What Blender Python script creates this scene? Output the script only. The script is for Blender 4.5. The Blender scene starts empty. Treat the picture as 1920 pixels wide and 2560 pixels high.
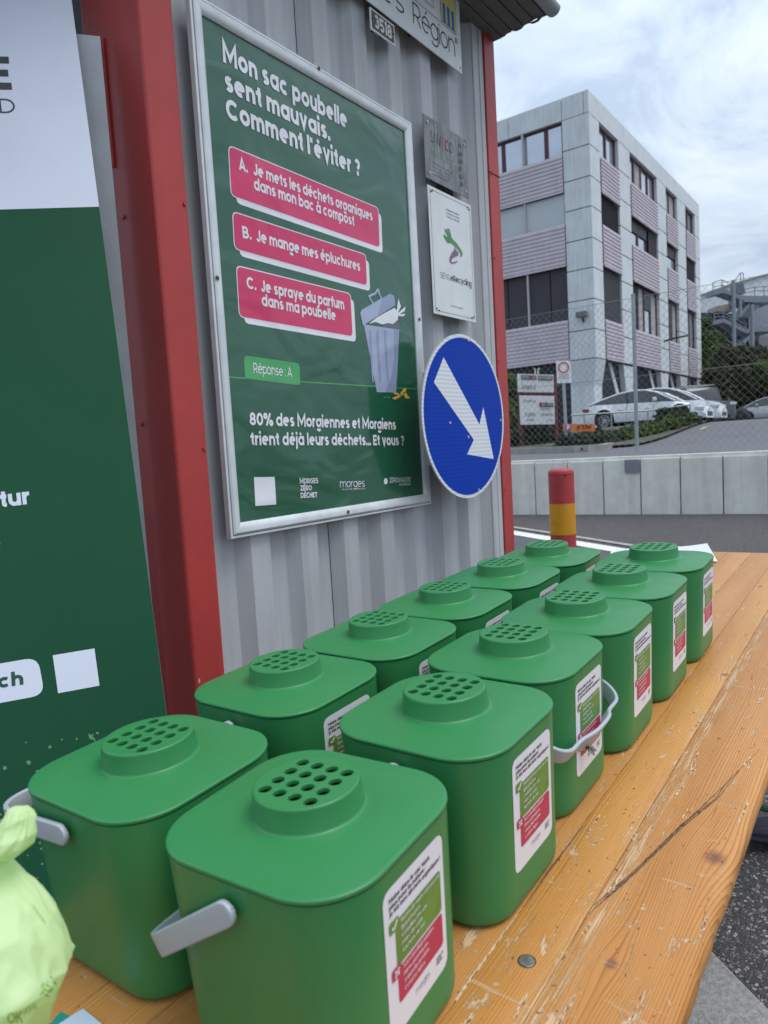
import bpy, bmesh, math, random
import numpy as np
from mathutils import Vector, Matrix, noise as mnoise
random.seed(7); rng = np.random.default_rng(7)
S = bpy.context.scene
COL = S.collection
# ------------------------------------------------------------------ camera
EYE = 1.26
R = np.array([[0.5925044528436304, -0.8034965282478458, -0.057721767593595236],
              [-0.10451717322347083, -0.00562812583019047, -0.994507156686675],
              [0.7987581823442219, 0.5952828347040576, -0.08731387544288961]])
FPX = 1758.82
cd = bpy.data.cameras.new('camera'); cam = bpy.data.objects.new('camera', cd); COL.objects.link(cam); S.camera = cam
cd.sensor_fit = 'VERTICAL'; cd.sensor_height = 9.9; cd.sensor_width = 7.425; cd.lens = FPX/2560*9.9
cd.clip_start = 0.02; cd.clip_end = 3000
cam.matrix_world = Matrix(((R[0][0], -R[1][0], -R[2][0], 0), (R[0][1], -R[1][1], -R[2][1], 0), (R[0][2], -R[1][2], -R[2][2], EYE), (0, 0, 0, 1)))
cd.dof.use_dof = True; cd.dof.focus_distance = 1.3; cd.dof.aperture_fstop = 2.6
# ------------------------------------------------------------------ world: daylight sky under bright broken cloud
SUN_EL, SUN_AZ = math.radians(66), math.radians(-75)      # azimuth from +X towards +Y
w = bpy.data.worlds.new('World'); S.world = w; w.use_nodes = True
nt = w.node_tree; nt.nodes.clear()
def nn(t, k, **kw):
    n = t.nodes.new(k)
    for a, b in kw.items():
        if a.startswith('i_'): n.inputs[a[2:].replace('_', ' ')].default_value = b
        else: setattr(n, a, b)
    return n
out = nn(nt, 'ShaderNodeOutputWorld'); bg = nn(nt, 'ShaderNodeBackground'); bg.inputs[1].default_value = 0.13
sky = nn(nt, 'ShaderNodeTexSky', sky_type='NISHITA', sun_disc=False, sun_elevation=SUN_EL, sun_rotation=math.pi/2-SUN_AZ, air_density=1.0, dust_density=1.5)
tc = nn(nt, 'ShaderNodeTexCoord')
sep = nn(nt, 'ShaderNodeSeparateXYZ'); nt.links.new(tc.outputs['Generated'], sep.inputs[0])
add = nn(nt, 'ShaderNodeMath', operation='ADD'); nt.links.new(sep.outputs[2], add.inputs[0]); add.inputs[1].default_value = 0.28
mx = nn(nt, 'ShaderNodeMath', operation='MAXIMUM'); nt.links.new(add.outputs[0], mx.inputs[0]); mx.inputs[1].default_value = 0.12
dv = nn(nt, 'ShaderNodeVectorMath', operation='DIVIDE'); nt.links.new(tc.outputs['Generated'], dv.inputs[0]); nt.links.new(mx.outputs[0], dv.inputs[1])
n1 = nn(nt, 'ShaderNodeTexNoise', i_Scale=2.9, i_Detail=10.0, i_Roughness=0.62, i_Distortion=0.7); nt.links.new(dv.outputs[0], n1.inputs['Vector'])
n2 = nn(nt, 'ShaderNodeTexNoise', i_Scale=0.9, i_Detail=3.0, i_Roughness=0.5); nt.links.new(dv.outputs[0], n2.inputs['Vector'])
r1 = nn(nt, 'ShaderNodeValToRGB'); nt.links.new(n1.outputs[0], r1.inputs[0])
e = r1.color_ramp.elements; e[0].position = 0.42; e[0].color = (2.95, 3.6, 4.55, 1); e[1].position = 0.66; e[1].color = (4.4, 4.98, 5.5, 1)
m_ = e.new(0.51); m_.color = (3.6, 4.25, 5.1, 1)
r2 = nn(nt, 'ShaderNodeValToRGB'); nt.links.new(n2.outputs[0], r2.inputs[0])
e = r2.color_ramp.elements; e[0].position = 0.30; e[0].color = (0.75, 0.75, 0.75, 1); e[1].position = 0.5; e[1].color = (1, 1, 1, 1)
mix = nn(nt, 'ShaderNodeMix', data_type='RGBA'); nt.links.new(r2.outputs[0], mix.inputs[0]); nt.links.new(sky.outputs[0], mix.inputs[6]); nt.links.new(r1.outputs[0], mix.inputs[7])
pw_ = nn(nt, 'ShaderNodeMapRange'); pw_.inputs[1].default_value = 0.0; pw_.inputs[2].default_value = 1.0; pw_.inputs[3].default_value = 0.92; pw_.inputs[4].default_value = 1.75; nt.links.new(sep.outputs[2], pw_.inputs[0])
zb_m = nn(nt, 'ShaderNodeMix', data_type='RGBA', blend_type='MULTIPLY'); zb_m.inputs[0].default_value = 1; nt.links.new(mix.outputs[2], zb_m.inputs[6]); nt.links.new(pw_.outputs[0], zb_m.inputs[7])   # overcast: brighter towards the zenith
nt.links.new(zb_m.outputs[2], bg.inputs[0]); nt.links.new(bg.outputs[0], out.inputs[0])
sd = bpy.data.lights.new('sun', 'SUN'); so = bpy.data.objects.new('sun', sd); COL.objects.link(so)
sd.energy = 1.5; sd.angle = math.radians(35); sd.color = (1, 0.96, 0.9)
sv = Vector((math.cos(SUN_EL)*math.cos(SUN_AZ), math.cos(SUN_EL)*math.sin(SUN_AZ), math.sin(SUN_EL)))
so.rotation_euler = sv.to_track_quat('Z', 'Y').to_euler(); so.location = sv*40
vs = S.view_settings; vs.view_transform = 'Standard'; vs.look = 'None'; vs.gamma = 1; vs.use_curve_mapping = False; vs.exposure = 0.32

# ------------------------------------------------------------------ materials
MATS = {}
def mat(name, col, rough=0.6, metal=0.0, var=0.0, vscale=8, bump=0.0, bscale=40, coat=0.0, spec=0.5, streak=0.0, trans=0.0, dirt=None, dscale=5, dthr=0.6, col2=None, stretch=(1, 1, 1)):
    if name in MATS: return MATS[name]
    m = bpy.data.materials.new(name); MATS[name] = m; m.use_nodes = True; t = m.node_tree; b = t.nodes['Principled BSDF']
    b.inputs['Base Color'].default_value = (*col, 1); b.inputs['Roughness'].default_value = rough; b.inputs['Metallic'].default_value = metal
    b.inputs['Specular IOR Level'].default_value = spec; b.inputs['Coat Weight'].default_value = coat; b.inputs['Coat Roughness'].default_value = 0.08
    L = t.links.new
    co = nn(t, 'ShaderNodeTexCoord'); mp = nn(t, 'ShaderNodeMapping'); mp.inputs['Scale'].default_value = stretch; L(co.outputs['Object'], mp.inputs[0])
    cur = None
    if var or col2:
        n = nn(t, 'ShaderNodeTexNoise', i_Scale=vscale, i_Detail=6.0, i_Roughness=0.6); L(mp.outputs[0], n.inputs['Vector'])
        r = nn(t, 'ShaderNodeValToRGB'); L(n.outputs[0], r.inputs[0])
        a = [max(0, c*(1-var)) for c in col]; c2 = col2 if col2 else [min(1, c*(1+var)) for c in col]
        r.color_ramp.elements[0].position = 0.35; r.color_ramp.elements[1].position = 0.65
        r.color_ramp.elements[0].color = (*a, 1); r.color_ramp.elements[1].color = (*c2, 1); cur = r.outputs[0]
    if streak:
        mp2 = nn(t, 'ShaderNodeMapping'); mp2.inputs['Scale'].default_value = (9, 9, 0.5); L(co.outputs['Object'], mp2.inputs[0])
        n = nn(t, 'ShaderNodeTexNoise', i_Scale=1.0, i_Detail=7.0, i_Roughness=0.7); L(mp2.outputs[0], n.inputs['Vector'])
        r = nn(t, 'ShaderNodeValToRGB'); L(n.outputs[0], r.inputs[0]); r.color_ramp.elements[0].position = 0.38; r.color_ramp.elements[1].position = 0.62
        k = 1-streak; r.color_ramp.elements[0].color = (k, k, k*0.97, 1); r.color_ramp.elements[1].color = (1, 1, 1, 1)
        x = nn(t, 'ShaderNodeMix', data_type='RGBA', blend_type='MULTIPLY'); x.inputs[0].default_value = 1
        if cur: L(cur, x.inputs[6])
        else: x.inputs[6].default_value = (*col, 1)
        L(r.outputs[0], x.inputs[7]); cur = x.outputs[2]
    if dirt:
        n = nn(t, 'ShaderNodeTexNoise', i_Scale=dscale, i_Detail=9.0, i_Roughness=0.72); L(mp.outputs[0], n.inputs['Vector'])
        r = nn(t, 'ShaderNodeValToRGB'); L(n.outputs[0], r.inputs[0]); r.color_ramp.elements[0].position = dthr; r.color_ramp.elements[1].position = dthr+0.05
        x = nn(t, 'ShaderNodeMix', data_type='RGBA'); L(r.outputs[0], x.inputs[0])
        if cur: L(cur, x.inputs[6])
        else: x.inputs[6].default_value = (*col, 1)
        x.inputs[7].default_value = (*dirt, 1); cur = x.outputs[2]
    if cur: L(cur, b.inputs['Base Color'])
    if bump:
        n = nn(t, 'ShaderNodeTexNoise', i_Scale=bscale, i_Detail=5.0); L(mp.outputs[0], n.inputs['Vector'])
        bp = nn(t, 'ShaderNodeBump'); bp.inputs['Strength'].default_value = bump; bp.inputs['Distance'].default_value = 0.01; L(n.outputs[0], bp.inputs['Height']); L(bp.outputs[0], b.inputs['Normal'])
        if rough < 1: pass
    if trans: b.inputs['Transmission Weight'].default_value = trans
    return m

G_BIN = mat('green plastic', (0.034, 0.225, 0.070), 0.36, var=0.05, vscale=3, bump=0.035, bscale=900)
_t = G_BIN.node_tree; _co = nn(_t, 'ShaderNodeTexCoord'); _oi = nn(_t, 'ShaderNodeObjectInfo'); _ad = nn(_t, 'ShaderNodeVectorMath', operation='ADD'); _t.links.new(_co.outputs['Object'], _ad.inputs[0]); _t.links.new(_oi.outputs['Location'], _ad.inputs[1])
_n = nn(_t, 'ShaderNodeTexNoise', i_Scale=14.0, i_Detail=7.0, i_Roughness=0.7); _t.links.new(_ad.outputs[0], _n.inputs['Vector']); _m = nn(_t, 'ShaderNodeMapRange'); _m.inputs[1].default_value = 0.3; _m.inputs[2].default_value = 0.7; _m.inputs[3].default_value = 0.30; _m.inputs[4].default_value = 0.46
_t.links.new(_n.outputs[0], _m.inputs[0]); _t.links.new(_m.outputs[0], _t.nodes['Principled BSDF'].inputs['Roughness'])
G_BIN2 = mat('green plastic rim', (0.045, 0.36, 0.15), 0.35)
M_FILTER = mat('charcoal filter felt', (0.012, 0.012, 0.013), 0.95, var=0.5, vscale=300, bump=0.5, bscale=500)
M_HANDLE = mat('grey plastic handle', (0.42, 0.46, 0.50), 0.4, bump=0.02, bscale=600)
M_STICK = mat('white sticker', (0.80, 0.78, 0.82), 0.45)
M_SG = mat('sticker green', (0.115, 0.25, 0.04), 0.4, col2=(0.15, 0.30, 0.055), vscale=30, var=0.05)
M_SR = mat('sticker crimson', (0.52, 0.03, 0.09), 0.4, var=0.05, vscale=20)
M_BLACK = mat('black print', (0.02, 0.02, 0.022), 0.5)
M_WHITE = mat('white print', (0.80, 0.82, 0.84), 0.4)
M_RED = mat('red painted steel', (0.46, 0.045, 0.040), 0.45, var=0.10, vscale=2.5, bump=0.04, bscale=60, streak=0.10, dirt=(0.55, 0.18, 0.17), dscale=26, dthr=0.74)
M_RED2 = mat('red painted post', (0.44, 0.045, 0.042), 0.5, var=0.10, vscale=2.5, streak=0.12)
M_CORR = mat('grey corrugated steel', (0.50, 0.51, 0.53), 0.5, var=0.06, vscale=2, streak=0.20, bump=0.02, bscale=30, metal=0.0)
M_ALU = mat('brushed aluminium frame', (0.72, 0.75, 0.77), 0.35, metal=0.15, var=0.08, vscale=14, streak=0.10, dirt=(0.36, 0.35, 0.32), dscale=14, dthr=0.70)
M_ALU2 = mat('dull aluminium', (0.55, 0.57, 0.60), 0.42, metal=0.3, var=0.1, vscale=8, streak=0.15)
M_RUST = mat('rusty hole', (0.05, 0.025, 0.012), 0.9)
M_DARK = mat('dark gap', (0.012, 0.012, 0.012), 0.9)
def glossy_print(name, col, wave=True, rough=0.10):
    m = mat(name, col, 0.3, coat=1.0, spec=0.2)
    t = m.node_tree; L = t.links.new; b = t.nodes['Principled BSDF']; b.inputs['Coat IOR'].default_value = 1.55; b.inputs['Coat Roughness'].default_value = 0.10
    g = nn(t, 'ShaderNodeNewGeometry'); mp = nn(t, 'ShaderNodeMapping'); mp.inputs['Scale'].default_value = (1.0, 1.0, 1.6); L(g.outputs['Position'], mp.inputs[0])
    n = nn(t, 'ShaderNodeTexNoise', i_Scale=3.2, i_Detail=2.5, i_Roughness=0.45, i_Distortion=0.6); L(mp.outputs[0], n.inputs['Vector'])
    n3 = nn(t, 'ShaderNodeTexNoise', i_Scale=120.0, i_Detail=2.0); L(mp.outputs[0], n3.inputs['Vector'])
    bp = nn(t, 'ShaderNodeBump'); bp.inputs['Strength'].default_value = 0.75; bp.inputs['Distance'].default_value = 0.02; L(n.outputs[0], bp.inputs['Height'])
    b2 = nn(t, 'ShaderNodeBump'); b2.inputs['Strength'].default_value = 0.06; b2.inputs['Distance'].default_value = 0.002; L(n3.outputs[0], b2.inputs['Height']); L(bp.outputs[0], b2.inputs['Normal'])
    L(b2.outputs[0], b.inputs['Normal']); L(b2.outputs[0], b.inputs['Coat Normal'])
    return m
P_GREEN = glossy_print('poster green', (0.012, 0.100, 0.048))
P_GREEN3 = glossy_print('poster light green', (0.05, 0.36, 0.10))
P_PINK = glossy_print('poster magenta', (0.66, 0.010, 0.11))
P_WHITE = glossy_print('poster white', (0.80, 0.80, 0.84))
P_GREY = glossy_print('poster bin blue grey', (0.27, 0.32, 0.47))
P_GREY2 = glossy_print('poster bin light blue grey', (0.37, 0.43, 0.60))
P_GREYD = glossy_print('poster bin dark grey', (0.10, 0.10, 0.13))
P_YEL = glossy_print('poster yellow', (0.75, 0.45, 0.08))

# ------------------------------------------------------------------ helpers
def ray(u, v): return R.T @ np.array([(u-960)/FPX, (v-1280)/FPX, 1.0])
def onX(u, v, X): d = ray(u, v); d = d*X/d[0]; return Vector((d[0], d[1], d[2]+EYE))
def onY(u, v, Y): d = ray(u, v); d = d*Y/d[1]; return Vector((d[0], d[1], d[2]+EYE))
def onZ(u, v, Z): d = ray(u, v); d = d*(Z-EYE)/d[2]; return Vector((d[0], d[1], d[2]+EYE))
def at(u, v, dep): d = ray(u, v)*dep; return Vector((d[0], d[1], d[2]+EYE))
def link(o, parent=None):
    COL.objects.link(o)
    if parent: o.parent = parent
    return o
def tag(o, label=None, cat=None, group=None, kind=None):
    for k, v in (('label', label), ('category', cat), ('group', group), ('kind', kind)):
        if v: o[k] = v
    return o
def empty(name, loc=(0, 0, 0), label=None, cat=None, group=None, M=None):
    o = bpy.data.objects.new(name, None); o.empty_display_size = 0.1
    if M is not None: o.matrix_world = M
    else: o.location = loc
    link(o); return tag(o, label, cat, group)
def mobj(name, verts, faces, m=None, parent=None, smooth=False, M=None):
    """verts given in parent space"""
    me = bpy.data.meshes.new(name); me.from_pydata([tuple(v) for v in verts], [], faces); me.update()
    if m: me.materials.append(m)
    if smooth:
        me.polygons.foreach_set('use_smooth', [True]*len(me.polygons))
    o = bpy.data.objects.new(name, me); return link(o, parent)
class MB:
    def __init__(s): s.v = []; s.f = []
    def add(s, v, f):
        k = len(s.v); s.v += [tuple(p) for p in v]; s.f += [tuple(i+k for i in q) for q in f]; return s
    def box(s, a, b):
        x0, y0, z0 = a; x1, y1, z1 = b
        return s.add([(x0, y0, z0), (x1, y0, z0), (x1, y1, z0), (x0, y1, z0), (x0, y0, z1), (x1, y0, z1), (x1, y1, z1), (x0, y1, z1)],
                     [(0, 3, 2, 1), (4, 5, 6, 7), (0, 1, 5, 4), (1, 2, 6, 5), (2, 3, 7, 6), (3, 0, 4, 7)])
    def obox(s, o, u, v, w_):
        o, u, v, w_ = map(Vector, (o, u, v, w_))
        p = [o, o+u, o+u+v, o+v, o+w_, o+u+w_, o+u+v+w_, o+v+w_]
        return s.add(p, [(0, 3, 2, 1), (4, 5, 6, 7), (0, 1, 5, 4), (1, 2, 6, 5), (2, 3, 7, 6), (3, 0, 4, 7)])
    def rod(s, a, b, r, n=8, r2=None):
        a, b = Vector(a), Vector(b); d = (b-a).normalized(); x = d.orthogonal().normalized(); y = d.cross(x); r2 = r if r2 is None else r2
        p = []
        for q, rr_ in ((a, r), (b, r2)):
            p += [q+x*math.cos(6.28318*i/n)*rr_+y*math.sin(6.28318*i/n)*rr_ for i in range(n)]
        f = [(i, (i+1) % n, n+(i+1) % n, n+i) for i in range(n)]+[tuple(range(n))[::-1], tuple(range(n, 2*n))]
        return s.add(p, f)
    def path(s, pts, r, n=8):
        for a, b in zip(pts[:-1], pts[1:]): s.rod(a, b, r, n)
        return s
    def build(s, name, m=None, parent=None, smooth=False):
        ch = getattr(s, 'chunks', [])
        if len(ch) > 1:
            o = None
            for k, (v0, f0) in enumerate(ch):
                v1, f1 = ch[k+1] if k+1 < len(ch) else (len(s.v), len(s.f))
                if v1 > v0: o = mobj(name, s.v[v0:v1], [tuple(i-v0 for i in q) for q in s.f[f0:f1]], m, parent, smooth)
            return o
        return mobj(name, s.v, s.f, m, parent, smooth)
    def mark(s):
        if not hasattr(s, 'chunks'): s.chunks = []
        s.chunks.append((len(s.v), len(s.f)))
def loft(rings, cap0=True, cap1=True, closed=True):
    n = len(rings[0]); v = [p for r in rings for p in r]; f = []
    for k in range(len(rings)-1):
        for i in range(n if closed else n-1):
            j = (i+1) % n; f.append((k*n+i, k*n+j, (k+1)*n+j, (k+1)*n+i))
    if cap0: f.append(tuple(range(n))[::-1])
    if cap1: f.append(tuple(range((len(rings)-1)*n, len(rings)*n)))
    return v, f
def rrect(A, B, rc, k=10):
    pts = []
    for sx, sy, a0 in ((1, 1, 0), (-1, 1, 90), (-1, -1, 180), (1, -1, 270)):
        for i in range(k+1):
            a = math.radians(a0+90*i/k); pts.append((sx*(A-rc)+rc*math.cos(a), sy*(B-rc)+rc*math.sin(a)))
    return pts
def bevel(o, wd=0.004, seg=2):
    b = o.modifiers.new('bevel', 'BEVEL'); b.width = wd; b.segments = seg; b.limit_method = 'ANGLE'; b.angle_limit = 0.6; return o
def autosmooth(o, ang=0.6):
    me = o.data; bm = bmesh.new(); bm.from_mesh(me)
    for f in bm.faces: f.smooth = True
    for e_ in bm.edges:
        if len(e_.link_faces) != 2 or e_.calc_face_angle(0) > ang: e_.smooth = False
    bm.to_mesh(me); bm.free(); return o

# flat plane frames for printed things
class Plane:
    def __init__(s, o, u, v):
        s.o = Vector(o); s.u = Vector(u).normalized(); v = Vector(v); s.v = (v-s.u*v.dot(s.u)).normalized(); s.n = s.u.cross(s.v)
    def px(s, u, v):
        d = Vector(ray(u, v)); o = Vector((0, 0, EYE)); t = (s.o-o).dot(s.n)/d.dot(s.n); q = o+d*t-s.o
        return (q.dot(s.u), q.dot(s.v))
    def P(s, a, b, h=0): return s.o+s.u*a+s.v*b+s.n*h
    def poly(s, mb, pts, h): mb.mark(); mb.add([s.P(a, b, h) for a, b in pts], [tuple(range(len(pts)))])
def quad_round(c, r, k=5):
    """corners TL TR BR BL in plane coords -> rounded polygon"""
    c = [Vector(p) for p in c]; out_ = []
    for i in range(4):
        p, a, b = c[i], c[i-1], c[(i+1) % 4]
        da, db = (a-p).normalized()*r, (b-p).normalized()*r
        for j in range(k+1):
            t = j/k; out_.append(((p+da)*(1-t)**2+p*2*t*(1-t)+(p+db)*t*t)[:])
    return out_[::-1]
# ---- a round geometric monoline letter set, drawn as ribbons
def _arc(cx, cy, rx, ry, a0, a1, n=None):
    n = n or max(4, int(abs(a1-a0)/18)); return [(cx+rx*math.cos(math.radians(a0+(a1-a0)*i/n)), cy+ry*math.sin(math.radians(a0+(a1-a0)*i/n))) for i in range(n+1)]
def _glyph(ch, w):
    h = w/2; C = 0.70; X = 0.545; A = 0.745; D = -0.20; k = (X-w)/2; br = 0.285; bw = 2*br; rr = br-h
    O = _arc(br, X/2, rr, k+0.004, 0, 360); CR = 0.335+0.0; co = (C-w)/2
    def acc(kind, cx, top):
        t_ = top+0.06
        if kind == "'": return [[(cx-0.02, t_), (cx+0.09, t_+0.13)]]
        if kind == "`": return [[(cx+0.02, t_), (cx-0.09, t_+0.13)]]
        if kind == "^": return [[(cx-0.11, t_), (cx, t_+0.11), (cx+0.11, t_)]]
        return [[(cx-0.11, t_+0.04), (cx-0.11, t_+0.04+w)], [(cx+0.11, t_+0.04), (cx+0.11, t_+0.04+w)]]
    dot = lambda x, y: [(x, y), (x, y+w*1.08)]
    M = {
     'o': ([O], bw), 'a': ([O, [(bw-h, 0), (bw-h, X)]], bw), 'd': ([O, [(bw-h, 0), (bw-h, A)]], bw), 'q': ([O, [(bw-h, D), (bw-h, X)]], bw), 'b': ([O, [(h, 0), (h, A)]], bw), 'p': ([O, [(h, D), (h, X)]], bw),
     'c': ([_arc(br, X/2, rr, k, 48, 312)], bw-0.03), 'e': ([[(w*0.7, X/2+0.014), (bw-w*0.75, X/2+0.014)], _arc(br, X/2, rr, k, -8, 302)], bw), 'g': ([O, [(bw-h, X), (bw-h, -0.02)]+_arc(br, -0.0, rr, 0.20-h*0.3, 0, -150)], bw),
     'n': ([[(h, 0), (h, X)], _arc(0.255, X-0.255, 0.255-h, 0.255-h, 180, 0)+[(0.51-h, 0)]], 0.51), 'h': ([[(h, 0), (h, A)], _arc(0.255, X-0.255, 0.255-h, 0.255-h, 180, 0)+[(0.51-h, 0)]], 0.51),
     'm': ([[(h, 0), (h, X)], _arc(0.235, X-0.235, 0.235-h, 0.235-h, 180, 0)+[(0.47-h, 0)], _arc(0.47-w+0.235, X-0.235, 0.235-h, 0.235-h, 180, 0)+[(0.94-w-h, 0)]], 0.94-w),
     'u': ([[(0.51-h, 0), (0.51-h, X)], [(h, X)]+_arc(0.255, 0.255, 0.255-h, 0.255-h, 180, 360)], 0.51), 'r': ([[(h, 0), (h, X)], _arc(0.27, X-0.27, 0.27-h, 0.27-h, 180, 82)], 0.31),
     'i': ([[(h, 0), (h, X)], dot(h, X+0.075)], w), 'l': ([[(h, 0), (h, A)]], w), 'j': ([[(h, X), (h, -0.09)]+_arc(h-0.10, -0.09, 0.10, 0.10, 0, -80), dot(h, X+0.075)], w),
     't': ([[(0.10+h, C-0.02), (0.10+h, 0.14)]+_arc(0.10+h+0.12, 0.14, 0.12, 0.14-h, 180, 265)[1:], [(0, X-h), (0.30, X-h)]], 0.31), 'f': ([[(0.09+h, 0), (0.09+h, A-0.15)]+_arc(0.09+h+0.13, A-0.15, 0.13, 0.15-h, 180, 95), [(0, X-h), (0.29, X-h)]], 0.30),
     's': ([_arc(0.22, X-h-(X-w)/4, 0.205-h, (X-w)/4, 35, 270)+_arc(0.22, h+(X-w)/4, 0.215-h, (X-w)/4, 90, -145)[1:]], 0.44),
     'v': ([[(h*1.0, X), (0.26, h*0.4), (0.52-h, X)]], 0.52), 'w': ([[(h, X), (0.21, h*.4), (0.40, X-h*.4), (0.59, h*.4), (0.80-h, X)]], 0.80), 'x': ([[(h, X), (0.50-h, 0)], [(0.50-h, X), (h, 0)]], 0.50),
     'y': ([[(h, X), (0.27, 0.02)], [(0.53-h, X), (0.17, D)]], 0.53), 'z': ([[(0.02, X-h), (0.42-h, X-h), (h*1.2, h), (0.45, h)]], 0.45), 'k': ([[(h, 0), (h, A)], [(0.46-h, X), (h*2, 0.24)], [(0.20, 0.32), (0.50-h, 0)]], 0.50),
     'M': ([[(h, 0), (h, C-0.001), (0.40, 0.20), (0.80-h, C-0.001), (0.80-h, 0)]], 0.80), 'C': ([_arc(0.36, C/2, 0.36-h, co, 45, 315)], 0.66), 'G': ([_arc(0.36, C/2, 0.36-h, co, 45, 340)+[(0.70-h, C/2-0.02), (0.40, C/2-0.02)]], 0.72), 'O': ([_arc(0.36, C/2, 0.36-h, co, 0, 360)], 0.72), 'Q': ([_arc(0.36, C/2, 0.36-h, co, 0, 360)], 0.72),
     'J': ([[(0.42-h, C), (0.42-h, 0.21)]+_arc(0.21, 0.21, 0.21-h, 0.21-h, 0, -170)], 0.42), 'A': ([[(h, 0), (0.35, C-h*.3), (0.70-h, 0)], [(0.17, 0.20), (0.53, 0.20)]], 0.70),
     'B': ([[(0.24, h), (h, h), (h, C-h), (0.24, C-h)], [(0.24, C-h)]+_arc(0.27, C-h-(C-w)/4, 0.24-h, (C-w)/4, 90, -90)+[(h, C/2)], [(0.24, C/2)]+_arc(0.28, h+(C-w)/4, 0.27-h, (C-w)/4, 90, -90)+[(0.2, h)]], 0.56),
     'D': ([[(0.24, h), (h, h), (h, C-h), (0.24, C-h)]+_arc(0.24, C/2, 0.40-h, co, 90, -90)], 0.64), 'E': ([[(0.46, h), (h, h), (h, C-h), (0.46, C-h)], [(h, C/2), (0.42, C/2)]], 0.46), 'F': ([[(h, 0), (h, C-h), (0.44, C-h)], [(h, C/2-.02), (0.40, C/2-.02)]], 0.44),
     'H': ([[(h, 0), (h, C)], [(0.56-h, 0), (0.56-h, C)], [(h, C/2), (0.56-h, C/2)]], 0.56), 'I': ([[(h, 0), (h, C)]], w), 'K': ([[(h, 0), (h, C)], [(0.56-h, C), (h*2, 0.30)], [(0.22, 0.42), (0.60-h, 0)]], 0.60), 'L': ([[(h, C), (h, h), (0.42, h)]], 0.42),
     'N': ([[(h, 0), (h, C-0.001), (0.60-h, 0.001), (0.60-h, C)]], 0.60), 'P': ([[(h, 0), (h, C-h), (0.26, C-h)]+_arc(0.28, C-h-0.19, 0.26-h, 0.19, 90, -90)+[(h, C-h-0.38)]], 0.54), 'R': ([[(h, 0), (h, C-h), (0.26, C-h)]+_arc(0.28, C-h-0.19, 0.26-h, 0.19, 90, -90)+[(h, C-h-0.38)], [(0.26, C-h-0.38), (0.54-h, 0)]], 0.55),
     'S': ([_arc(0.27, C-h-(C-w)/4, 0.25-h, (C-w)/4, 30, 270)+_arc(0.27, h+(C-w)/4, 0.27-h, (C-w)/4, 90, -150)[1:]], 0.54), 'T': ([[(0, C-h), (0.52, C-h)], [(0.26, 0), (0.26, C-w)]], 0.52), 'U': ([[(h, C), (h, 0.28)]+_arc(0.28, 0.28, 0.28-h, 0.28-h, 180, 360)+[(0.56-h, C)]], 0.56),
     'V': ([[(h, C), (0.34, h*.4), (0.68-h, C)]], 0.68), 'W': ([[(h, C), (0.27, h*.4), (0.50, C-h*.4), (0.73, h*.4), (1.0-h, C)]], 1.0), 'Z': ([[(0.02, C-h), (0.52-h, C-h), (h*1.2, h), (0.55, h)]], 0.55), 'Y': ([[(h, C), (0.32, 0.30), (0.64-h, C)], [(0.32, 0), (0.32, 0.30)]], 0.64), 'X': ([[(h, C), (0.60-h, 0)], [(0.60-h, C), (h, 0)]], 0.60),
     '0': ([_arc(0.28, C/2, 0.28-h, co, 0, 360)], 0.56), '1': ([[(0.02, C-0.12), (0.20-h*.5, C-h*.7), (0.20-h*.5, 0)]], 0.22), '8': ([_arc(0.265, C-h-(C-w)/4, 0.23-h, (C-w)/4, 0, 360), _arc(0.265, h+(C-w)/4, 0.265-h, (C-w)/4, 0, 360)], 0.53), '3': ([_arc(0.25, C-h-(C-w)/4, 0.22-h, (C-w)/4, 150, -90), _arc(0.25, h+(C-w)/4, 0.25-h, (C-w)/4, 90, -150)], 0.50),
     '5': ([[(0.46, C-h), (0.10, C-h), (0.075, C/2-0.0)]+_arc(0.25, 0.225, 0.25-h, 0.225-h, 125, -145)], 0.50), '%': ([_arc(0.16, C-0.16, 0.16-h*.7, 0.16-h*.7, 0, 360), _arc(0.64, 0.16, 0.16-h*.7, 0.16-h*.7, 0, 360), [(0.58, C), (0.22, 0)]], 0.80),
     '.': ([dot(h, 0)], w), ',': ([[(h, w), (h-0.03, -0.09)]], w), ':': ([dot(h, 0), dot(h, X-w*1.1)], w), '!': ([dot(h, 0), [(h, w*1.5), (h, C)]], w), '?': ([_arc(0.21, C-0.21, 0.21-h, 0.21-h, 165, -50)+[(0.21, w*1.6)], dot(0.21, 0)], 0.42),
     "'": ([[(h, C), (h-0.02, C-0.20)]], w), '"': ([[(h, C), (h, C-0.20)], [(h+w+0.06, C), (h+w+0.06, C-0.20)]], 2*w+0.06), '-': ([[(0, 0.27), (0.28, 0.27)]], 0.28), '&': ([_arc(0.25, 0.54, 0.15-h*.5, 0.15-h*.5, 0, 360), _arc(0.25, 0.20, 0.25-h, 0.20-h, 0, 360)], 0.55), '+': ([[(0, 0.3), (0.36, 0.3)], [(0.18, 0.12), (0.18, 0.48)]], 0.36)}
    base = {'é': ('e', "'"), 'è': ('e', "`"), 'ê': ('e', "^"), 'à': ('a', "`"), 'É': ('E', "'"), 'Ü': ('U', ':'), 'ü': ('u', ':')}
    if ch in base:
        b, a = base[ch]; st, ad = M[b]; return st+acc(a, ad/2, X if b.islower() else C), ad
    if ch == 'œ':
        e_ = M['e'][0][0]; return [O, [(x+bw-w, y) for x, y in e_]], 2*bw-w
    return M.get(ch, ([], 0.3))
_tc = {}
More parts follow.
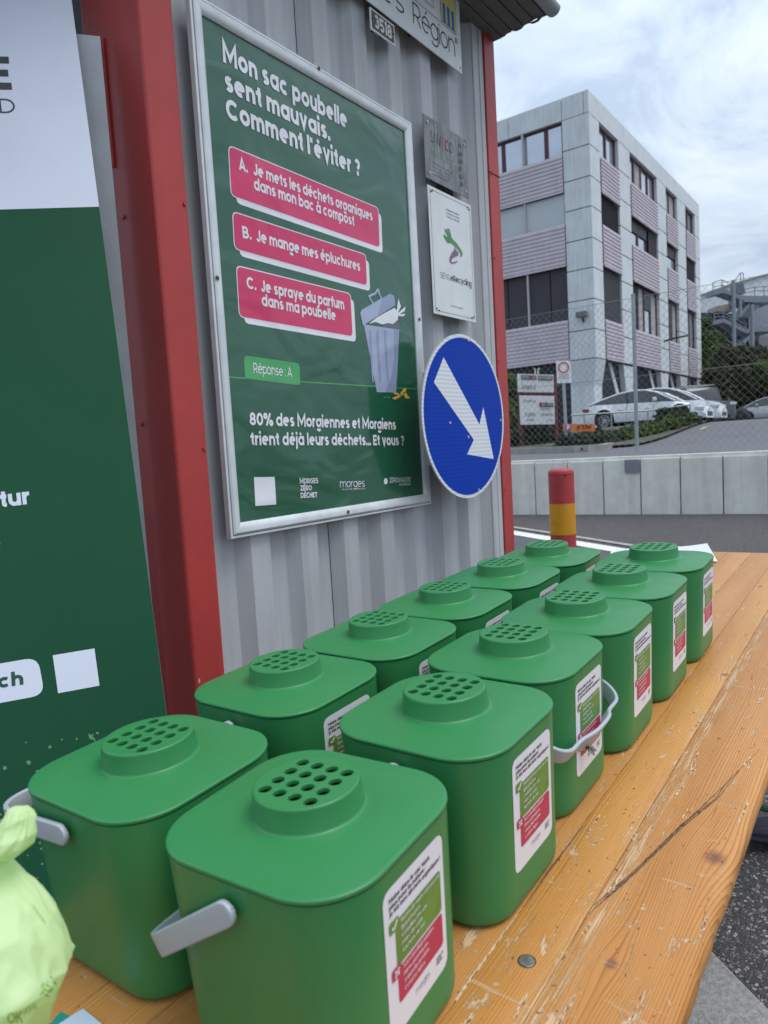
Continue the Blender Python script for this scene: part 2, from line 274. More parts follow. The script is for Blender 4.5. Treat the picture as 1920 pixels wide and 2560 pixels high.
def glyphs(body, bold=0.0, res=3):
    """returns (x, y, layer) vertices and faces of a line of lettering; cap height CAP"""
    key = (body, bold)
    if key in _tc: return _tc[key]
    w = min(0.165, max(0.045, 0.078+2.45*bold)); sp = 0.055+0.0*w; V, F_ = [], []; pen = 0.0; lay = 0
    for ch in body:
        if ch == ' ': pen += 0.235; continue
        st, ad = _glyph(ch, w)
        narrow = ch in "ilj.,:!'|"
        for s_ in st:
            p = [s_[0]]
            for q in s_[1:]:
                if (q[0]-p[-1][0])**2+(q[1]-p[-1][1])**2 > 1e-7: p.append(q)
            closed = (p[0][0]-p[-1][0])**2+(p[0][1]-p[-1][1])**2 < 1e-5 and len(p) > 5
            if closed: p = p[:-1]
            n = len(p); b0 = len(V); lay += 1
            for i in range(n):
                a = p[(i-1) % n] if (closed or i > 0) else None; c = p[(i+1) % n] if (closed or i < n-1) else None
                d1 = Vector((p[i][0]-a[0], p[i][1]-a[1])).normalized() if a else None; d2 = Vector((c[0]-p[i][0], c[1]-p[i][1])).normalized() if c else None
                if d1 is None: d1 = d2
                if d2 is None: d2 = d1
                n1 = Vector((-d1.y, d1.x)); n2 = Vector((-d2.y, d2.x)); m_ = (n1+n2); m_ = m_.normalized() if m_.length > 1e-4 else n1; k_ = (w/2)/max(0.42, m_.dot(n1))
                for sg in (1, -1): V.append((pen+p[i][0]+m_.x*k_*sg, p[i][1]+m_.y*k_*sg, lay % 7))
            m2 = n if closed else n-1
            for i in range(m2): j = (i+1) % n; F_.append((b0+2*i, b0+2*i+1, b0+2*j+1, b0+2*j))
        pen += ad+sp
    _tc[key] = (V, F_); return V, F_
CAP = 0.70
LAY = 0.00003
def text(mb, pl, body, p0, p1, cap, h, bold=0.02, pxs=True, slant=0.0):
    """baseline from p0 to p1 (pixels of the plane or plane coords), cap height in metres"""
    mb.mark()
    v, f = glyphs(body, bold)
    a = Vector(pl.px(*p0)) if pxs else Vector(p0); b = Vector(pl.px(*p1)) if pxs else Vector(p1)
    x0 = min(q[0] for q in v); x1 = max(q[0] for q in v); L_ = (b-a).length; d = (b-a)/L_; n_ = Vector((-d.y, d.x)); k = cap/CAP
    vs_ = []
    for x, y, l_ in v:
        q = a+d*((x-x0)/(x1-x0)*L_+slant*y*k)+n_*(y*k); vs_.append(pl.P(q.x, q.y, h+l_*LAY))
    mb.add(vs_, f)

# ------------------------------------------------------------------ ground and terrain
TN = Vector((-0.0490694913, 0.0108677185, 0.9987362403))       # the paved yard rises gently away
EX = Vector((0.99879522, 0, 0.04907239)); EY = TN.cross(EX).normalized()
def gz(x, y): return (-TN.x*x-TN.y*y)/TN.z
GM = Matrix((( EX.x, EY.x, TN.x, 0), (EX.y, EY.y, TN.y, 0), (EX.z, EY.z, TN.z, 0), (0, 0, 0, 1)))
def asphalt(name, dark, light, sc, stones=0.3, bs=0.6):
    m = bpy.data.materials.new(name); m.use_nodes = True; t = m.node_tree; b = t.nodes['Principled BSDF']; L = t.links.new
    co = nn(t, 'ShaderNodeTexCoord'); ns = nn(t, 'ShaderNodeTexNoise', i_Scale=sc*0.6, i_Detail=3.0); L(co.outputs['Object'], ns.inputs['Vector'])
    mxv = nn(t, 'ShaderNodeMix', data_type='RGBA'); mxv.inputs[0].default_value = 0.006; L(co.outputs['Object'], mxv.inputs[6]); L(ns.outputs[1], mxv.inputs[7])
    vo = nn(t, 'ShaderNodeTexVoronoi', i_Scale=sc, feature='F1'); L(mxv.outputs[2], vo.inputs['Vector'])
    ed = nn(t, 'ShaderNodeTexVoronoi', i_Scale=sc, feature='DISTANCE_TO_EDGE'); L(mxv.outputs[2], ed.inputs['Vector'])
    sp = nn(t, 'ShaderNodeSeparateColor'); L(vo.outputs['Color'], sp.inputs[0])
    r = nn(t, 'ShaderNodeValToRGB'); L(sp.outputs[0], r.inputs[0]); e = r.color_ramp.elements
    e[0].position = 0.1; e[0].color = (*dark, 1); e[1].position = 1.0; e[1].color = (*light, 1)
    q = e.new(1-stones); q.color = (*[d*1.4 for d in dark], 1); q2 = e.new(1-stones*0.55); q2.color = (*[d*0.45+l*0.28 for d, l in zip(dark, light)], 1)
    re = nn(t, 'ShaderNodeValToRGB'); L(ed.outputs['Distance'], re.inputs[0]); re.color_ramp.elements[0].position = 0.02; re.color_ramp.elements[1].position = 0.14
    x = nn(t, 'ShaderNodeMix', data_type='RGBA'); L(re.outputs[0], x.inputs[0]); x.inputs[6].default_value = (*[d*0.55 for d in dark], 1); L(r.outputs[0], x.inputs[7])
    n2_ = nn(t, 'ShaderNodeTexNoise', i_Scale=1.3, i_Detail=6.0); L(co.outputs['Object'], n2_.inputs['Vector'])
    rr_ = nn(t, 'ShaderNodeValToRGB'); L(n2_.outputs[0], rr_.inputs[0]); rr_.color_ramp.elements[0].color = (0.75, 0.75, 0.75, 1); rr_.color_ramp.elements[1].color = (1.15, 1.13, 1.1, 1)
    y = nn(t, 'ShaderNodeMix', data_type='RGBA', blend_type='MULTIPLY'); y.inputs[0].default_value = 1; L(x.outputs[2], y.inputs[6]); L(rr_.outputs[0], y.inputs[7])
    L(y.outputs[2], b.inputs['Base Color']); b.inputs['Roughness'].default_value = 0.75
    bp = nn(t, 'ShaderNodeBump'); bp.inputs['Strength'].default_value = bs; bp.inputs['Distance'].default_value = 0.004; L(re.outputs[0], bp.inputs['Height']); L(bp.outputs[0], b.inputs['Normal'])
    return m
A_NEAR = asphalt('exposed aggregate asphalt', (0.062, 0.060, 0.062), (0.40, 0.375, 0.345), 125, 0.50)
A_FAR = asphalt('worn asphalt', (0.080, 0.075, 0.074), (0.24, 0.22, 0.205), 110, 0.35)
A_UP = asphalt('upper road asphalt', (0.13, 0.13, 0.145), (0.25, 0.25, 0.26), 60, 0.3, 0.2)
WX = 8.15
def sheet(name, poly, m, off=0.0, parent=None):
    o = mobj(name, [(x, y, gz(x, y)+off) for x, y in poly], [tuple(range(len(poly)))], m, parent); return o
g = sheet('ground', [(-14, -30), (WX+0.1, -30), (WX+0.1, 30), (-14, 30)], A_NEAR); tag(g, 'dark stony asphalt of the paved yard', kind='structure')
# worn paler strip beyond the white line, up to the wall
lnA, lnB = (7.27, 3.66), (6.1, 1.55); ddx, ddy = lnA[0]-lnB[0], lnA[1]-lnB[1]
fx = lambda y: lnB[0]+ddx*(y-lnB[1])/ddy
g2 = sheet('road', [(fx(-8), -8), (WX+0.02, -8), (WX+0.02, 5.3), (fx(5.3)+0.0, 5.3)], A_FAR, 0.004); tag(g2, 'worn grey road surface below the concrete wall', kind='structure')
g3 = sheet('paving_patch', [(3.2, -6), (fx(-6)-0.25, -6), (fx(6)-0.25, 6), (3.2, 6)], mat('smooth dark asphalt', (0.085, 0.085, 0.092), 0.7, var=0.15, vscale=5, bump=0.3, bscale=150), 0.004); tag(g3, 'smooth dark asphalt in front of the white line', kind='structure')
M_LINE = mat('road paint', (0.70, 0.69, 0.66), 0.7, var=0.08, vscale=20, dirt=(0.25, 0.24, 0.23), dscale=30, dthr=0.62)
def strip(name, y0, y1, o0, o1, off, m):
    return sheet(name, [(fx(y0)+o0, y0), (fx(y0)+o1, y0), (fx(y1)+o1, y1), (fx(y1)+o0, y1)], m, off)
tag(strip('road_line', -5, 6, -0.40, -0.22, 0.009, M_LINE), 'broad white line painted on the road', kind='structure')
tag(strip('road_seam', -5, 6, -0.10, -0.02, 0.009, mat('pale gutter stone', (0.34, 0.32, 0.29), 0.8, var=0.2, vscale=12)), 'narrow pale gutter strip beyond the white line', kind='structure')
CONC = mat('cast concrete', (0.74, 0.735, 0.68), 0.85, var=0.07, vscale=6, bump=0.25, bscale=60, streak=0.16)
CONC_B = None
CONC2 = mat('rough concrete slab', (0.30, 0.295, 0.28), 0.9, var=0.25, vscale=90, bump=0.5, bscale=260)
# terrain above the wall
def uz(x, y):
    t = min(1, max(0, (x-16)/9)); t = t*t*(3-2*t); base = -0.245+0.545*t
    if x > 25: base += 0.004*(x-25)
    return base+EYE
xs = [WX+0.02, 9, 12, 16, 17, 18, 19, 20, 21, 22, 23, 24, 25, 30, 40, 60, 100, 300, 900]; ys = [-700, -100, -30, -10, 0, 5, 10, 20, 40, 120, 700]
v = [(x, y, uz(x, y)) for x in xs for y in ys]; ny = len(ys)
f = [(i*ny+j, i*ny+j+1, (i+1)*ny+j+1, (i+1)*ny+j) for i in range(len(xs)-1) for j in range(ny-1)]
tag(mobj('upper_road', v, [q[::-1] for q in f], A_UP, smooth=True), 'grey asphalt road rising behind the wall', kind='structure')
tag(mobj('far_ground', [(-14, -700, -1.5), (-700, -700, -1.5), (-700, 700, -1.5), (-14, 700, -1.5)], [(0, 3, 2, 1)], A_FAR), 'open ground behind the viewer', kind='structure')
v = [(-14, -700, -1.5), (WX, -700, -1.5), (WX, 700, -1.5), (-14, 700, -1.5)]
tag(mobj('lower_ground', v, [(0, 1, 2, 3)], A_FAR), 'open ground to the sides of the yard', kind='structure')

# ------------------------------------------------------------------ retaining wall with fence
rw = empty('retaining_wall', (WX, 2, gz(WX, 2)), 'low wall of upright pale concrete panels below the wire fence', 'wall')
pt = uz(9, 0)
pw = 0.4245; y = -6.1
me0 = None
i = 0
while y < 8:
    y0, y1 = y+0.006, y+pw-0.006; z0, z1 = gz(WX, y)-0.1, pt-0.02+0.004*math.sin(i*1.7)
    xf = WX-0.10+0.003*math.sin(i*2.3)
    mb = MB().box((xf-WX, y0-2, z0-gz(WX, 2)), (0.0+0.01, y1-2, z1-gz(WX, 2)))
    bevel(mb.build('concrete_panel', CONC, rw), 0.006); y += pw; i += 1
MB().box((-0.06, -8.1, -0.2), (-0.0, 6.0, pt-0.05-gz(WX, 2))).build('joint_backing', M_DARK, rw)
MB().box((-0.075, -8.1, pt-0.018-gz(WX, 2)), (0.16, 6.0, pt+0.012-gz(WX, 2))).build('coping', CONC, rw)
FX = WX+0.10
fn = empty('wire_fence', (FX, 2, pt), 'tall galvanised chain link fence on top of the concrete wall', 'fence')
M_GALV = mat('galvanised steel', (0.33, 0.36, 0.38), 0.45, metal=0.5, var=0.1, vscale=20)
M_WIRE = mat('fence wire', (0.27, 0.28, 0.29), 0.5, metal=0.4)
fz = 1.82; base = onX(1592, 1146, FX-0.02); ypost = base.y
for k, yy in enumerate((ypost-3.0, ypost, ypost+3.0)):
    po = MB().rod((0.0, yy-2, -0.12), (0.0, yy-2, fz), 0.021, 12).build('post', M_GALV, fn)
    autosmooth(po)
    MB().box((-0.215, yy-2-0.08, -0.17), (-0.02, yy-2+0.08, -0.02)).build('post_bracket', mat('bracket steel', (0.20, 0.215, 0.24), 0.55, var=0.1), fn)
    MB().rod((0, yy-2, fz), (0, yy-2, fz+0.012), 0.025, 12).build('post_cap', M_GALV, fn)
mb = MB()
ya, yb, za, zb = -5.0, 5.5, 0.04, fz-0.03; H_ = zb-za; st = 0.080
k = int(-H_/st)-1
def clipped(c, sgn):
    pts = []
    z0, z1 = za, zb
    yA = c; yB = c+sgn*H_*0.93
    t0, t1 = 0.0, 1.0
    lo, hi = (ya, yb)
    for t_ in ():
        pass
    d = yB-yA
    for lim, s_ in ((lo, 1), (hi, -1)):
        q0 = (yA-lim)*s_; q1 = (yB-lim)*s_
        if q0 < 0 and q1 < 0: return None
        if q0 < 0: t0 = max(t0, q0/(q0-q1))
        elif q1 < 0: t1 = min(t1, q0/(q0-q1))
    if t1-t0 < 0.01: return None
    return (yA+d*t0, za+H_*t0), (yA+d*t1, za+H_*t1)
for i in range(-40, 200):
    c = ya+i*st
    for sgn, dx in ((1, 0.0025), (-1, -0.0025)):
        s_ = clipped(c, sgn)
        if s_: mb.rod((dx, s_[0][0]-2, s_[0][1]), (dx, s_[1][0]-2, s_[1][1]), 0.0015, 4)
me = mb.build('chain_link_mesh', M_WIRE, fn); me['kind'] = 'stuff'
for z_ in (zb, (za+zb)/2, za):
    MB().rod((-0.005, ya-2, z_), (-0.005, yb-2, z_), 0.0026, 6).build('tension_wire', M_WIRE, fn)

# ------------------------------------------------------------------ bollard
bp_ = at(1402, 1172, 5.5); bx, by = bp_.x, bp_.y; bz = gz(bx, by); top = EYE-0.222
bo = empty('bollard', (bx, by, bz), 'red bollard with a broad yellow band near the container corner', 'bollard')
def lathe(prof, n=40):
    rings = [[(r_*math.cos(6.28318*i/n), r_*math.sin(6.28318*i/n), z_) for i in range(n)] for r_, z_ in prof]; return loft(rings)
rb = 0.099; zt = top-bz; z1 = zt-(0.499-0.228); z2 = zt-(0.742-0.228)
M_BR = mat('red bollard paint', (0.44, 0.045, 0.050), 0.55, var=0.10, vscale=10, dirt=(0.5, 0.2, 0.18), dscale=30, dthr=0.70, streak=0.1)
M_BY = mat('yellow bollard paint', (0.62, 0.27, 0.006), 0.5, var=0.08, vscale=10, dirt=(0.7, 0.45, 0.15), dscale=30, dthr=0.68)
for nm, prof, m in (('lower_tube', [(rb, -0.02), (rb, z2)], M_BR), ('reflective_band', [(rb+0.001, z2+0.0005), (rb+0.001, z1)], M_BY), ('top_section', [(rb, z1+0.0005), (rb, zt-0.045)], M_BR),
                    ('cap', [(rb, zt-0.044), (rb+0.002, zt-0.043), (rb+0.002, zt-0.035), (rb*0.96, zt-0.016), (rb*0.80, zt-0.004), (rb*0.4, zt), (0.001, zt)], M_BR)):
    v, f = lathe(prof); autosmooth(mobj(nm, v, f, m, bo), 0.5)
MB().rod((-0.08, -0.065, zt-0.05), (-0.085, -0.07, zt-0.05), 0.006, 8).build('bolt_hole', M_DARK, bo)

# ------------------------------------------------------------------ container / hut
YW = 1.41
ct = empty('recycling_container', (1.065, YW, gz(1.1, YW)), 'grey corrugated container with red corner posts and a roof overhang', 'building')
cz = gz(1.1, YW); rel = lambda x, y, z: (x-1.065, y-YW, z-cz)
ztop = EYE+1.80
x = 2.066-0.195*6; pts = []
dep = 0.034
while x < 2.62:
    pts += [(x, 0), (x+0.070, 0), (x+0.098, dep), (x+0.163, dep)]; x += 0.195
pts = [p for p in pts if 1.17 < p[0] < 2.655]; pts = [(1.165, 0)]+pts+[(2.655, 0)] if pts[0][1] == 0 else [(1.165, dep)]+pts+[(2.655, 0)]
mid = [i for i, p in enumerate(pts) if p[0] < 1.66][-1]
def corr(seg, nm):
    v = []; f = []
    for (px_, d_) in seg:
        v += [rel(px_, YW+d_, cz-0.2), rel(px_, YW+d_, ztop)]
    for i in range(len(seg)-1): f.append((2*i, 2*i+2, 2*i+3, 2*i+1))
    o = mobj(nm, v, f, M_CORR, ct); so_ = o.modifiers.new('s', 'SOLIDIFY'); so_.thickness = 0.0015; so_.offset = 1
    b_ = o.modifiers.new('b', 'BEVEL'); b_.width = 0.004; b_.segments = 2; b_.limit_method = 'ANGLE'; b_.angle_limit = 0.3
# wall sheets meet at a dark vertical joint
corr(pts[:mid+1]+[(1.6385, pts[mid][1])] if pts[mid][0] < 1.638 else pts[:mid]+[(1.6385, pts[mid-1][1])], 'corrugated_sheet')
corr([(1.6425, dep if pts[mid][1] == dep else pts[mid][1])]+[p for p in pts if p[0] > 1.6425], 'corrugated_sheet')
MB().box(rel(1.16, YW+0.05, cz-0.2), rel(2.84, YW+1.3, ztop)).build('inner_wall', M_DARK, ct)
# edge trims
bevel(MB().box(rel(2.656, YW-0.006, cz-0.2), rel(2.744, YW+0.04, ztop)).build('edge_trim', M_CORR, ct), 0.004)
MB().box(rel(2.704, YW-0.0085, cz-0.2), rel(2.708, YW-0.0062, ztop)).build('trim_fold', M_CORR, ct)
pr = MB().box(rel(2.746, YW-0.012, cz-0.2), rel(2.836, YW+0.10, ztop)); bevel(pr.build('red_corner_post', M_RED2, ct), 0.003)
q = onY(1236, 430, YW-0.012)
MB().obox(rel(2.7455, YW-0.014, q.z-0.012), (0.092, 0, 0.0), (0, 0.01, 0), (0, 0, 0.003)).build('post_seam', M_DARK, ct)
for z_ in (EYE-0.2, EYE+0.35, EYE+0.78, EYE+1.12):
    MB().rod(rel(2.758, YW-0.012, z_), rel(2.758, YW-0.016, z_), 0.004, 8).build('rivet', M_RED2, ct)
# left corner post: bright front face, side face turned away
lp = MB().box(rel(1.065, YW-0.006, cz-0.1), rel(1.163, YW+0.225, ztop)); bevel(lp.build('red_corner_post', M_RED, ct), 0.009, 3)
lr = MB(); lr.obox(rel(1.058, 1.545, EYE+0.72), (0.007, 0, 0), (0, 0.006, 0), (0, 0, 0.30)); bevel(lr.build('bent_lip', M_RED, ct), 0.002)
for (X_, Y_, z_) in ((1.065, 1.60, 0.60), (1.065, 1.60, 0.10)):
    MB().rod(rel(1.065, 1.53, EYE+z_), rel(1.061, 1.53, EYE+z_), 0.006, 10).build('rivet', M_RED, ct)
for z_ in (0.62, 0.03, -0.55):
    MB().rod(rel(1.150, YW-0.006, EYE+z_), rel(1.150, YW-0.010, EYE+z_), 0.005, 10).build('rivet', M_RED, ct)
# chips of missing paint low on the fold
mb = MB()
for i in range(9):
    z_ = EYE-0.505-0.125*rng.random()-0.02*i*0.3; x_ = 1.0757+0.002*rng.random(); r_ = 0.003+0.003*rng.random()
    mb.add([rel(x_+r_*0.7*math.cos(a)*(0.7+0.5*rng.random()), YW-0.0068, z_+r_*math.sin(a)*(0.8+0.5*rng.random())) for a in np.linspace(0, 5.6, 8)], [tuple(range(8))])
mb.build('paint_chips', mat('bare metal chip', (0.42, 0.42, 0.44), 0.6), ct)
# side wall behind the left post (dark, corrugated)
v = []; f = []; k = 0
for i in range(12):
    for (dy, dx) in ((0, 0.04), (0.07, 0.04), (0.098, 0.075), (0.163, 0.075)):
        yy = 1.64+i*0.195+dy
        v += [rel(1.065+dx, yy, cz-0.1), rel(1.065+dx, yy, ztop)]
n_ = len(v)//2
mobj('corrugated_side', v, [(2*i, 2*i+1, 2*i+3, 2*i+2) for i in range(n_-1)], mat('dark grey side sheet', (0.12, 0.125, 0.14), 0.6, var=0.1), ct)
# roof overhang
zr = EYE+1.676
M_ROOF = mat('roof sheet', (0.13, 0.125, 0.12), 0.7, var=0.15, vscale=8, bump=0.2, bscale=30)
rf = MB()
ye = 1.170
for i in range(4):
    xa, xb = 2.36+i*0.12, 2.36+(i+1)*0.12-0.006
roof = empty('roof_group_unused') if False else None
v = []; n_ = 60; f = []
for i in range(n_+1):
    xx = 0.3+i*(2.84-0.3)/n_
    v += []
y_edges = [ye+j*0.048 for j in range(7)]
mb = MB()
for j in range(6):                                                      # underside boards run along the wall
    ya_, yb_ = y_edges[j]+0.0015, y_edges[j+1]-0.0015
    dz = 0.0015 if j % 2 else 0
    b_ = MB().box(rel(0.2, ya_, zr+dz+0.004*(5-j)), rel(2.838+0.003*(j % 3), yb_, zr+0.03+dz)); bevel(b_.build('soffit_strip', M_ROOF, ct), 0.002)
MB().box(rel(0.2, ye+0.002, zr+0.032), rel(2.86, YW+1.3, zr+0.06)).build('roof_slab', M_ROOF, ct)
# corrugated roof sheet edge seen from below and gutter
v = []; f = []; n_ = 48
for i in range(n_+1):
    yy = ye-0.01+i*0.30/n_; zz = zr+0.022+0.005*max(-0.6, min(0.6, math.sin(i/n_*6.28*4)))*1.6
    v += [rel(2.835, yy, zz-0.004), rel(2.852, yy, zz)]
mobj('roof_sheet_edge', v, [(2*i, 2*i+1, 2*i+3, 2*i+2) for i in range(n_)], M_ROOF, ct, True).modifiers.new('s', 'SOLIDIFY').thickness = 0.004
rings = []
for xx in (0.2, 2.86):
    rings.append([rel(xx, ye-0.028+0.030*math.cos(a), zr+0.040+0.030*math.sin(a)) for a in np.linspace(math.pi, 2*math.pi, 12)]+[rel(xx, ye-0.028+0.026*math.cos(a), zr+0.040+0.026*math.sin(a)) for a in np.linspace(2*math.pi, math.pi, 12)])
v, f = loft(rings); autosmooth(mobj('gutter', v, f, mat('gutter zinc', (0.34, 0.36, 0.38), 0.45, metal=0.4), ct))

# ------------------------------------------------------------------ framed poster
PY = 1.388
pp = Plane((0, PY, 0), (1, 0, 0), (0, 0, 1))
X0, X1 = 0.8665*PY, 1.5535*PY; Z0, Z1 = EYE-0.1475*PY, EYE+0.813*PY
po = empty('framed_poster', (X0, PY, Z0), 'dark green quiz poster with magenta answer boxes in a silver snap frame', 'poster')
prel = lambda x, y, z: (x-X0, y-PY, z-Z0)
gx0, gx1, gz0, gz1 = 0.8925*PY, 1.5195*PY, EYE-0.1195*PY, EYE+0.7925*PY
def profile_bar(a, b, inward, name):
    """frame side from a to b (outer edge), mitred; stepped profile"""
    a = Vector(a); b = Vector(b); d = (b-a).normalized(); inn = Vector(inward); wd = 0.0385
    prof = [(0, 0.018), (0, 0.003), (0.001, 0.0015), (0.0065, 0.0015), (0.0070, 0.012), (0.0090, 0.012), (0.0095, 0.0), (0.014, -0.003), (0.024, -0.003), (0.034, 0.0015), (wd, 0.006), (wd, 0.012)]
    r0 = [a+d*s_+inn*s_+Vector((0, y_, 0)) for s_, y_ in prof]; r1 = [b-d*s_+inn*s_+Vector((0, y_, 0)) for s_, y_ in prof]
    v, f = loft([[prel(*p) for p in r0], [prel(*p) for p in r1]], True, True)
    autosmooth(mobj(name, v, f, M_ALU, po), 0.5)
g_ = 0.0006
TLc, TRc, BRc, BLc = (X0, PY, Z1), (X1, PY, Z1), (X1, PY, Z0), (X0, PY, Z0)
profile_bar(BLc, TLc, (1, 0, 0), 'frame_side'); profile_bar(TRc, BRc, (-1, 0, 0), 'frame_side')
profile_bar(TLc, TRc, (0, 0, -1), 'frame_side'); profile_bar(BRc, BLc, (0, 0, 1), 'frame_side')
MB().box(prel(X0+0.003, PY+0.0185, Z0+0.003), prel(X1-0.003, PY+0.0215, Z1-0.003)).build('back_panel', M_ALU2, po)
MB().box(prel(gx0-0.01, PY+0.010, gz0-0.01), prel(gx1+0.01, PY+0.014, gz1+0.01)).build('poster_sheet', P_GREEN, po)
for (u_, v__) in ((480+658/2.074, 355/2.074), (480+131/2.074, 1441/2.074), (480+1180/2.074, 1655/2.074), (480+810/2.074, 600+1410/2.074)):
    q = onY(u_, v__, PY-0.004)
    MB().rod(prel(q.x, PY-0.0035, q.z), prel(q.x, PY-0.0046, q.z), 0.0065, 14).build('rust_stain', mat('rust stain', (0.30, 0.22, 0.12), 0.8, var=0.4, vscale=200), po)
    MB().rod(prel(q.x, PY-0.004, q.z), prel(q.x, PY-0.0055, q.z), 0.0038, 12).build('screw', M_RUST, po)
pp = Plane((X0, PY+0.010, Z0), (1, 0, 0), (0, 0, 1))
class Rel(Plane):
    def P(s, a, b, h=0): return Vector((a, -h if s.flip else h, b))
def local_plane(par_o, Y, u=(1, 0, 0), v=(0, 0, 1)):
    pl = Plane((par_o[0], Y, par_o[2]), u, v); base_y = par_o[1]
    pl.P = lambda a, b, h=0: Vector((a, Y-base_y-h, b)); return pl
pp = local_plane((X0, PY, Z0), PY+0.010)
A1 = lambda x, y: (480+x/2.074, y/2.074)
A2 = lambda x, y: (480+x/2.074, 600+y/2.074)
def box4(mb, pl, c, r, h, shift=(0, 0)):
    pl.poly(mb, quad_round([(pl.px(*p)[0]+shift[0], pl.px(*p)[1]+shift[1]) for p in c], r), h)
whites = MB(); pinks = MB(); shad = MB(); greens = MB(); txt = MB()
BA = [A1(190, 757), A1(964, 1080), A1(972, 1283), A1(203, 1012)]; BB = [A1(211, 1100), A1(899, 1322), A1(906, 1480), A1(221, 1288)]; BC = [A1(231, 1380), A1(820, 1525), A1(832, 1744), A1(246, 1640)]
def grow(c, g_): # expand px quads in plane
    q = [Vector(pp.px(*p)) for p in c]; ctr = sum(q, Vector((0, 0)))/4
    return [(p.x+g_*(1 if p.x > ctr.x else -1), p.y+g_*(1 if p.y > ctr.y else -1)) for p in q]
for c in (BA, BB, BC):
    pp.poly(shad, quad_round([(a+0.016, b-0.016) for a, b in grow(c, 0.0)], 0.016), 0.0004)
    pp.poly(whites, quad_round(grow(c, 0.0028), 0.018), 0.0007)
    pp.poly(pinks, quad_round(grow(c, 0.0), 0.016), 0.0010)
shad.build('box_shadow', P_WHITE, po); whites.build('box_outline', P_WHITE, po); pinks.build('answer_boxes', P_PINK, po)
box4(greens, pp, [A1(268, 1842), A1(556, 1884), A1(562, 1998), A1(273, 1962)], 0.012, 0.0006)
a0 = Vector(pp.px(*A1(200, 1956))); a1 = Vector(pp.px(*A1(1172, 2056))); a0.x = gx0-X0; a1.x = gx1-X0; a1.y = a0.y
pp.poly(greens, [(a0.x, a0.y-0.0018), (a1.x, a1.y-0.0018), (a1.x, a1.y+0.0018), (a0.x, a0.y+0.0018)], 0.0004)
greens.build('answer_tab', P_GREEN3, po)
big = 0.0505
T_ = [("Mon sac poubelle", (160, 322), (803, 668), big, .038), ("sent mauvais.", (172, 470), (716, 733), big, .038), ("Comment l'éviter ?", (178, 612), (872, 917), big, .038),
      ("A.", (243, 880), (288, 897), .031, .029), ("Je mets les déchets organiques", (318, 907), (935, 1147), .031, .029), ("dans mon bac à compost", (321, 983), (840, 1173), .031, .029),
      ("B.", (263, 1234), (307, 1244), .031, .029), ("Je mange mes épluchures", (333, 1252), (871, 1407), .031, .029),
      ("C.", (283, 1495), (332, 1506), .031, .029), ("Je spraye du parfum", (357, 1512), (788, 1606), .031, .029), ("dans ma poubelle", (361, 1585), (744, 1663), .031, .029),
      ("Réponse : A", (318, 1934), (518, 1956), .027, .004)]
for b_, p, q, c, bo_ in T_: text(txt, pp, b_, A1(*p), A1(*q), c, 0.0014, bo_)
for b_, p, q, c, bo_ in [("80% des Morgiennes et Morgiens", (298, 960), (1056, 984), .034, .030), ("trient déjà leurs déchets... Et vous ?", (303, 1064), (1098, 1065), .034, .030),
                         ("MORGES", (557, 1264), (653, 1261), .0155, .03), ("ZÉRO", (560, 1300), (620, 1298), .0155, .03), ("DÉCHET", (562, 1338), (648, 1334), .0155, .03),
                         ("morges", (766, 1283), (894, 1279), .0240, -.004), ("VILLE DE MORGES", (772, 1297), (896, 1292), .0042, 0),
                         ("ZEROWASTE", (1022, 1258), (1131, 1255), .0165, .0), ("SWITZERLAND", (1073, 1274), (1132, 1271), .0075, .0)]:
    text(txt, pp, b_, A2(*p), A2(*q), c, 0.0014, bo_)
c_ = pp.px(*A2(1003, 1251))
pp.poly(txt, [(c_[0]+0.0105*math.cos(a), c_[1]+0.0105*math.sin(a)) for a in np.linspace(0, 6.1, 18)], 0.0012)
txt.build('lettering', P_WHITE, po)
tl = MB(); box4(tl, pp, [A2(320, 1230), A2(427, 1228), A2(436, 1371), A2(328, 1379)], 0.001, 0.0008); tl.build('blank_tile', P_WHITE, po)
# the drawn dustbin
def shape(nm, pts, m, h, mapf=A2):
    mb = MB(); mb.add([pp.P(*pp.px(*mapf(*p)), h) for p in pts], [tuple(range(len(pts)))[::-1]]); return mb.build(nm, m, po)
shape('drawn_bin_inside', [(985, 425), (1073, 430), (1073, 470), (990, 455)], P_GREYD, 0.0006)
shape('drawn_bin_body', [(890, 438), (985, 452), (1073, 465), (1066, 640), (1057, 791), (958, 789)], P_GREY2, 0.0007)
shape('drawn_bin_shade', [(1046, 461), (1073, 465), (1066, 640), (1057, 791), (1000, 790), (1035, 700), (1048, 600)], P_GREY, 0.0010)
for x0_ in (925, 963, 1003):
    shape('drawn_bin_groove', [(x0_-8, 480), (x0_-2, 465), (x0_+6, 470), (x0_+2, 480), (x0_+16, 735), (x0_+8, 738), (x0_-2, 600)], P_GREY, 0.0012)
shape('drawn_rubbish_bag', [(915, 435), (960, 400), (1010, 372), (1048, 352), (1068, 375), (1066, 415), (1040, 436), (1015, 430), (985, 438), (950, 425), (920, 433)], P_WHITE, 0.0012)
for tri in ([(1058, 378), (1068, 303), (1082, 345), (1066, 378)], [(1066, 380), (1104, 345), (1102, 368), (1070, 388)], [(1064, 388), (1104, 382), (1098, 396), (1066, 394)]): shape('drawn_bag_knot', tri, P_WHITE, 0.0013)
shape('drawn_bin_lid', [(870, 378), (878, 362), (985, 300), (1026, 279), (1046, 290), (1052, 338), (884, 444)], P_GREY2, 0.0015)
shape('drawn_lid_shade', [(985, 300), (1026, 279), (1046, 290), (1052, 338), (960, 394)], P_GREY, 0.0018)
hd = [(935, 335), (918, 305), (911, 288), (925, 280), (946, 272), (957, 253), (967, 253), (975, 285), (985, 305), (978, 308), (966, 280), (960, 268), (950, 284), (925, 293), (922, 300), (941, 330)]
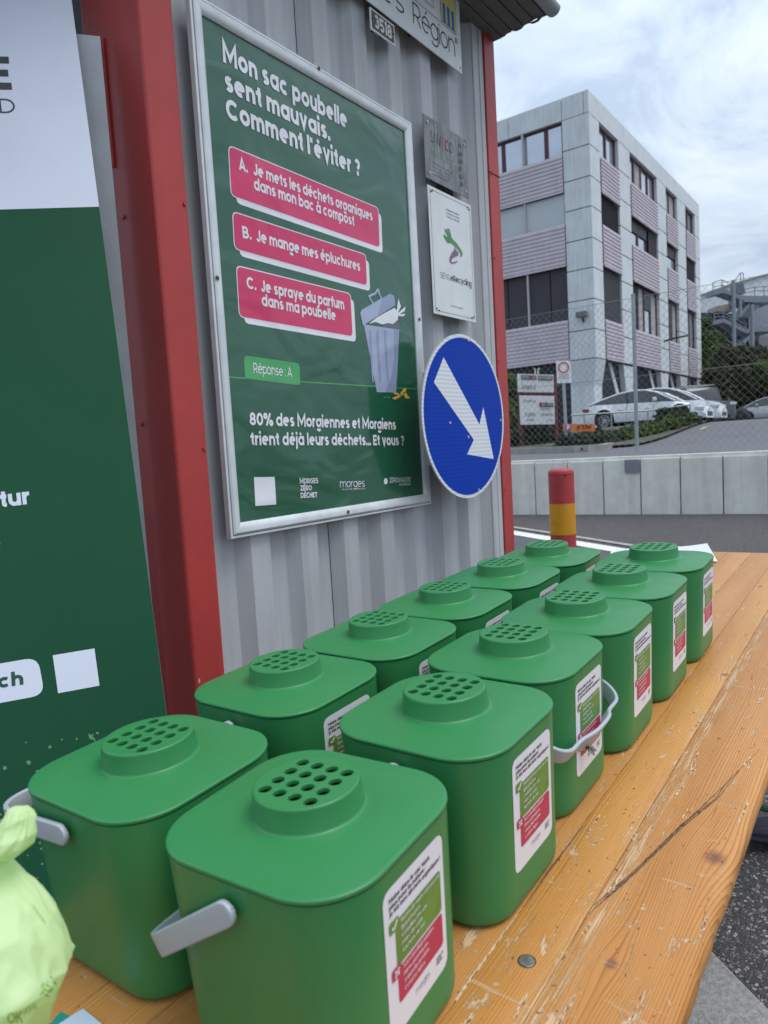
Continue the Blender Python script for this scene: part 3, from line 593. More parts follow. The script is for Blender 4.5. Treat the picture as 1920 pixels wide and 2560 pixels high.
shape('drawn_lid_handle', hd[::-1] if False else hd, P_GREY2, 0.0014)
for tri in ([(1035, 820), (1070, 806), (1098, 768), (1110, 770), (1106, 790), (1075, 815), (1050, 828)], [(1092, 790), (1106, 788), (1118, 808), (1131, 822), (1105, 822)], [(1040, 786), (1064, 795), (1086, 800), (1080, 806), (1050, 800)]):
    shape('drawn_banana_peel', tri, P_YEL, 0.0013)
for x0_ in (998, 1018): shape('drawn_crumb', [(x0_-7, 811), (x0_+7, 813), (x0_+5, 819), (x0_-5, 817)], P_GREEN3, 0.0010)

# ------------------------------------------------------------------ small signs on the container
def plate(name, label, x0, x1, z0, z1, y, th, m, cat='sign', lip=None):
    o = empty(name, (x0, y, z0), label, cat)
    bevel(MB().box((0, 0, 0), (x1-x0, th, z1-z0)).build('plate', m, o), 0.0012)
    for k_ in (0.25, 0.75): MB().box((0.02+(x1-x0-0.05)*k_, th, 0.02), (0.03+(x1-x0-0.05)*k_, YW-y, z1-z0-0.02)).build('spacer', M_DARK, o)
    return o, local_plane((x0, y, z0), y)
def screws(o, pts, y=0.0, r=0.005, m=M_ALU2):
    for x_, z_ in pts: MB().rod((x_, y, z_), (x_, y-0.003, z_), r, 10).build('screw', m, o)
M_SIGNW = mat('white enamel sign', (0.72, 0.75, 0.76), 0.35, var=0.04, vscale=10, streak=0.06)
# house number
no, pl = plate('number_plate', 'small black house number plate 3518 with white rim', 1.932, 2.067, EYE+1.3415, EYE+1.409, 1.380, 0.005, M_SIGNW)
mb = MB(); pl.poly(mb, quad_round([(0.006, 0.0618), (0.129, 0.0618), (0.129, 0.0057), (0.006, 0.0057)], 0.004), 0.0006); mb.build('black_field', mat('black enamel', (0.03, 0.03, 0.033), 0.35), no)
mb = MB(); text(mb, pl, "3518", (0.022, 0.013), (0.116, 0.013), 0.042, 0.0013, 0.03, False); mb.build('lettering', mat('cream number', (0.66, 0.64, 0.56), 0.5), no)
screws(no, [(0.010, 0.034), (0.125, 0.034)], 0, 0.0022, M_DARK)
# region sign
rs, pl = plate('region_sign', 'large white sign with coats of arms above the house number', 1.30, 2.512, EYE+1.418, EYE+2.0, 1.376, 0.004, M_SIGNW)
B0 = lambda x, y: (900+x/3.318, y/3.318)
mb = MB(); text(mb, pl, 'Morges Région"', (0.35, 0.117), pl.px(*B0(806, 486)), 0.080, 0.0008, -0.012, True) if False else None
p1 = Vector(pl.px(*B0(766, 452))); zb_ = p1.y; xl = pl.px(*B0(442, 195))[0]
text(mb, pl, 'Région"', (xl, zb_), (pl.px(*B0(808, 400))[0], zb_), 0.072, 0.0008, -0.010, False)
text(mb, pl, 'Morges', (xl-0.50, zb_), (xl-0.055, zb_), 0.072, 0.0008, -0.010, False)
q0 = pl.px(*B0(800, 295)); q1 = pl.px(*B0(510, 0))
pl.poly(mb, [(0.05, q0[1]-0.001), (q0[0], q0[1]-0.001), (q0[0], q0[1]+0.001), (0.05, q0[1]+0.001)], 0.0007)
mb.build('lettering', M_BLACK, rs)
fa = pl.px(*B0(672, 165)); fb = pl.px(*B0(800, 265)); fw = fb[0]-fa[0]-0.004; fz0 = q0[1]+0.008; fx0 = fa[0]
mbY = MB(); pl.poly(mbY, [(fx0, fz0), (fx0+fw, fz0), (fx0+fw, fz0+0.20), (fx0, fz0+0.20)], 0.0009); mbY.build('shield_yellow_field', mat('heraldic yellow', (0.66, 0.60, 0.22), 0.4), rs)
mbB = MB()
for i in range(3):
    xa_ = fx0+fw*(0.13+0.29*i); pl.poly(mbB, [(xa_, fz0), (xa_+fw*0.17, fz0), (xa_+fw*0.17, fz0+0.068), (xa_, fz0+0.068)], 0.0014)
    pl.poly(mbB, [(xa_, fz0+0.118), (xa_+fw*0.17, fz0+0.118), (xa_+fw*0.17, fz0+0.199), (xa_, fz0+0.199)], 0.0014)
mbB.build('shield_blue_bars', mat('heraldic blue', (0.05, 0.15, 0.42), 0.4), rs)
mbR = MB(); pl.poly(mbR, [(fx0-0.17, fz0+0.075), (fx0-0.13, fz0+0.06), (fx0-0.13, fz0+0.2), (fx0-0.17, fz0+0.2)], 0.0009); mbR.build('shield_red_field', mat('heraldic red', (0.6, 0.06, 0.05), 0.4), rs)
mbk = MB()
for a_, b_ in (((fx0-0.19, fz0+0.02), (fx0-0.05, fz0+0.02)), ((fx0-0.05, fz0+0.02), (fx0-0.05, fz0+0.2)), ((fx0, fz0), (fx0+fw, fz0)), ((fx0+fw, fz0), (fx0+fw, fz0+0.2)), ((fx0, fz0), (fx0, fz0+0.2))):
    mbk.add([pl.P(a_[0]-0.0008, a_[1]-0.0008, 0.0018), pl.P(b_[0]+0.0008, a_[1]-0.0008, 0.0018), pl.P(b_[0]+0.0008, b_[1]+0.0008, 0.0018), pl.P(a_[0]-0.0008, b_[1]+0.0008, 0.0018)], [(0, 1, 2, 3)])
mbk.build('shield_outline', M_BLACK, rs)
screws(rs, [(1.20, 0.02), (0.62, 0.03)], 0, 0.004)
# metal plaque: weathered, film peeling
sw, pl = plate('metal_plaque', 'scratched grey metal recycling plaque above the white sign', 2.208, 2.5165, EYE+0.9555, EYE+1.175, 1.374, 0.003,
               mat('weathered plaque', (0.20, 0.20, 0.205), 0.45, metal=0.2, var=0.35, vscale=22, stretch=(1, 1, 0.35), bump=0.5, bscale=40, dirt=(0.42, 0.42, 0.44), dscale=30, dthr=0.66))
mb = MB()
text(mb, pl, 'SW', (0.045, 0.135), (0.118, 0.135), 0.040, 0.0010, 0.012, False); text(mb, pl, 'CO', (0.142, 0.135), (0.200, 0.135), 0.040, 0.0010, 0.012, False)
for k in range(4): text(mb, pl, ('Offizielle Sammelstelle', 'Point de collecte', 'Centro di raccolta', 'officiel')[k], (0.05, 0.062-0.013*k), (0.19-0.012*k, 0.062-0.013*k), 0.0055, 0.0010, 0, False)
for k, wd in enumerate((0.030, 0.034, 0.036, 0.034, 0.030, 0.026)): pl.poly(mb, quad_round([(0.252-wd/2+0.010, 0.190-0.028*k), (0.252+wd/2, 0.190-0.028*k), (0.252+wd/2, 0.176-0.028*k), (0.252-wd/2, 0.173-0.028*k)], 0.004), 0.0010)
mb.build('lettering', mat('faded black print', (0.07, 0.07, 0.075), 0.5), sw)
mb = MB(); text(mb, pl, 'i', (0.123, 0.128), (0.133, 0.128), 0.050, 0.0010, 0.02, False, slant=0.15); mb.build('red_letter', mat('faded red print', (0.55, 0.10, 0.10), 0.5), sw)
mb = MB(); text(mb, pl, 'recycling', (0.048, 0.092), (0.205, 0.092), 0.032, 0.0010, 0.0, False); mb.build('green_lettering', mat('faded green print', (0.22, 0.36, 0.20), 0.5), sw)
mb = MB()
for i in range(30):
    x_ = 0.03+0.25*rng.random(); z_ = 0.02+0.17*rng.random(); l_ = 0.02+0.05*rng.random(); t_ = 0.0006+0.001*rng.random(); d_ = 0.012*(rng.random()-0.5)
    pl.poly(mb, [(x_, z_), (x_+t_, z_), (x_+d_+t_, z_+l_*(0.5)), (x_+d_*0.6+t_, min(z_+l_, 0.21)), (x_+d_*0.6, min(z_+l_, 0.21)), (x_+d_, z_+l_*0.5)], 0.0013)
mb.chunks = []; mb.build('peeling_film', mat('peeling film edge', (0.62, 0.63, 0.66), 0.3), sw)['kind'] = 'stuff'
screws(sw, [(0.025, 0.197), (0.285, 0.197), (0.025, 0.022), (0.285, 0.022)])
# white recycling sign
se, pl = plate('recycling_sign', 'tall white recycling sign with green and purple plug emblem', 2.214, 2.5265, EYE+0.482, EYE+0.933, 1.373, 0.003, M_SIGNW)
mb = MB(); W_, Hh = 0.3125, 0.451
for a_, b_ in (((0.012, 0.012), (0.0135, Hh-0.012)), ((W_-0.0135, 0.012), (W_-0.012, Hh-0.012)), ((0.012, 0.012), (W_-0.012, 0.0132)), ((0.012, Hh-0.0132), (W_-0.012, Hh-0.012))):
    pl.poly(mb, [(a_[0], a_[1]), (b_[0], a_[1]), (b_[0], b_[1]), (a_[0], b_[1])], 0.0008)
for k, b_ in enumerate(('Offizieller Partner', 'Partenaire officiel', 'Partner ufficiale')): text(mb, pl, b_, (0.118+0.002*k, Hh-0.062-0.0125*k), (0.215, Hh-0.062-0.0125*k), 0.0075, 0.0008, 0, False)
text(mb, pl, 'SENS', (0.055, 0.135), (0.122, 0.135), 0.021, 0.0008, -0.012, False); text(mb, pl, 'eRecycling', (0.129, 0.135), (0.287, 0.135), 0.023, 0.0008, 0.014, False)
text(mb, pl, 'www.eRecycling.ch', (0.118, 0.040), (0.215, 0.040), 0.006, 0.0008, 0, False)
mb.build('lettering', mat('dark grey print', (0.05, 0.05, 0.055), 0.5), se)
D0 = lambda x, y: (1040+x/3.882, 260+y/3.882)
def arcband(mb, cx_, cz_, r0x, r0z, t0, t1, w0, w1, rot, h):
    o_, i_ = [], []
    for t_ in np.linspace(t0, t1, 18):
        k = (t_-t0)/(t1-t0); w_ = w0+(w1-w0)*k; x_, z_ = r0x*math.cos(t_), r0z*math.sin(t_)
        for L_, s_ in ((o_, 1+w_), (i_, 1-w_)): 
            a, b = x_*s_, z_*s_; L_.append((cx_+a*math.cos(rot)-b*math.sin(rot), cz_+a*math.sin(rot)+b*math.cos(rot)))
    pl.poly(mb, o_+i_[::-1], h)
mb = MB(); pts_ = [(275, 1205), (292, 1225), (305, 1205), (325, 1215), (345, 1300), (400, 1360), (440, 1420), (452, 1450), (445, 1480), (420, 1482), (432, 1460), (400, 1410), (340, 1350), (305, 1350), (290, 1325), (265, 1285), (270, 1262), (298, 1290), (305, 1280), (278, 1230)]
mb.add([pl.P(*pl.px(*D0(*p)), 0.0010) for p in pts_], [tuple(range(len(pts_)))[::-1]]); mb.build('plug_emblem', mat('emblem green', (0.20, 0.42, 0.10), 0.4, col2=(0.05, 0.22, 0.08), vscale=9, var=0.1), se)
mb = MB(); pts_ = [(375, 1390), (385, 1418), (408, 1440), (412, 1465), (385, 1482), (360, 1490), (340, 1515), (345, 1540), (410, 1520), (380, 1545), (345, 1550), (325, 1530), (325, 1490), (345, 1445), (365, 1420)]
mb.add([pl.P(*pl.px(*D0(*p)), 0.0014) for p in pts_], [tuple(range(len(pts_)))[::-1]]); mb.build('plug_emblem', mat('emblem purple', (0.20, 0.12, 0.20), 0.4), se)
screws(se, [(0.02, Hh-0.02), (W_-0.02, Hh-0.02), (0.02, 0.02), (W_-0.02, 0.02), (0.03, Hh-0.014), (W_-0.03, Hh-0.014), (0.035, 0.014), (W_-0.035, 0.016)], 0, 0.0028, M_DARK)
# blue mandatory sign
SY = 1.285; sc = onY(1165.5, 1042.5, SY); sr = 0.2960
bs = empty('round_traffic_sign', (sc.x, SY, sc.z), 'round blue traffic sign with a white arrow pointing down right', 'sign')
def disc(r, y0, y1, n=72): return [[(r*math.cos(6.28318*i/n), y, r*math.sin(6.28318*i/n)) for i in range(n)] for y in (y0, y1)]
v, f = loft(disc(sr, 0.0, 0.004)); autosmooth(mobj('backing_disc', v, f, M_ALU2, bs))
def retro(name, col):
    m = mat(name, col, 0.5, spec=0.12); t = m.node_tree; L = t.links.new; b = t.nodes['Principled BSDF']
    co = nn(t, 'ShaderNodeTexCoord'); wv = nn(t, 'ShaderNodeTexWave', i_Scale=22.0); wv.bands_direction = 'Z'; L(co.outputs['Object'], wv.inputs[0])
    mr = nn(t, 'ShaderNodeMapRange'); mr.inputs[3].default_value = 0.86; mr.inputs[4].default_value = 1.05; L(wv.outputs[1], mr.inputs[0])
    x = nn(t, 'ShaderNodeMix', data_type='RGBA', blend_type='MULTIPLY'); x.inputs[0].default_value = 1; x.inputs[6].default_value = (*col, 1); L(mr.outputs[0], x.inputs[7]); L(x.outputs[2], b.inputs['Base Color']); return m
M_RETW = retro('white retroreflective', (0.72, 0.76, 0.80)); M_RETB = retro('blue retroreflective', (0.002, 0.045, 0.40))
mobj('white_rim', disc(sr-0.001, -0.0008, 0)[0], [tuple(range(72))], M_RETW, bs)
mobj('blue_field', disc(sr-0.0125, -0.0014, 0)[0], [tuple(range(72))], M_RETB, bs)
pls = Plane((sc.x, SY, sc.z), (1, 0, 0), (0, 0, 1))
aw = [(1302, 608), (1488, 957), (1508, 867), (1562, 1136), (1424, 1111), (1459, 1036), (1252, 738)]
aw = [pls.px(*A2(*p)) for p in aw]
mobj('white_arrow', [(a, -0.002, b) for a, b in aw], [tuple(range(7))[::-1]], M_RETW, bs)
for (x_, y_) in ((1430, 521), (1334, 948), (1596, 935), (1483, 1296), (1429, 1022)):
    a, b = pls.px(*A2(x_, y_)); MB().rod((a, -0.0015, b), (a, -0.005, b), 0.0048, 12).build('rivet', M_ALU2, bs)
for z_ in (-0.15, 0.15): MB().box((-0.12, 0.004, z_-0.015), (0.12, YW-SY, z_+0.015)).build('mounting_bracket', M_ALU2, bs)

# ------------------------------------------------------------------ leaning printed board and grey panel
ub = Vector((0.78485382, -0.61634056, 0.06425567)); vb = Vector((0.13622329, 0.272758, 0.95238978))
bpt = Vector((0.76525385, 1.10, EYE-0.46540108))
bpl = Plane(bpt, ub, vb)
bd = empty('printed_board', (bpt.x, bpt.y, gz(bpt.x, bpt.y)), 'large printed board, white above and dark green below, leaning at the left', 'board')
bo0 = Vector(bd.location)
bpl.P0 = bpl.P; bpl.P = lambda a, b, h=0: Plane.P(bpl, a, b, h)-bo0
BZ = lambda a, b, h=0: bpl.P(a, b, h)
right = lambda b: 0.0
zbot = -0.83
yline = bpl.px(246, 517)[1]; ytop = bpl.px(179, 0)[1]+0.25
def bquad(mb, a0, a1, b0, b1, h): mb.add([BZ(a0, b0, h), BZ(a1, b0, h), BZ(a1, b1, h), BZ(a0, b1, h)], [(0, 1, 2, 3)])
MB().add([BZ(-0.85, zbot, -0.004), BZ(0, zbot, -0.004), BZ(0, ytop, -0.004), BZ(-0.85, ytop, -0.004), BZ(-0.85, zbot, 0), BZ(0, zbot, 0), BZ(0, ytop, 0), BZ(-0.85, ytop, 0)],
         [(0, 3, 2, 1), (4, 5, 6, 7), (0, 1, 5, 4), (1, 2, 6, 5), (2, 3, 7, 6), (3, 0, 4, 7)]).build('foam_board', mat('board core', (0.30, 0.31, 0.32), 0.8), bd)
yl0 = bpl.px(0, 524)[1]
mb = MB(); xl0 = bpl.px(0, 524)[0]; sl = (yline-yl0)/(0-xl0)
mb.add([BZ(-0.85, yline-sl*0.85, 0.0004), BZ(0, yline, 0.0004), BZ(0, ytop, 0.0004), BZ(-0.85, ytop, 0.0004)], [(0, 1, 2, 3)]); mb.build('white_print', mat('white vinyl', (0.66, 0.69, 0.78), 0.45, var=0.03, vscale=4, bump=0.05, bscale=200), bd)
mb = MB(); mb.add([BZ(-0.85, zbot, 0.0004), BZ(0, zbot, 0.0004), BZ(0, yline, 0.0004), BZ(-0.85, yline-sl*0.85, 0.0004)], [(0, 1, 2, 3)])
mb.build('green_print', mat('board green', (0.010, 0.075, 0.034), 0.45, spec=0.18, var=0.05, vscale=3, bump=0.05, bscale=150, dirt=(0.03, 0.11, 0.06), dscale=9, dthr=0.72), bd)
E5 = lambda x, y: (x/2.458, y/2.458); E6 = lambda x, y: (x/2.764, 1100+y/2.764)
mb = MB()
e0 = bpl.px(*E5(75, 553)); e1 = bpl.px(*E5(48, 350)); eh = (Vector(e1)-Vector(e0)).length
text(mb, bpl, 'ZEROWASTE', (e0[0]-eh*7.2, e0[1]), (e0[0], e0[1]), eh, 0.0008, 0.028, False)
d0 = bpl.px(*E5(97, 697)); d1 = bpl.px(*E5(85, 608)); dh = Vector(d1).y-Vector(d0).y
text(mb, bpl, 'SWITZERLAND', (d0[0]-dh*8.6, d0[1]), (d0[0], d0[1]), dh*1.0, 0.0008, 0.0, False)
mb.build('lettering', mat('charcoal print', (0.045, 0.05, 0.06), 0.5), bd)
mb = MB(); t0 = bpl.px(*E6(210, 441)); th_ = (Vector(bpl.px(*E6(0, 350)))-Vector(bpl.px(*E6(3, 462)))).length
text(mb, bpl, 'Natur', (t0[0]-th_*3.4, t0[1]-0.001), (t0[0], t0[1]), th_*1.0, 0.0008, 0.035, False)
text(mb, bpl, 'e', bpl.px(*E6(-45, 748)), bpl.px(*E6(3, 742)), th_*0.5, 0.0008, 0.0, False)
cb = [bpl.px(*E6(-260, 1590)), bpl.px(*E6(262, 1500)), bpl.px(*E6(310, 1760)), bpl.px(*E6(-240, 1862))]
bpl.poly(mb, quad_round(cb, 0.022), 0.0008)
bpl.poly(mb, quad_round([bpl.px(*E6(365, 1488)), bpl.px(*E6(653, 1440)), bpl.px(*E6(688, 1697)), bpl.px(*E6(402, 1750))], 0.0004), 0.0008)
mb.build('white_shapes', mat('white vinyl print', (0.68, 0.72, 0.82), 0.45), bd)
mb = MB(); text(mb, bpl, '.ch', bpl.px(*E6(-48, 1722)), bpl.px(*E6(164, 1688)), (Vector(bpl.px(*E6(72, 1610)))-Vector(bpl.px(*E6(88, 1700)))).length, 0.0013, 0.035, False)
mb.build('green_lettering', mat('board green print', (0.014, 0.075, 0.04), 0.4), bd)
mb = MB()
for i in range(330):
    a = -0.72*rng.random(); b = bpl.px(200, 1820)[1]-0.33*rng.random()**0.8
    if rng.random() > 0.25+0.75*abs(math.sin(a*14+b*9)): continue
    r_ = (0.0017+0.0045*rng.random()**3); ph = rng.random()*6
    bpl.poly(mb, [(a+r_*math.cos(t_+ph)*(0.5+0.7*rng.random()), b+r_*math.sin(t_+ph)*(0.5+0.7*rng.random())) for t_ in (0, 1.2, 2.5, 3.8, 5)], 0.0008)
bpl.poly(mb, [bpl.px(*E6(x_, y_)) for x_, y_ in ((612, 2028), (632, 2038), (652, 2028), (640, 2048), (655, 2062), (668, 2090), (645, 2070), (625, 2068), (615, 2055))][::-1], 0.0008)
mb.chunks = []; mb.build('printed_speckles', mat('speckle green', (0.10, 0.30, 0.12), 0.5), bd)['kind'] = 'stuff'
# grey panel behind
uh = Vector((0.786, -0.617, 0)).normalized(); nh = Vector((0.617, 0.786, 0))
def onpanel(u_, v_):
    d = Vector(ray(u_, v_)); return Vector((0, 0, EYE))+d*(1.845/d.dot(nh))
pa, pb = onpanel(250, 91), onpanel(374, 1440)
gpz = gz(1, 1.5)
gp = empty('grey_panel', (pa.x, pa.y, gpz), 'flat grey scuffed panel standing behind the printed board', 'panel')
k = (pb-pa); bot = pb.copy()
lf = -uh*0.75; th2 = nh*0.003
c8 = [pb+lf, pb, pa, pa+lf]
for i_, c in enumerate(c8): pass
base_l = Vector(gp.location)
lowR = Vector((pb.x, pb.y, gpz)); lowR = pb+Vector((0, 0, gpz-pb.z)); lowR -= uh*0.0
P8 = [lowR+lf, lowR, pb, pa, pa+lf+Vector((0, 0, 0.012))]
v = [p-base_l for p in P8]+[p-base_l+th2 for p in P8]
mobj('sheet', v, [(0, 1, 2, 3, 4), (9, 8, 7, 6, 5), (0, 5, 6, 1), (1, 6, 7, 2), (2, 7, 8, 3), (3, 8, 9, 4), (4, 9, 5, 0)],
     mat('scuffed grey panel', (0.50, 0.52, 0.54), 0.4, metal=0.2, var=0.10, vscale=7, bump=0.06, bscale=90, dirt=(0.22, 0.22, 0.23), dscale=12, dthr=0.72), gp)
# ------------------------------------------------------------------ table
RV = 0.045; HV = 6.325561
HT = (HV+4.6)*RV
def tpt(a, b, h=0.0): return Vector((0, 0, EYE))+EX*a+EY*b-TN*(HT-h)
def wood():
    m = bpy.data.materials.new('worn varnished pine'); m.use_nodes = True; t = m.node_tree; b = t.nodes['Principled BSDF']; L = t.links.new
    def M(op, a, c=None, d=None):
        n = nn(t, 'ShaderNodeMath', operation=op)
        for i, x in enumerate((a, c, d)):
            if x is None: continue
            if isinstance(x, (int, float)): n.inputs[i].default_value = x
            else: L(x, n.inputs[i])
        return n.outputs[0]
    co = nn(t, 'ShaderNodeTexCoord'); oi = nn(t, 'ShaderNodeObjectInfo'); sp = nn(t, 'ShaderNodeSeparateXYZ'); L(co.outputs['Object'], sp.inputs[0])
    X, Y = sp.outputs[0], sp.outputs[1]
    KN = [(0.752, 0.168, 0.020), (0.554, 0.213, 0.010), (1.30, 0.26, 0.012), (1.62, 0.20, 0.014), (0.98, 0.36, 0.012), (0.30, 0.36, 0.012), (0.42, 0.185, 0.008), (1.95, 0.30, 0.012)]
    kd = None; push = None
    for kx, ky, kr in KN:
        dx = M('MULTIPLY', M('SUBTRACT', X, kx), 0.42/kr); dy = M('MULTIPLY', M('SUBTRACT', Y, ky), 1/kr)
        r2 = M('ADD', M('MULTIPLY', dx, dx), M('MULTIPLY', dy, dy)); g_ = M('POWER', 2.718, M('MULTIPLY', r2, -0.35))
        r_in = M('ADD', M('MULTIPLY', M('MULTIPLY', dx, 2.0), M('MULTIPLY', dx, 2.0)), M('MULTIPLY', dy, dy)); k_in = M('POWER', 2.718, M('MULTIPLY', r_in, -2.6))
        pv = M('MULTIPLY', M('MULTIPLY', g_, dy), kr*0.75)
        kd = k_in if kd is None else M('MAXIMUM', kd, k_in); push = pv if push is None else M('ADD', push, pv)
    # slow waviness of the grain
    cb = nn(t, 'ShaderNodeCombineXYZ'); L(M('MULTIPLY', X, 1.6), cb.inputs[0]); L(M('MULTIPLY', Y, 6.0), cb.inputs[1]); L(M('MULTIPLY', oi.outputs['Random'], 30.0), cb.inputs[2])
    nw = nn(t, 'ShaderNodeTexNoise', i_Scale=1.0, i_Detail=2.0, i_Roughness=0.4); L(cb.outputs[0], nw.inputs[0])
    yy = M('ADD', M('SUBTRACT', Y, push), M('MULTIPLY', nw.outputs[0], 0.055))
    # growth rings: flat-sawn, spacing varies
    c2 = nn(t, 'ShaderNodeCombineXYZ'); L(M('MULTIPLY', X, 0.9), c2.inputs[0]); L(M('MULTIPLY', yy, 22.0), c2.inputs[1]); L(M('MULTIPLY', oi.outputs['Random'], 50.0), c2.inputs[2])
    nd = nn(t, 'ShaderNodeTexNoise', i_Scale=1.0, i_Detail=3.0, i_Roughness=0.5); L(c2.outputs[0], nd.inputs[0])
    ph = M('ADD', M('MULTIPLY', yy, 330.0), M('MULTIPLY', nd.outputs[0], 9.0))
    saw = M('FRACT', ph); late = M('POWER', saw, 3.2)                      # sharp dark latewood line
    c3 = nn(t, 'ShaderNodeCombineXYZ'); L(M('MULTIPLY', X, 7.0), c3.inputs[0]); L(M('MULTIPLY', yy, 600.0), c3.inputs[1])
    fb = nn(t, 'ShaderNodeTexNoise', i_Scale=1.0, i_Detail=4.0, i_Roughness=0.6); L(c3.outputs[0], fb.inputs[0])
    g1 = M('ADD', M('MULTIPLY', late, 0.50), M('MULTIPLY', fb.outputs[0], 0.42))
    rmp = nn(t, 'ShaderNodeValToRGB'); L(g1, rmp.inputs[0]); e = rmp.color_ramp.elements
    e[0].position = 0.05; e[0].color = (0.66, 0.365, 0.135, 1); e[1].position = 0.85; e[1].color = (0.27, 0.105, 0.025, 1); q_ = e.new(0.35); q_.color = (0.555, 0.275, 0.082, 1)
    # broad colour drift along and across boards
    c4 = nn(t, 'ShaderNodeCombineXYZ'); L(M('MULTIPLY', X, 1.3), c4.inputs[0]); L(M('MULTIPLY', Y, 11.0), c4.inputs[1]); L(M('MULTIPLY', oi.outputs['Random'], 9.0), c4.inputs[2])
    dr = nn(t, 'ShaderNodeTexNoise', i_Scale=1.0, i_Detail=4.0); L(c4.outputs[0], dr.inputs[0])
    rd = nn(t, 'ShaderNodeValToRGB'); L(dr.outputs[0], rd.inputs[0]); rd.color_ramp.elements[0].position = 0.35; rd.color_ramp.elements[1].position = 0.68
    rd.color_ramp.elements[0].color = (0.80, 0.70, 0.58, 1); rd.color_ramp.elements[1].color = (1.03, 1.02, 1.05, 1)
    m0 = nn(t, 'ShaderNodeMix', data_type='RGBA', blend_type='MULTIPLY'); m0.inputs[0].default_value = 1; L(rmp.outputs[0], m0.inputs[6]); L(oi.outputs['Color'], m0.inputs[7])
    mm = nn(t, 'ShaderNodeMix', data_type='RGBA', blend_type='MULTIPLY'); mm.inputs[0].default_value = 1; L(m0.outputs[2], mm.inputs[6]); L(rd.outputs[0], mm.inputs[7])
    # knots
    kr_ = nn(t, 'ShaderNodeValToRGB'); L(kd, kr_.inputs[0]); kr_.color_ramp.elements[0].position = 0.25; kr_.color_ramp.elements[1].position = 0.95
    kc = nn(t, 'ShaderNodeMix', data_type='RGBA'); L(kr_.outputs[0], kc.inputs[0]); L(mm.outputs[2], kc.inputs[6]); kc.inputs[7].default_value = (0.22, 0.085, 0.045, 1)
    # worn patches: varnish flaked off, grey-white wood
    def patch(sx, sy, det, lo, hi, rough=0.7, seed=0.0):
        c_ = nn(t, 'ShaderNodeCombineXYZ'); L(M('MULTIPLY', X, sx), c_.inputs[0]); L(M('MULTIPLY', Y, sy), c_.inputs[1]); c_.inputs[2].default_value = seed
        n_ = nn(t, 'ShaderNodeTexNoise', i_Scale=1.0, i_Detail=det, i_Roughness=rough, i_Distortion=0.6); L(c_.outputs[0], n_.inputs[0])
        r_ = nn(t, 'ShaderNodeValToRGB'); L(n_.outputs[0], r_.inputs[0]); r_.color_ramp.elements[0].position = lo; r_.color_ramp.elements[1].position = hi
        return r_.outputs[0]
    w1 = patch(15, 55, 8, 0.585, 0.62, 0.76, 3.0); w2 = patch(90, 60, 5, 0.66, 0.70, 0.6, 8.0)
    sy_d = M('MULTIPLY', M('SUBTRACT', Y, 0.246), 95.0); seam = M('POWER', 2.718, M('MULTIPLY', M('MULTIPLY', sy_d, sy_d), -1.0))
    w3 = M('MULTIPLY', seam, patch(12, 200, 8, 0.47, 0.56, 0.75, 21.0))
    w4 = M('MULTIPLY', patch(120, 9, 6, 0.61, 0.66, 0.7, 33.0), 0.6)
    ww = M('MAXIMUM', M('MAXIMUM', w1, w3), M('MAXIMUM', M('MULTIPLY', w2, 0.8), w4)); ww = M('MULTIPLY', ww, M('SUBTRACT', 1.0, M('MULTIPLY', late, 0.6)))
    wc = nn(t, 'ShaderNodeMix', data_type='RGBA'); L(M('MULTIPLY', ww, 0.75), wc.inputs[0]); L(kc.outputs[2], wc.inputs[6]); wc.inputs[7].default_value = (0.66, 0.50, 0.33, 1)
    # dark dirt inside the flakes and small black nicks
    d1 = patch(24, 85, 7, 0.655, 0.68, 0.74, 3.3); d2 = patch(60, 220, 3, 0.72, 0.74, 0.5, 1.0); d3 = patch(160, 160, 2, 0.715, 0.73, 0.5, 5.0); d4 = patch(6, 260, 2, 0.72, 0.74, 0.5, 12.0)
    dd = M('MAXIMUM', M('MAXIMUM', d1, M('MULTIPLY', d4, 0.6)), M('MAXIMUM', d2, d3))
    dc = nn(t, 'ShaderNodeMix', data_type='RGBA'); L(M('MULTIPLY', dd, 0.8), dc.inputs[0]); L(wc.outputs[2], dc.inputs[6]); dc.inputs[7].default_value = (0.060, 0.040, 0.026, 1)
    L(dc.outputs[2], b.inputs['Base Color'])
    ro = M('ADD', 0.34, M('MULTIPLY', ww, 0.4)); L(ro, b.inputs['Roughness']); b.inputs['Specular IOR Level'].default_value = 0.32
    hgt = M('SUBTRACT', M('SUBTRACT', M('MULTIPLY', late, 0.5), M('MULTIPLY', ww, 0.9)), M('MULTIPLY', dd, 1.5))
    bp = nn(t, 'ShaderNodeBump'); bp.inputs['Strength'].default_value = 0.55; bp.inputs['Distance'].default_value = 0.0012; L(hgt, bp.inputs['Height']); L(bp.outputs[0], b.inputs['Normal'])
    return m
M_WOOD = wood()
MT = Matrix(((EX.x, EY.x, TN.x, 0), (EX.y, EY.y, TN.y, 0), (EX.z, EY.z, TN.z, 0), (0, 0, 0, 1))); MT.translation = tpt(0, 0)
tb = empty('trestle_table', label='long worn varnished pine trestle table carrying the green bins', cat='table', M=MT)
edges = [0.147, 0.2535, 0.3125, 0.385, 0.452, 0.53, 0.605, 0.68, 0.757]; TINT = [(1, .93, .86), (1.12, 1.12, 1.0), (.98, .92, .85), (1.05, 1.02, .95), (.97, .92, .88), (1.04, 1.0, .92), (1, .95, .9), (1, .95, .9)]; NPL = 8; TX0, TX1 = 0.10, 2.366; TH = 0.028
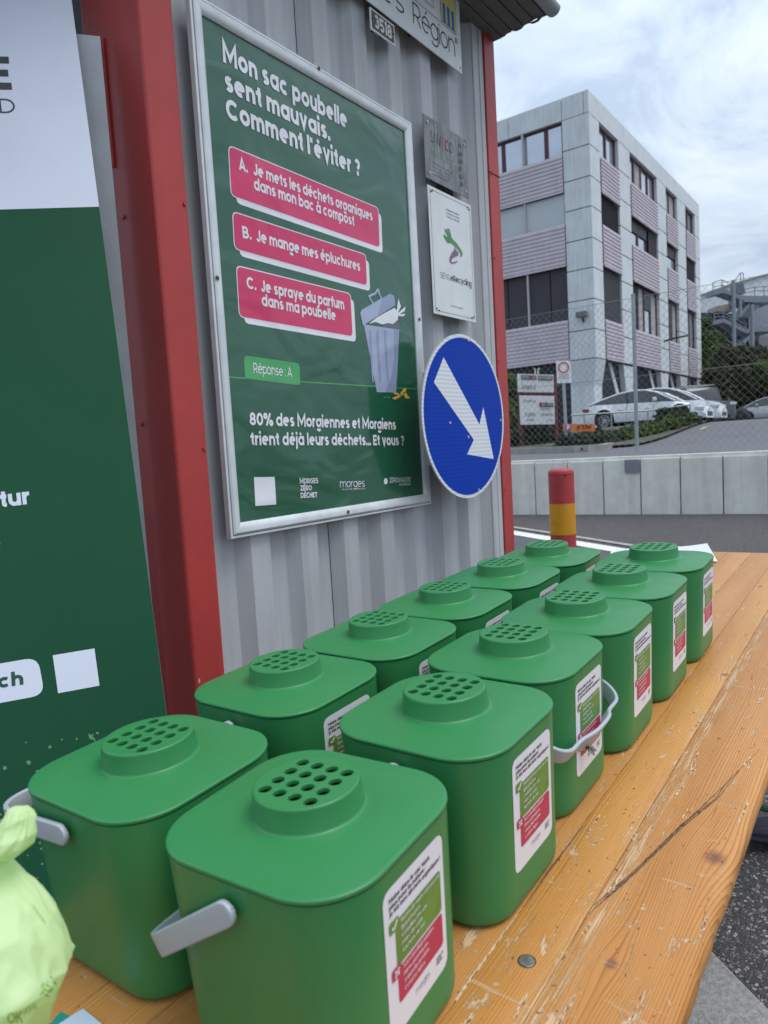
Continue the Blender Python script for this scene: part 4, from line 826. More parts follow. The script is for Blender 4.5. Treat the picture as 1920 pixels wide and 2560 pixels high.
for i in range(NPL):
    y0, y1 = edges[i]+(0.00035 if i else 0), edges[i+1]-(0.00035 if i < NPL-1 else 0)
    prof = []
    ra = 0.011 if i == 0 else 0.0006; rb_ = 0.011 if i == NPL-1 else 0.0006
    for (cy, cz_, r_, a0) in ((y1-rb_, -rb_, rb_, 0), (y0+ra, -ra, ra, 90), (y0+ra, -TH+ra, ra, 180), (y1-rb_, -TH+rb_, rb_, 270)):
        prof += [(cy+r_*math.cos(math.radians(a0+90*j/5)), cz_+r_*math.sin(math.radians(a0+90*j/5))) for j in range(6)]
    rings = []
    xs_ = np.linspace(TX0, TX1, 120)
    for x_ in xs_:
        rr_ = []
        for (yy, zz) in prof:
            if i == 0 and yy < y0+0.010:
                wv_ = mnoise.noise(Vector((x_*7, 3.1, 0)))*0.0016+mnoise.noise(Vector((x_*31, 1.1, 0)))*0.0012
                yy += max(0, wv_)*1.6
            rr_.append((x_, yy, zz))
        rings.append(rr_)
    v, f = loft([[p for p in r_] for r_ in rings]); pk = autosmooth(mobj('plank', v, f, M_WOOD, tb), 0.5); pk.color = (*TINT[i], 1)
# dark open joint under the planks, and the trestles
MB().box((TX0+0.05, 0.17, -0.060), (TX0+0.09, 0.73, -TH-0.001)).box((TX1-0.30, 0.17, -0.060), (TX1-0.26, 0.73, -TH-0.001)).build('batten', mat('batten wood', (0.30, 0.17, 0.07), 0.7), tb)
M_LEG = mat('green trestle steel', (0.02, 0.07, 0.035), 0.5)
for xx in (TX0+0.28, TX1-0.40):
    for yy in (0.20, 0.70): MB().rod((xx, yy, -0.06), (xx+0.02, yy, -0.775), 0.014, 10).build('leg', M_LEG, tb)
    MB().rod((xx+0.015, 0.20, -0.62), (xx+0.015, 0.70, -0.62), 0.010, 8).build('cross_bar', M_LEG, tb)
# bolt
_d = Vector(ray(1317, 2403)); _q = _d*(-HT/_d.dot(TN)); BLT = (_q.dot(EX), _q.dot(EY))
v, f = lathe([(0.0074, -0.002), (0.0074, 0.0003), (0.0069, 0.0007), (0.002, 0.0009), (0.0005, 0.0009)], 32)
sp_ = MB().add([(BLT[0]+0.0084*math.cos(a), BLT[1]+0.0084*math.sin(a), 0.0002) for a in np.linspace(0, 6.1, 24)], [tuple(range(24))]).build('bolt_recess', M_DARK, tb)
bb = mobj('bolt_head', [(p[0]+BLT[0], p[1]+BLT[1], p[2]) for p in v], f, mat('flush steel bolt', (0.25, 0.235, 0.21), 0.45, metal=0.6, var=0.35, vscale=120), tb); autosmooth(bb, 0.4)
# gouges
M_GOUGE = mat('dark gouge', (0.13, 0.075, 0.045), 0.9, var=0.6, vscale=160); M_SPLINT = mat('raw splintered wood', (0.62, 0.47, 0.31), 0.8, var=0.25, vscale=250)
def sliver(pts, wds, m, h=0.0003, name='gouge', jag=0.35):
    p = [Vector((a, b)) for a, b in pts]; fine = []; fw_ = []
    for k in range(len(p)-1):
        n_ = max(3, int((p[k+1]-p[k]).length/0.004))
        for j in range(n_):
            fine.append(p[k].lerp(p[k+1], j/n_)); fw_.append(wds[k]+(wds[k+1]-wds[k])*j/n_)
    fine.append(p[-1]); fw_.append(wds[-1]); v = []
    for k, q_ in enumerate(fine):
        d_ = (fine[min(k+1, len(fine)-1)]-fine[max(k-1, 0)]).normalized(); n_ = Vector((-d_.y, d_.x))
        a = q_+n_*fw_[k]*(1+jag*(rng.random()*2-1)); b = q_-n_*fw_[k]*(1+jag*(rng.random()*2-1)); v += [(a.x, a.y, h), (b.x, b.y, h)]
    return mobj(name, v, [(2*k, 2*k+1, 2*k+3, 2*k+2) for k in range(len(fine)-1)], m, tb)
for o_ in (0.0, 0.0014, -0.0012):
    j_ = [0.0010*(rng.random()-0.5) for _ in range(6)]
    sliver([(0.605+abs(o_)*8, 0.2525+o_+j_[0]), (0.66, 0.2405+o_+j_[5]), (0.70, 0.2315+o_+j_[1]), (0.80, 0.211+o_+j_[2]), (0.90-abs(o_)*20, 0.190+o_+j_[3]), (1.03-abs(o_)*60, 0.1655+o_+(1.03-(1.03-abs(o_)*60))*0.2)], [0.0002, 0.0008, 0.0005, 0.0008, 0.0005, 0.0002], M_GOUGE, jag=0.6)
sliver([(0.60, 0.3120), (0.66, 0.3124), (0.745, 0.3110)], [0.0003, 0.0013, 0.0003], M_GOUGE)
sliver([(0.45, 0.3128), (0.58, 0.3127)], [0.0012, 0.0003], M_SPLINT, jag=0.9, name='splinter')
for (a, b, la, wb) in ((0.77, 0.262, 0.045, 0.007), (0.83, 0.2125, 0.03, 0.006), (0.985, 0.1725, 0.035, 0.008), (0.66, 0.245, 0.03, 0.004), (0.93, 0.23, 0.018, 0.004), (0.47, 0.262, 0.03, 0.004), (0.43, 0.230, 0.05, 0.003), (0.585, 0.2475, 0.02, 0.003), (1.12, 0.27, 0.05, 0.003), (1.2, 0.19, 0.03, 0.004), (0.72, 0.287, 0.015, 0.003), (1.04, 0.285, 0.01, 0.003), (0.52, 0.18, 0.04, 0.003), (0.64, 0.155, 0.03, 0.002), (0.86, 0.157, 0.05, 0.002))+tuple((0.35+1.9*rng.random()**1.3, 0.150+0.155*rng.random(), 0.012+0.035*rng.random(), 0.0015+0.005*rng.random()**2) for _ in range(34)):
    mb = MB()
    for k in range(9):
        x_ = a+(rng.random()-0.5)*la; y_ = b+(rng.random()-0.5)*wb; l_ = la*(0.1+0.25*rng.random()); t_ = 0.0004+0.0010*rng.random()
        mb.add([(x_-l_/2, y_, 0.00032), (x_-l_*0.2, y_-t_, 0.00032), (x_+l_/2, y_+0.0002, 0.00032), (x_+l_*0.1, y_+t_, 0.00032)], [(0, 1, 2, 3)])
    o_ = mb.build('splintered_patch', M_SPLINT, tb); o_['kind'] = 'stuff'
    mb = MB()
    for k in range(3):
        x_ = a+(rng.random()-0.5)*la*0.6; y_ = b+(rng.random()-0.5)*wb*0.6; l_ = la*0.18; t_ = 0.0005
        mb.add([(x_-l_/2, y_, 0.0004), (x_, y_-t_, 0.0004), (x_+l_/2, y_, 0.0004), (x_, y_+t_, 0.0004)], [(0, 1, 2, 3)])
    o_ = mb.build('dark_nicks', M_GOUGE, tb); o_['kind'] = 'stuff'

# ------------------------------------------------------------------ compost bins
def interp(z, tab):
    for (z0, *a), (z1, *b) in zip(tab[:-1], tab[1:]):
        if z <= z1: t_ = (z-z0)/(z1-z0) if z1 > z0 else 0; return [x+(y_-x)*t_ for x, y_ in zip(a, b)]
    return list(tab[-1][1:])
ZT = 3.88                                        # rim height in units of RV
BODY = [(0.0, 1.935, 2.035, 0.93), (ZT, 2.125, 2.215, 1.20)]
def body_dims(z): return interp(z, BODY)
def body_mesh():
    prof = [(0.0, -0.22), (0.02, -0.13), (0.07, -0.06), (0.15, -0.018), (0.25, 0.0)]
    rings = [[(x*RV, y*RV, z*RV) for x, y in rrect(A+o_, B+o_, rc+o_*0.8, 10)] for z, o_ in prof for A, B, rc in [body_dims(z)]]
    for z in np.linspace(0.5, ZT, 12):
        A, B, rc = body_dims(z); rings.append([(x*RV, y*RV, z*RV) for x, y in rrect(A, B, rc, 10)])
    A, B, rc = body_dims(ZT); rings.append([(x*RV, y*RV, (ZT+0.012)*RV) for x, y in rrect(A-0.02, B-0.02, rc-0.02, 10)])
    rings.append([(x*RV, y*RV, (ZT+0.012)*RV) for x, y in rrect(A-0.09, B-0.09, rc-0.09, 10)])
    return loft(rings, True, True)
def rru(A, B, rc, n=112):
    out_ = []
    for i in range(n):
        a = 6.283185307*i/n; c, s_ = math.cos(a), math.sin(a); lo_, hi_ = 0.0, A+B
        for _ in range(40):
            t_ = (lo_+hi_)/2; x, y = abs(t_*c), abs(t_*s_); dx, dy = x-(A-rc), y-(B-rc)
            ins = (x <= A and y <= B) and not (dx > 0 and dy > 0 and dx*dx+dy*dy > rc*rc)
            if ins: lo_ = t_
            else: hi_ = t_
        out_.append((lo_*c, lo_*s_))
    return out_
def lid_mesh():
    A, B, rc = 2.150, 2.240, 1.225; z0 = 4.6
    pr = [(3.915, -0.06), (3.918, -0.015), (3.93, 0.0), (3.975, 0.0), (3.995, -0.012), (4.005, -0.04), (4.010, -0.075), (4.016, -0.12), (4.024, -0.19)]
    rings = [[(x*RV, y*RV, z*RV) for x, y in rru(A+o_, B+o_, rc+o_)] for z, o_ in pr]
    o0 = rru(A-0.19, B-0.19, rc-0.19)
    N_ = len(o0); cir = []
    for x, y in o0:
        a = math.atan2(y, x); cir.append((1.12*math.cos(a), 1.12*math.sin(a)))
    for k in range(1, 9):
        t_ = k/8; zz = 4.024+(4.118-4.024)*(1-(1-t_)**1.7)
        rings.append([((x0*(1-t_)+x1*t_)*RV, (y0*(1-t_)+y1*t_)*RV, zz*RV) for (x0, y0), (x1, y1) in zip(o0, cir)])
    # small light fillet where the vent rises
    for r_, zz in ((1.085, 4.128), (1.066, 4.135), (1.050, 4.150), (1.040, 4.175), (1.0, 4.545), (0.995, 4.575), (0.980, 4.594), (0.955, 4.600), (0.935, 4.600)):
        rings.append([(x/1.12*r_*RV, y/1.12*r_*RV, zz*RV) for x, y in cir])
    return loft(rings, False, False)
def vent_mesh():
    c = bpy.data.curves.new('vent', 'CURVE'); c.dimensions = '2D'; c.fill_mode = 'BOTH'; c.extrude = 0.0016; c.bevel_depth = 0.00055; c.bevel_resolution = 2; c.resolution_u = 3
    def circ(cx_, cy_, r_, n):
        s_ = c.splines.new('POLY'); s_.points.add(n-1); s_.use_cyclic_u = True
        for i in range(n): a = 6.283185*i/n; s_.points[i].co = (cx_+r_*math.cos(a), cy_+r_*math.sin(a), 0, 1)
    circ(0, 0, 0.938*RV, 64)
    for i in range(4):
        for j in range(4): circ((i-1.5)*0.362*RV, (j-1.5)*0.356*RV, 0.139*RV, 24)
    o = bpy.data.objects.new('vent', c); me = bpy.data.meshes.new_from_object(o); bpy.data.objects.remove(o)
    for v_ in me.vertices: v_.co.z += 4.6*RV-0.0022
    return me
vb_, fb_ = body_mesh(); vl_, fl_ = lid_mesh(); ME_VENT = vent_mesh()
def strap(Lr=2.66, ang=0.0):
    """bail handle in pivot space: swings about local X; ang below horizontal towards +Y"""
    Lr *= RV; a0 = 2.26*RV; rc = 0.62*RV; pts = []
    n_arm = 22
    for k in range(n_arm): t_ = (k/(n_arm-1))**1.8; pts.append((a0+0.02*RV*0, (-0.22*RV)+(Lr-rc+0.22*RV)*t_, t_))
    for k in range(1, 9): a = math.pi/2*k/8; pts.append((a0-rc+rc*math.cos(a), Lr-rc+rc*math.sin(a), 1))
    for k in range(1, 9): pts.append(((a0-rc)*(1-k/8.0), Lr, 1))
    full = pts+[(-x, y, t_) for x, y, t_ in pts[::-1][1:]]
    rings = []; n = len(full)
    # finer samples at the rounded ends are set by n_arm
    P = [Vector((x, y)) for x, y, _ in full]
    for i in range(n):
        d = (P[min(i+1, n-1)]-P[max(i-1, 0)]).normalized(); nrm = Vector((d.y, -d.x))
        if nrm.dot(P[i]-Vector((0, 0.8*RV))) < 0: nrm = -nrm
        wd = 0.215*RV; off = Vector((0, 0))
        if i < n_arm: s_ = P[i].y+0.22*RV; wd *= math.sqrt(max(0.02, 1-max(0, 1-s_/(0.21*RV))**2))
        elif i >= n-n_arm: s_ = P[i].y+0.22*RV; wd *= math.sqrt(max(0.02, 1-max(0, 1-s_/(0.21*RV))**2))
        else:
            u_ = abs(P[i].x)/(1.15*RV)
            gk = max(0.0, 1-u_*u_) if u_ < 1 else 0.0; gk = gk*gk*(3-2*gk); wd *= 1+0.75*gk; off = Vector((0, 0.16*RV*gk))
        th = 0.052*RV
        sec = []
        for a, w2, h2 in ((0, 1, -.6), (0, .82, -1), (0, -.82, -1), (0, -1, -.6), (0, -1, .6), (0, -.82, 1), (0, .82, 1), (0, 1, .6)):
            q = P[i]+off+nrm*(h2*th*(1.5 if abs(w2) > 0.9 else 1.0)); sec.append((q.x, q.y, w2*wd))
        rings.append(sec)
    v, f = loft(rings); ca, sa = math.cos(-ang), math.sin(-ang)
    zc = (4.6-1.14)*RV
    return [(x, y*ca-z*sa, y*sa+z*ca+zc) for x, y, z in v], f
# the sticker follows the tapered, rounded front of the body (local -Y side)
def front(x, z):
    A, B, rc = body_dims(z/RV); A *= RV; B *= RV; rc *= RV; ax = abs(x); fl = A-rc
    if ax <= fl: return -B
    d = min(ax-fl, rc*0.98); return -(B-rc+math.sqrt(rc*rc-d*d))
def conform(pts2, h): return [(x, front(x, z)-h, z) for x, z in pts2]
SX, SZ0, SZ1 = 0.985*RV, (4.6-3.66)*RV, (4.6-1.0)*RV; SW, SH = 2*SX, SZ1-SZ0
def strip_mesh(poly_fn_rows):
    pass
def rounded_grid(x0, x1, z0, z1, r, h, nx=14):
    v = []; f = []; xs_ = [x0+(x1-x0)*(0.5-0.5*math.cos(math.pi*i/nx)) for i in range(nx+1)]; nz = 6
    for x in xs_:
        e_ = min(x-x0, x1-x); ins = r-math.sqrt(max(0, r*r-(r-e_)**2)) if e_ < r else 0
        for j in range(nz+1): v.append((x, z0+ins+(z1-z0-2*ins)*j/nz))
    for i in range(nx):
        for j in range(nz): a = i*(nz+1)+j; f.append((a, a+nz+1, a+nz+2, a+1))
    return conform(v, h), f
def bin_text(lines, h, bold=0.02):
    mb = MB()
    for body, x, z, wd, cap in lines:
        v, f = glyphs(body, bold, 2); x0 = min(q[0] for q in v); x1 = max(q[0] for q in v)
        mb.add([(q[0], q[1]-l_*LAY, q[2]) for q, l_ in zip(conform([(x+(a-x0)/(x1-x0)*wd, z+b*cap/CAP) for a, b, _ in v], h), [t_[2] for t_ in v])], f)
    return mb
S_ = lambda fx_, fz_: (-SX+SW*fx_, SZ0+SH*fz_)
def mesh_of(v, f, m, smooth=False, name='m'):
    me = bpy.data.meshes.new(name); me.from_pydata([tuple(p) for p in v], [], f); me.update(); me.materials.append(m)
    if smooth: me.polygons.foreach_set('use_smooth', [True]*len(me.polygons))
    return me
STK = {}
x0, x1 = -SX, SX
STK['sticker'] = mesh_of(*rounded_grid(x0, x1, SZ0, SZ1, 0.0085, 0.0003), M_STICK)
xa, xb = S_(0.155, 0)[0], S_(0.93, 0)[0]
STK['green_panel'] = mesh_of(*rounded_grid(xa, xb, S_(0, 0.445)[1], S_(0, 0.750)[1], 0.003, 0.0006), M_SG)
STK['crimson_panel'] = mesh_of(*rounded_grid(xa, xb, S_(0, 0.190)[1], S_(0, 0.430)[1], 0.003, 0.0006), M_SR)
STK['check_box'] = mesh_of(*rounded_grid(S_(0.065, 0)[0], S_(0.21, 0)[0], S_(0, 0.700)[1], S_(0, 0.780)[1], 0.002, 0.0009), M_SG)
STK['cross_box'] = mesh_of(*rounded_grid(S_(0.065, 0)[0], S_(0.21, 0)[0], S_(0, 0.382)[1], S_(0, 0.462)[1], 0.002, 0.0009), M_SR)
l1 = [("Moins dans le sac taxé,", .085, .905, .68, .030), ("plus pour la nature :", .085, .862, .60, .030), ("je trie mes déchets organiques !", .085, .819, .86, .030)]
mb = bin_text([(b, S_(fx_, 0)[0], S_(0, fz_)[1], SW*wd, SH*cp) for b, fx_, fz_, wd, cp in l1], 0.0006, 0.03)
mb2 = bin_text([(b, S_(fx_, 0)[0], S_(0, fz_)[1], SW*wd, SH*cp) for b, fx_, fz_, wd, cp in [("MORGES", .79, .135, .13, .014), ("ZÉRO", .79, .115, .09, .014), ("DÉCHET", .79, .095, .12, .014)]], 0.0006, 0.03)
mb3 = bin_text([("morges", S_(.42, 0)[0], S_(0, .105)[1], SW*.24, SH*.036), ("VILLE DE MORGES", S_(.42, 0)[0], S_(0, .088)[1], SW*.24, SH*.006)], 0.0006, -0.01)
mb.add(mb2.v, mb2.f); mb.add(mb3.v, mb3.f)
STK['black_lettering'] = mesh_of(mb.v, mb.f, M_BLACK)
l2 = [("Restes de repas cuits ou crus", .24, .712, .66, .026), ("Épluchures", .24, .660, .31, .026), ("Coquilles d'œufs", .24, .608, .42, .026), ("Marc de café", .24, .556, .34, .026), ("Sachets de thé", .24, .504, .38, .026),
      ("Sacs biodégradables", .24, .395, .52, .026), ("Films plastiques", .24, .343, .41, .026), ("Vaisselle jetable", .24, .291, .42, .026), ("Cotons-tiges", .24, .239, .34, .026)]
mb = bin_text([(b, S_(fx_, 0)[0], S_(0, fz_)[1], SW*wd, SH*cp) for b, fx_, fz_, wd, cp in l2], 0.0010, 0.008)
def stroke(mb, a, b, t_, h):
    a = Vector(S_(*a)); b = Vector(S_(*b)); d = (b-a).normalized(); n_ = Vector((-d.y, d.x))*t_; mb.add(conform([(a+n_)[:], (a-n_)[:], (b-n_)[:], (b+n_)[:]], h), [(0, 1, 2, 3)])
for (a, b) in (((.100, .740), (.128, .722)), ((.128, .722), (.180, .765))): stroke(mb, a, b, 0.0010, 0.0013)
for (a, b) in (((.105, .402), (.170, .444)), ((.105, .444), (.170, .402))): stroke(mb, a, b, 0.0010, 0.0013)
STK['white_lettering'] = mesh_of(mb.v, mb.f, M_WHITE)
ME_BODY = mesh_of(vb_, fb_, G_BIN, True); ME_LID = mesh_of(vl_, fl_, G_BIN, True); ME_VENT.materials.append(G_BIN)
for me_ in (ME_BODY, ME_LID):
    bm = bmesh.new(); bm.from_mesh(me_)
    for e_ in bm.edges:
        if len(e_.link_faces) == 2 and e_.calc_face_angle(0) > 0.9: e_.smooth = False
    bmesh.ops.recalc_face_normals(bm, faces=bm.faces); bm.to_mesh(me_); bm.free()
v, f = lathe([(0.93*RV, 4.47*RV), (0.001, 4.47*RV)], 32); ME_FILT = mesh_of(v, f, M_FILTER)
v, f = lathe([(0.026*RV, 4.601*RV), (0.026*RV, 4.604*RV), (0.018*RV, 4.604*RV), (0.018*RV, 4.601*RV)], 16); ME_MARK = mesh_of(v, f, G_BIN2)
def part(name, me, parent, kind=None):
    o = bpy.data.objects.new(name, me); link(o, parent); 
    if kind: o['kind'] = kind
    return o
BINS = [  # a, b in units of RV, yaw deg, handle angle (deg below horizontal), side, label
 (8.7044, 8.9303, 3.3, 33, 1, 'nearest green bin of the right row, grey handle hanging at its left'),
 (13.6537, 8.9737, -0.3, 38, 1, 'green bin of the right row, second from the viewer'),
 (18.1407, 9.3229, 0.0, 33, -1, 'green bin whose grey handle hangs across its sticker, with a fly on it'),
 (22.4274, 9.1011, 0.6, 40, 1, 'green bin of the right row just beyond the one with the fly'),
 (26.8358, 9.0217, 0.2, 40, 1, 'green bin of the right row, last but one from the white papers'),
 (31.2678, 8.9587, 0.8, 40, 1, 'farthest green bin of the right row, in front of the white papers'),
 (8.6460, 13.7041, 1.2, 5, 1, 'nearest green bin of the left row, light green bag tied to its handle'),
 (13.6440, 14.3234, 0.0, 36, 1, 'second green bin of the left row, below the framed poster corner'),
 (18.1098, 14.2898, -0.5, 40, 1, 'third green bin of the left row, beside the corrugated wall'),
 (22.5440, 14.3824, 0.3, 40, 1, 'fourth green bin of the left row, beside the corrugated wall'),
 (27.0572, 14.2901, 0.0, 40, 1, 'fifth green bin of the left row, near the right red post'),
 (31.3409, 13.9781, 1.0, 40, 1, 'farthest green bin of the left row, below the red and yellow bollard')]
straps = {}
for k, (a, b, yaw, hang, side, lab) in enumerate(BINS):
    c_, s_ = math.cos(math.radians(yaw)), math.sin(math.radians(yaw))
    ux = EX*c_+EY*s_; uy = EY*c_-EX*s_; o = tpt(a*RV, b*RV, 0.0002)
    M_ = Matrix(((ux.x, uy.x, TN.x, o.x), (ux.y, uy.y, TN.y, o.y), (ux.z, uy.z, TN.z, o.z), (0, 0, 0, 1)))
    r_ = empty('compost_bin', label=lab, cat='compost bin', group='green compost bins on the table', M=M_)
    part('body', ME_BODY, r_)
    ld = part('lid', ME_LID, r_); part('vent_grille', ME_VENT, ld); part('filter', ME_FILT, ld)
    if k in (0, 1, 6): part('moulded_mark', ME_MARK, ld)
    key = (hang, side)
    if key not in straps:
        v, f = strap(2.66, math.radians(hang))
        if side < 0: v = [(x, -y, z) for x, y, z in v]; f = [q[::-1] for q in f]
        me_ = mesh_of(v, f, M_HANDLE, True); bm = bmesh.new(); bm.from_mesh(me_)
        bmesh.ops.recalc_face_normals(bm, faces=bm.faces); bm.to_mesh(me_); bm.free(); straps[key] = me_
    part('handle', straps[key], r_)
    st_ = part('sticker', STK['sticker'], r_)
    for nm in ('green_panel', 'crimson_panel', 'check_box', 'cross_box', 'black_lettering', 'white_lettering'): part(nm, STK[nm], st_)

# ------------------------------------------------------------------ papers and leaflets
def tabq(u_, v_, h=0.0):
    d = Vector(ray(u_, v_)); t_ = -(HT-h)/d.dot(TN); return Vector((0, 0, EYE))+d*t_
def curled(name, px, hs, m, lab, cat, n=10, group=None):
    c = [tabq(*p, h) for p, h in zip(px, hs)]; v = []; f = []
    ctr = sum(c, Vector())/4
    for i in range(n+1):
        for j in range(n+1):
            s_, t_ = i/n, j/n; p = (c[0]*(1-s_)+c[1]*s_)*(1-t_)+(c[3]*(1-s_)+c[2]*s_)*t_
            p = p+TN*(-0.006*math.sin(math.pi*s_)*min(1, max(hs)/0.01)*0.6); v.append(p-ctr)
    for i in range(n):
        for j in range(n): a = i*(n+1)+j; f.append((a, a+n+1, a+n+2, a+1))
    o = mobj(name, v, f, m); o.location = ctr; o.modifiers.new('s', 'SOLIDIFY').thickness = 0.0004; return tag(o, lab, cat, group)
M_PAPER = mat('white paper', (0.74, 0.75, 0.78), 0.6, var=0.03, vscale=12)
curled('paper_sheet', [(1526, 1390), (1700, 1398), (1700, 1366), (1528, 1371)], [0.004, 0.003, 0.004, 0.012], M_PAPER, 'white paper sheet sticking out left behind the farthest right bin', 'paper')
curled('paper_sheet', [(1640, 1395), (1794, 1403), (1768, 1358), (1650, 1368)], [0.004, 0.006, 0.020, 0.006], M_PAPER, 'white paper sheet with lifted corner at the far right end of the table', 'paper')
curled('paper_sheet', [(1660, 1400), (1779, 1409), (1772, 1372), (1670, 1380)], [0.001, 0.0012, 0.0016, 0.0012], M_PAPER, 'lowest white paper sheet, with dark dotted corner, on the far table end', 'paper')
lf_ = [tabq(207, 2521, 0.002), tabq(262, 2566, 0.002), tabq(150, 2700, 0.002), tabq(118, 2578, 0.002)]
ctr = sum(lf_, Vector())/4
o = mobj('leaflet', [p-ctr for p in lf_]+[p-ctr-TN*0.0015 for p in lf_], [(3, 2, 1, 0), (4, 5, 6, 7), (0, 1, 5, 4), (1, 2, 6, 5), (2, 3, 7, 6), (3, 0, 4, 7)], mat('pale blue leaflet', (0.50, 0.60, 0.74), 0.45)); o.location = ctr
tag(o, 'pale blue leaflet corner on the table at the lower left', 'leaflet')
lf_ = [tabq(151, 2528, 0.0004), tabq(215, 2560, 0.0004), tabq(150, 2720, 0.0004), tabq(90, 2600, 0.0004)]
ctr = sum(lf_, Vector())/4
o = mobj('leaflet', [p-ctr for p in lf_], [(3, 2, 1, 0)], mat('teal leaflet', (0.02, 0.26, 0.20), 0.45)); o.location = ctr; o.modifiers.new('s', 'SOLIDIFY').thickness = 0.0003
tag(o, 'teal leaflet peeping out under the pale blue leaflet', 'leaflet')

# ------------------------------------------------------------------ light green bag tied to the handle
def bagmat():
    m = bpy.data.materials.new('thin light green film'); m.use_nodes = True; t = m.node_tree; b = t.nodes['Principled BSDF']; L = t.links.new
    b.inputs['Base Color'].default_value = (0.76, 0.93, 0.53, 1); b.inputs['Roughness'].default_value = 0.38; b.inputs['Specular IOR Level'].default_value = 0.4
    tr = nn(t, 'ShaderNodeBsdfTranslucent'); tr.inputs[0].default_value = (0.78, 0.95, 0.52, 1); ms = nn(t, 'ShaderNodeMixShader'); ms.inputs[0].default_value = 0.45
    o_ = t.nodes['Material Output']; L(b.outputs[0], ms.inputs[1]); L(tr.outputs[0], ms.inputs[2]); L(ms.outputs[0], o_.inputs[0])
    co = nn(t, 'ShaderNodeTexCoord'); n_ = nn(t, 'ShaderNodeTexNoise', i_Scale=26.0, i_Detail=4.0, i_Distortion=1.0); L(co.outputs['Object'], n_.inputs[0])
    bp = nn(t, 'ShaderNodeBump'); bp.inputs['Strength'].default_value = 0.35; bp.inputs['Distance'].default_value = 0.004; L(n_.outputs[0], bp.inputs['Height']); L(bp.outputs[0], b.inputs['Normal']); return m
M_BAG = bagmat()
bagD = 0.50
kn = at(62, 2090, 0.515); 
def bagring(prof, seed, fold, nseg=72):
    rings = []
    for (u_, v_, rpx, dep, sq) in prof:
        c = at(u_, v_, dep); r_ = rpx/FPX*dep; ring = []
        for i in range(nseg):
            a = 6.283185*i/nseg; d = Vector((R[0]))*math.cos(a)+Vector((R[2]))*math.sin(a)*sq
            d = Vector((d.x, d.y, 0)) if False else d
            n_ = mnoise.noise(Vector((math.cos(a)*2.2+seed, math.sin(a)*2.2, v_*0.006)))
            rg = abs(mnoise.noise(Vector((math.cos(a)*3.5+seed*2, math.sin(a)*3.5, v_*0.012+3))))
            rg2 = abs(mnoise.noise(Vector((math.cos(a)*9+seed*2, math.sin(a)*9, v_*0.02+3))))
            k = 1+fold*(n_*0.9-rg*1.3-rg2*0.10)
            q_ = c+d*r_*k; vd_ = mnoise.voronoi(Vector((q_.x*14, q_.y*14, q_.z*9))+Vector((seed, 0, 0)))[0]; v2_ = mnoise.voronoi(Vector((q_.x*40, q_.y*40, q_.z*22))+Vector((seed, 3, 0)))[0]
            k2_ = min(1, rpx/90); ring.append(q_+d*((vd_[1]-vd_[0])*0.015+(v2_[1]-v2_[0])*0.0035-0.006)*k2_)
        rings.append(ring)
    return rings
prof = [(12, 2128, 26, .505, .8), (2, 2150, 30, .50, .8), (-4, 2180, 62, .495, .85), (-14, 2215, 104, .49, .9), (-26, 2255, 140, .485, .9), (-40, 2300, 178, .48, .9), (-55, 2350, 214, .478, .9), (-66, 2395, 242, .476, .9), (-70, 2425, 256, .475, .9), (-76, 2460, 246, .475, .9), (-82, 2500, 232, .475, .9), (-90, 2550, 222, .475, .85), (-95, 2610, 215, .475, .8), (-95, 2680, 190, .475, .7)]
# dense interpolation
def dens(p, k=5):
    o_ = []
    for a, b in zip(p[:-1], p[1:]):
        for j in range(k): o_.append(tuple(x+(y-x)*j/k for x, y in zip(a, b)))
    return o_+[p[-1]]
bagloc = tpt(0.20, 0.58)
bg_ = empty('compostable_bag', bagloc, 'crumpled light green compostable bag tied to the handle of the near left bin', 'bag')
rings = bagring(dens(prof, 6), 1.3, 0.07, 150)
v, f = loft([[p-bagloc for p in r_] for r_ in rings], False, True)
bag_body = mobj('bag_body', v, f, M_BAG, bg_, True)
prof2 = [(40, 2016, 8, .49, .6), (48, 2022, 30, .49, .8), (52, 2038, 40, .49, 1.0), (44, 2060, 46, .488, 1.0), (36, 2085, 56, .486, 1.1), (26, 2112, 60, .486, 1.1), (14, 2135, 46, .49, 1.0), (6, 2150, 24, .495, .8)]
rings = bagring(dens(prof2, 6), 7.7, 0.20, 110)
v, f = loft([[p-bagloc for p in r_] for r_ in rings], True, True); mobj('knot', v, f, M_BAG, bg_, True)
# printed marks, laid on the film
from mathutils.bvhtree import BVHTree
def printed(objs, items, m, name):
    mb = MB()
    for body, uv0, uv1, cap, bold in items:
        v2, f2 = glyphs(body, bold, 2); x0 = min(q[0] for q in v2); x1 = max(q[0] for q in v2); a = Vector(uv0); b = Vector(uv1); L_ = (b-a).length; d = (b-a)/L_; n_ = Vector((d.y, -d.x))
        for ob in objs:
            bv = BVHTree.FromPolygons([v_.co[:] for v_ in ob.data.vertices], [p.vertices[:] for p in ob.data.polygons]); out_v = []
            for x, y, l_ in v2:
                q = a+d*((x-x0)/(x1-x0)*L_)+n_*(y/CAP*cap); r_ = Vector(ray(q.x, q.y)).normalized(); hit = bv.ray_cast(Vector((0, 0, EYE))-bagloc, r_)
                if hit[0] is None: out_v = None; break
                out_v.append(hit[0]-r_*(0.0008+l_*LAY))
            if out_v: mb.add(out_v, f2); break
    if mb.f: mb.build(name, m, bg_)
M_BPR = mat('bag print', (0.26, 0.50, 0.10), 0.5)
printed([bag_body], [("TÜV", (118, 2498), (146, 2450), 22, 0.03), ("OK", (20, 2560), (58, 2556), 28, 0.02), ("HOME", (62, 2538), (96, 2520), 14, 0.0), ("compostable", (78, 2262), (112, 2310), 7, 0.0)], M_BPR, 'printed_marks')
kno = [o_ for o_ in bg_.children if o_.name.startswith('knot')]
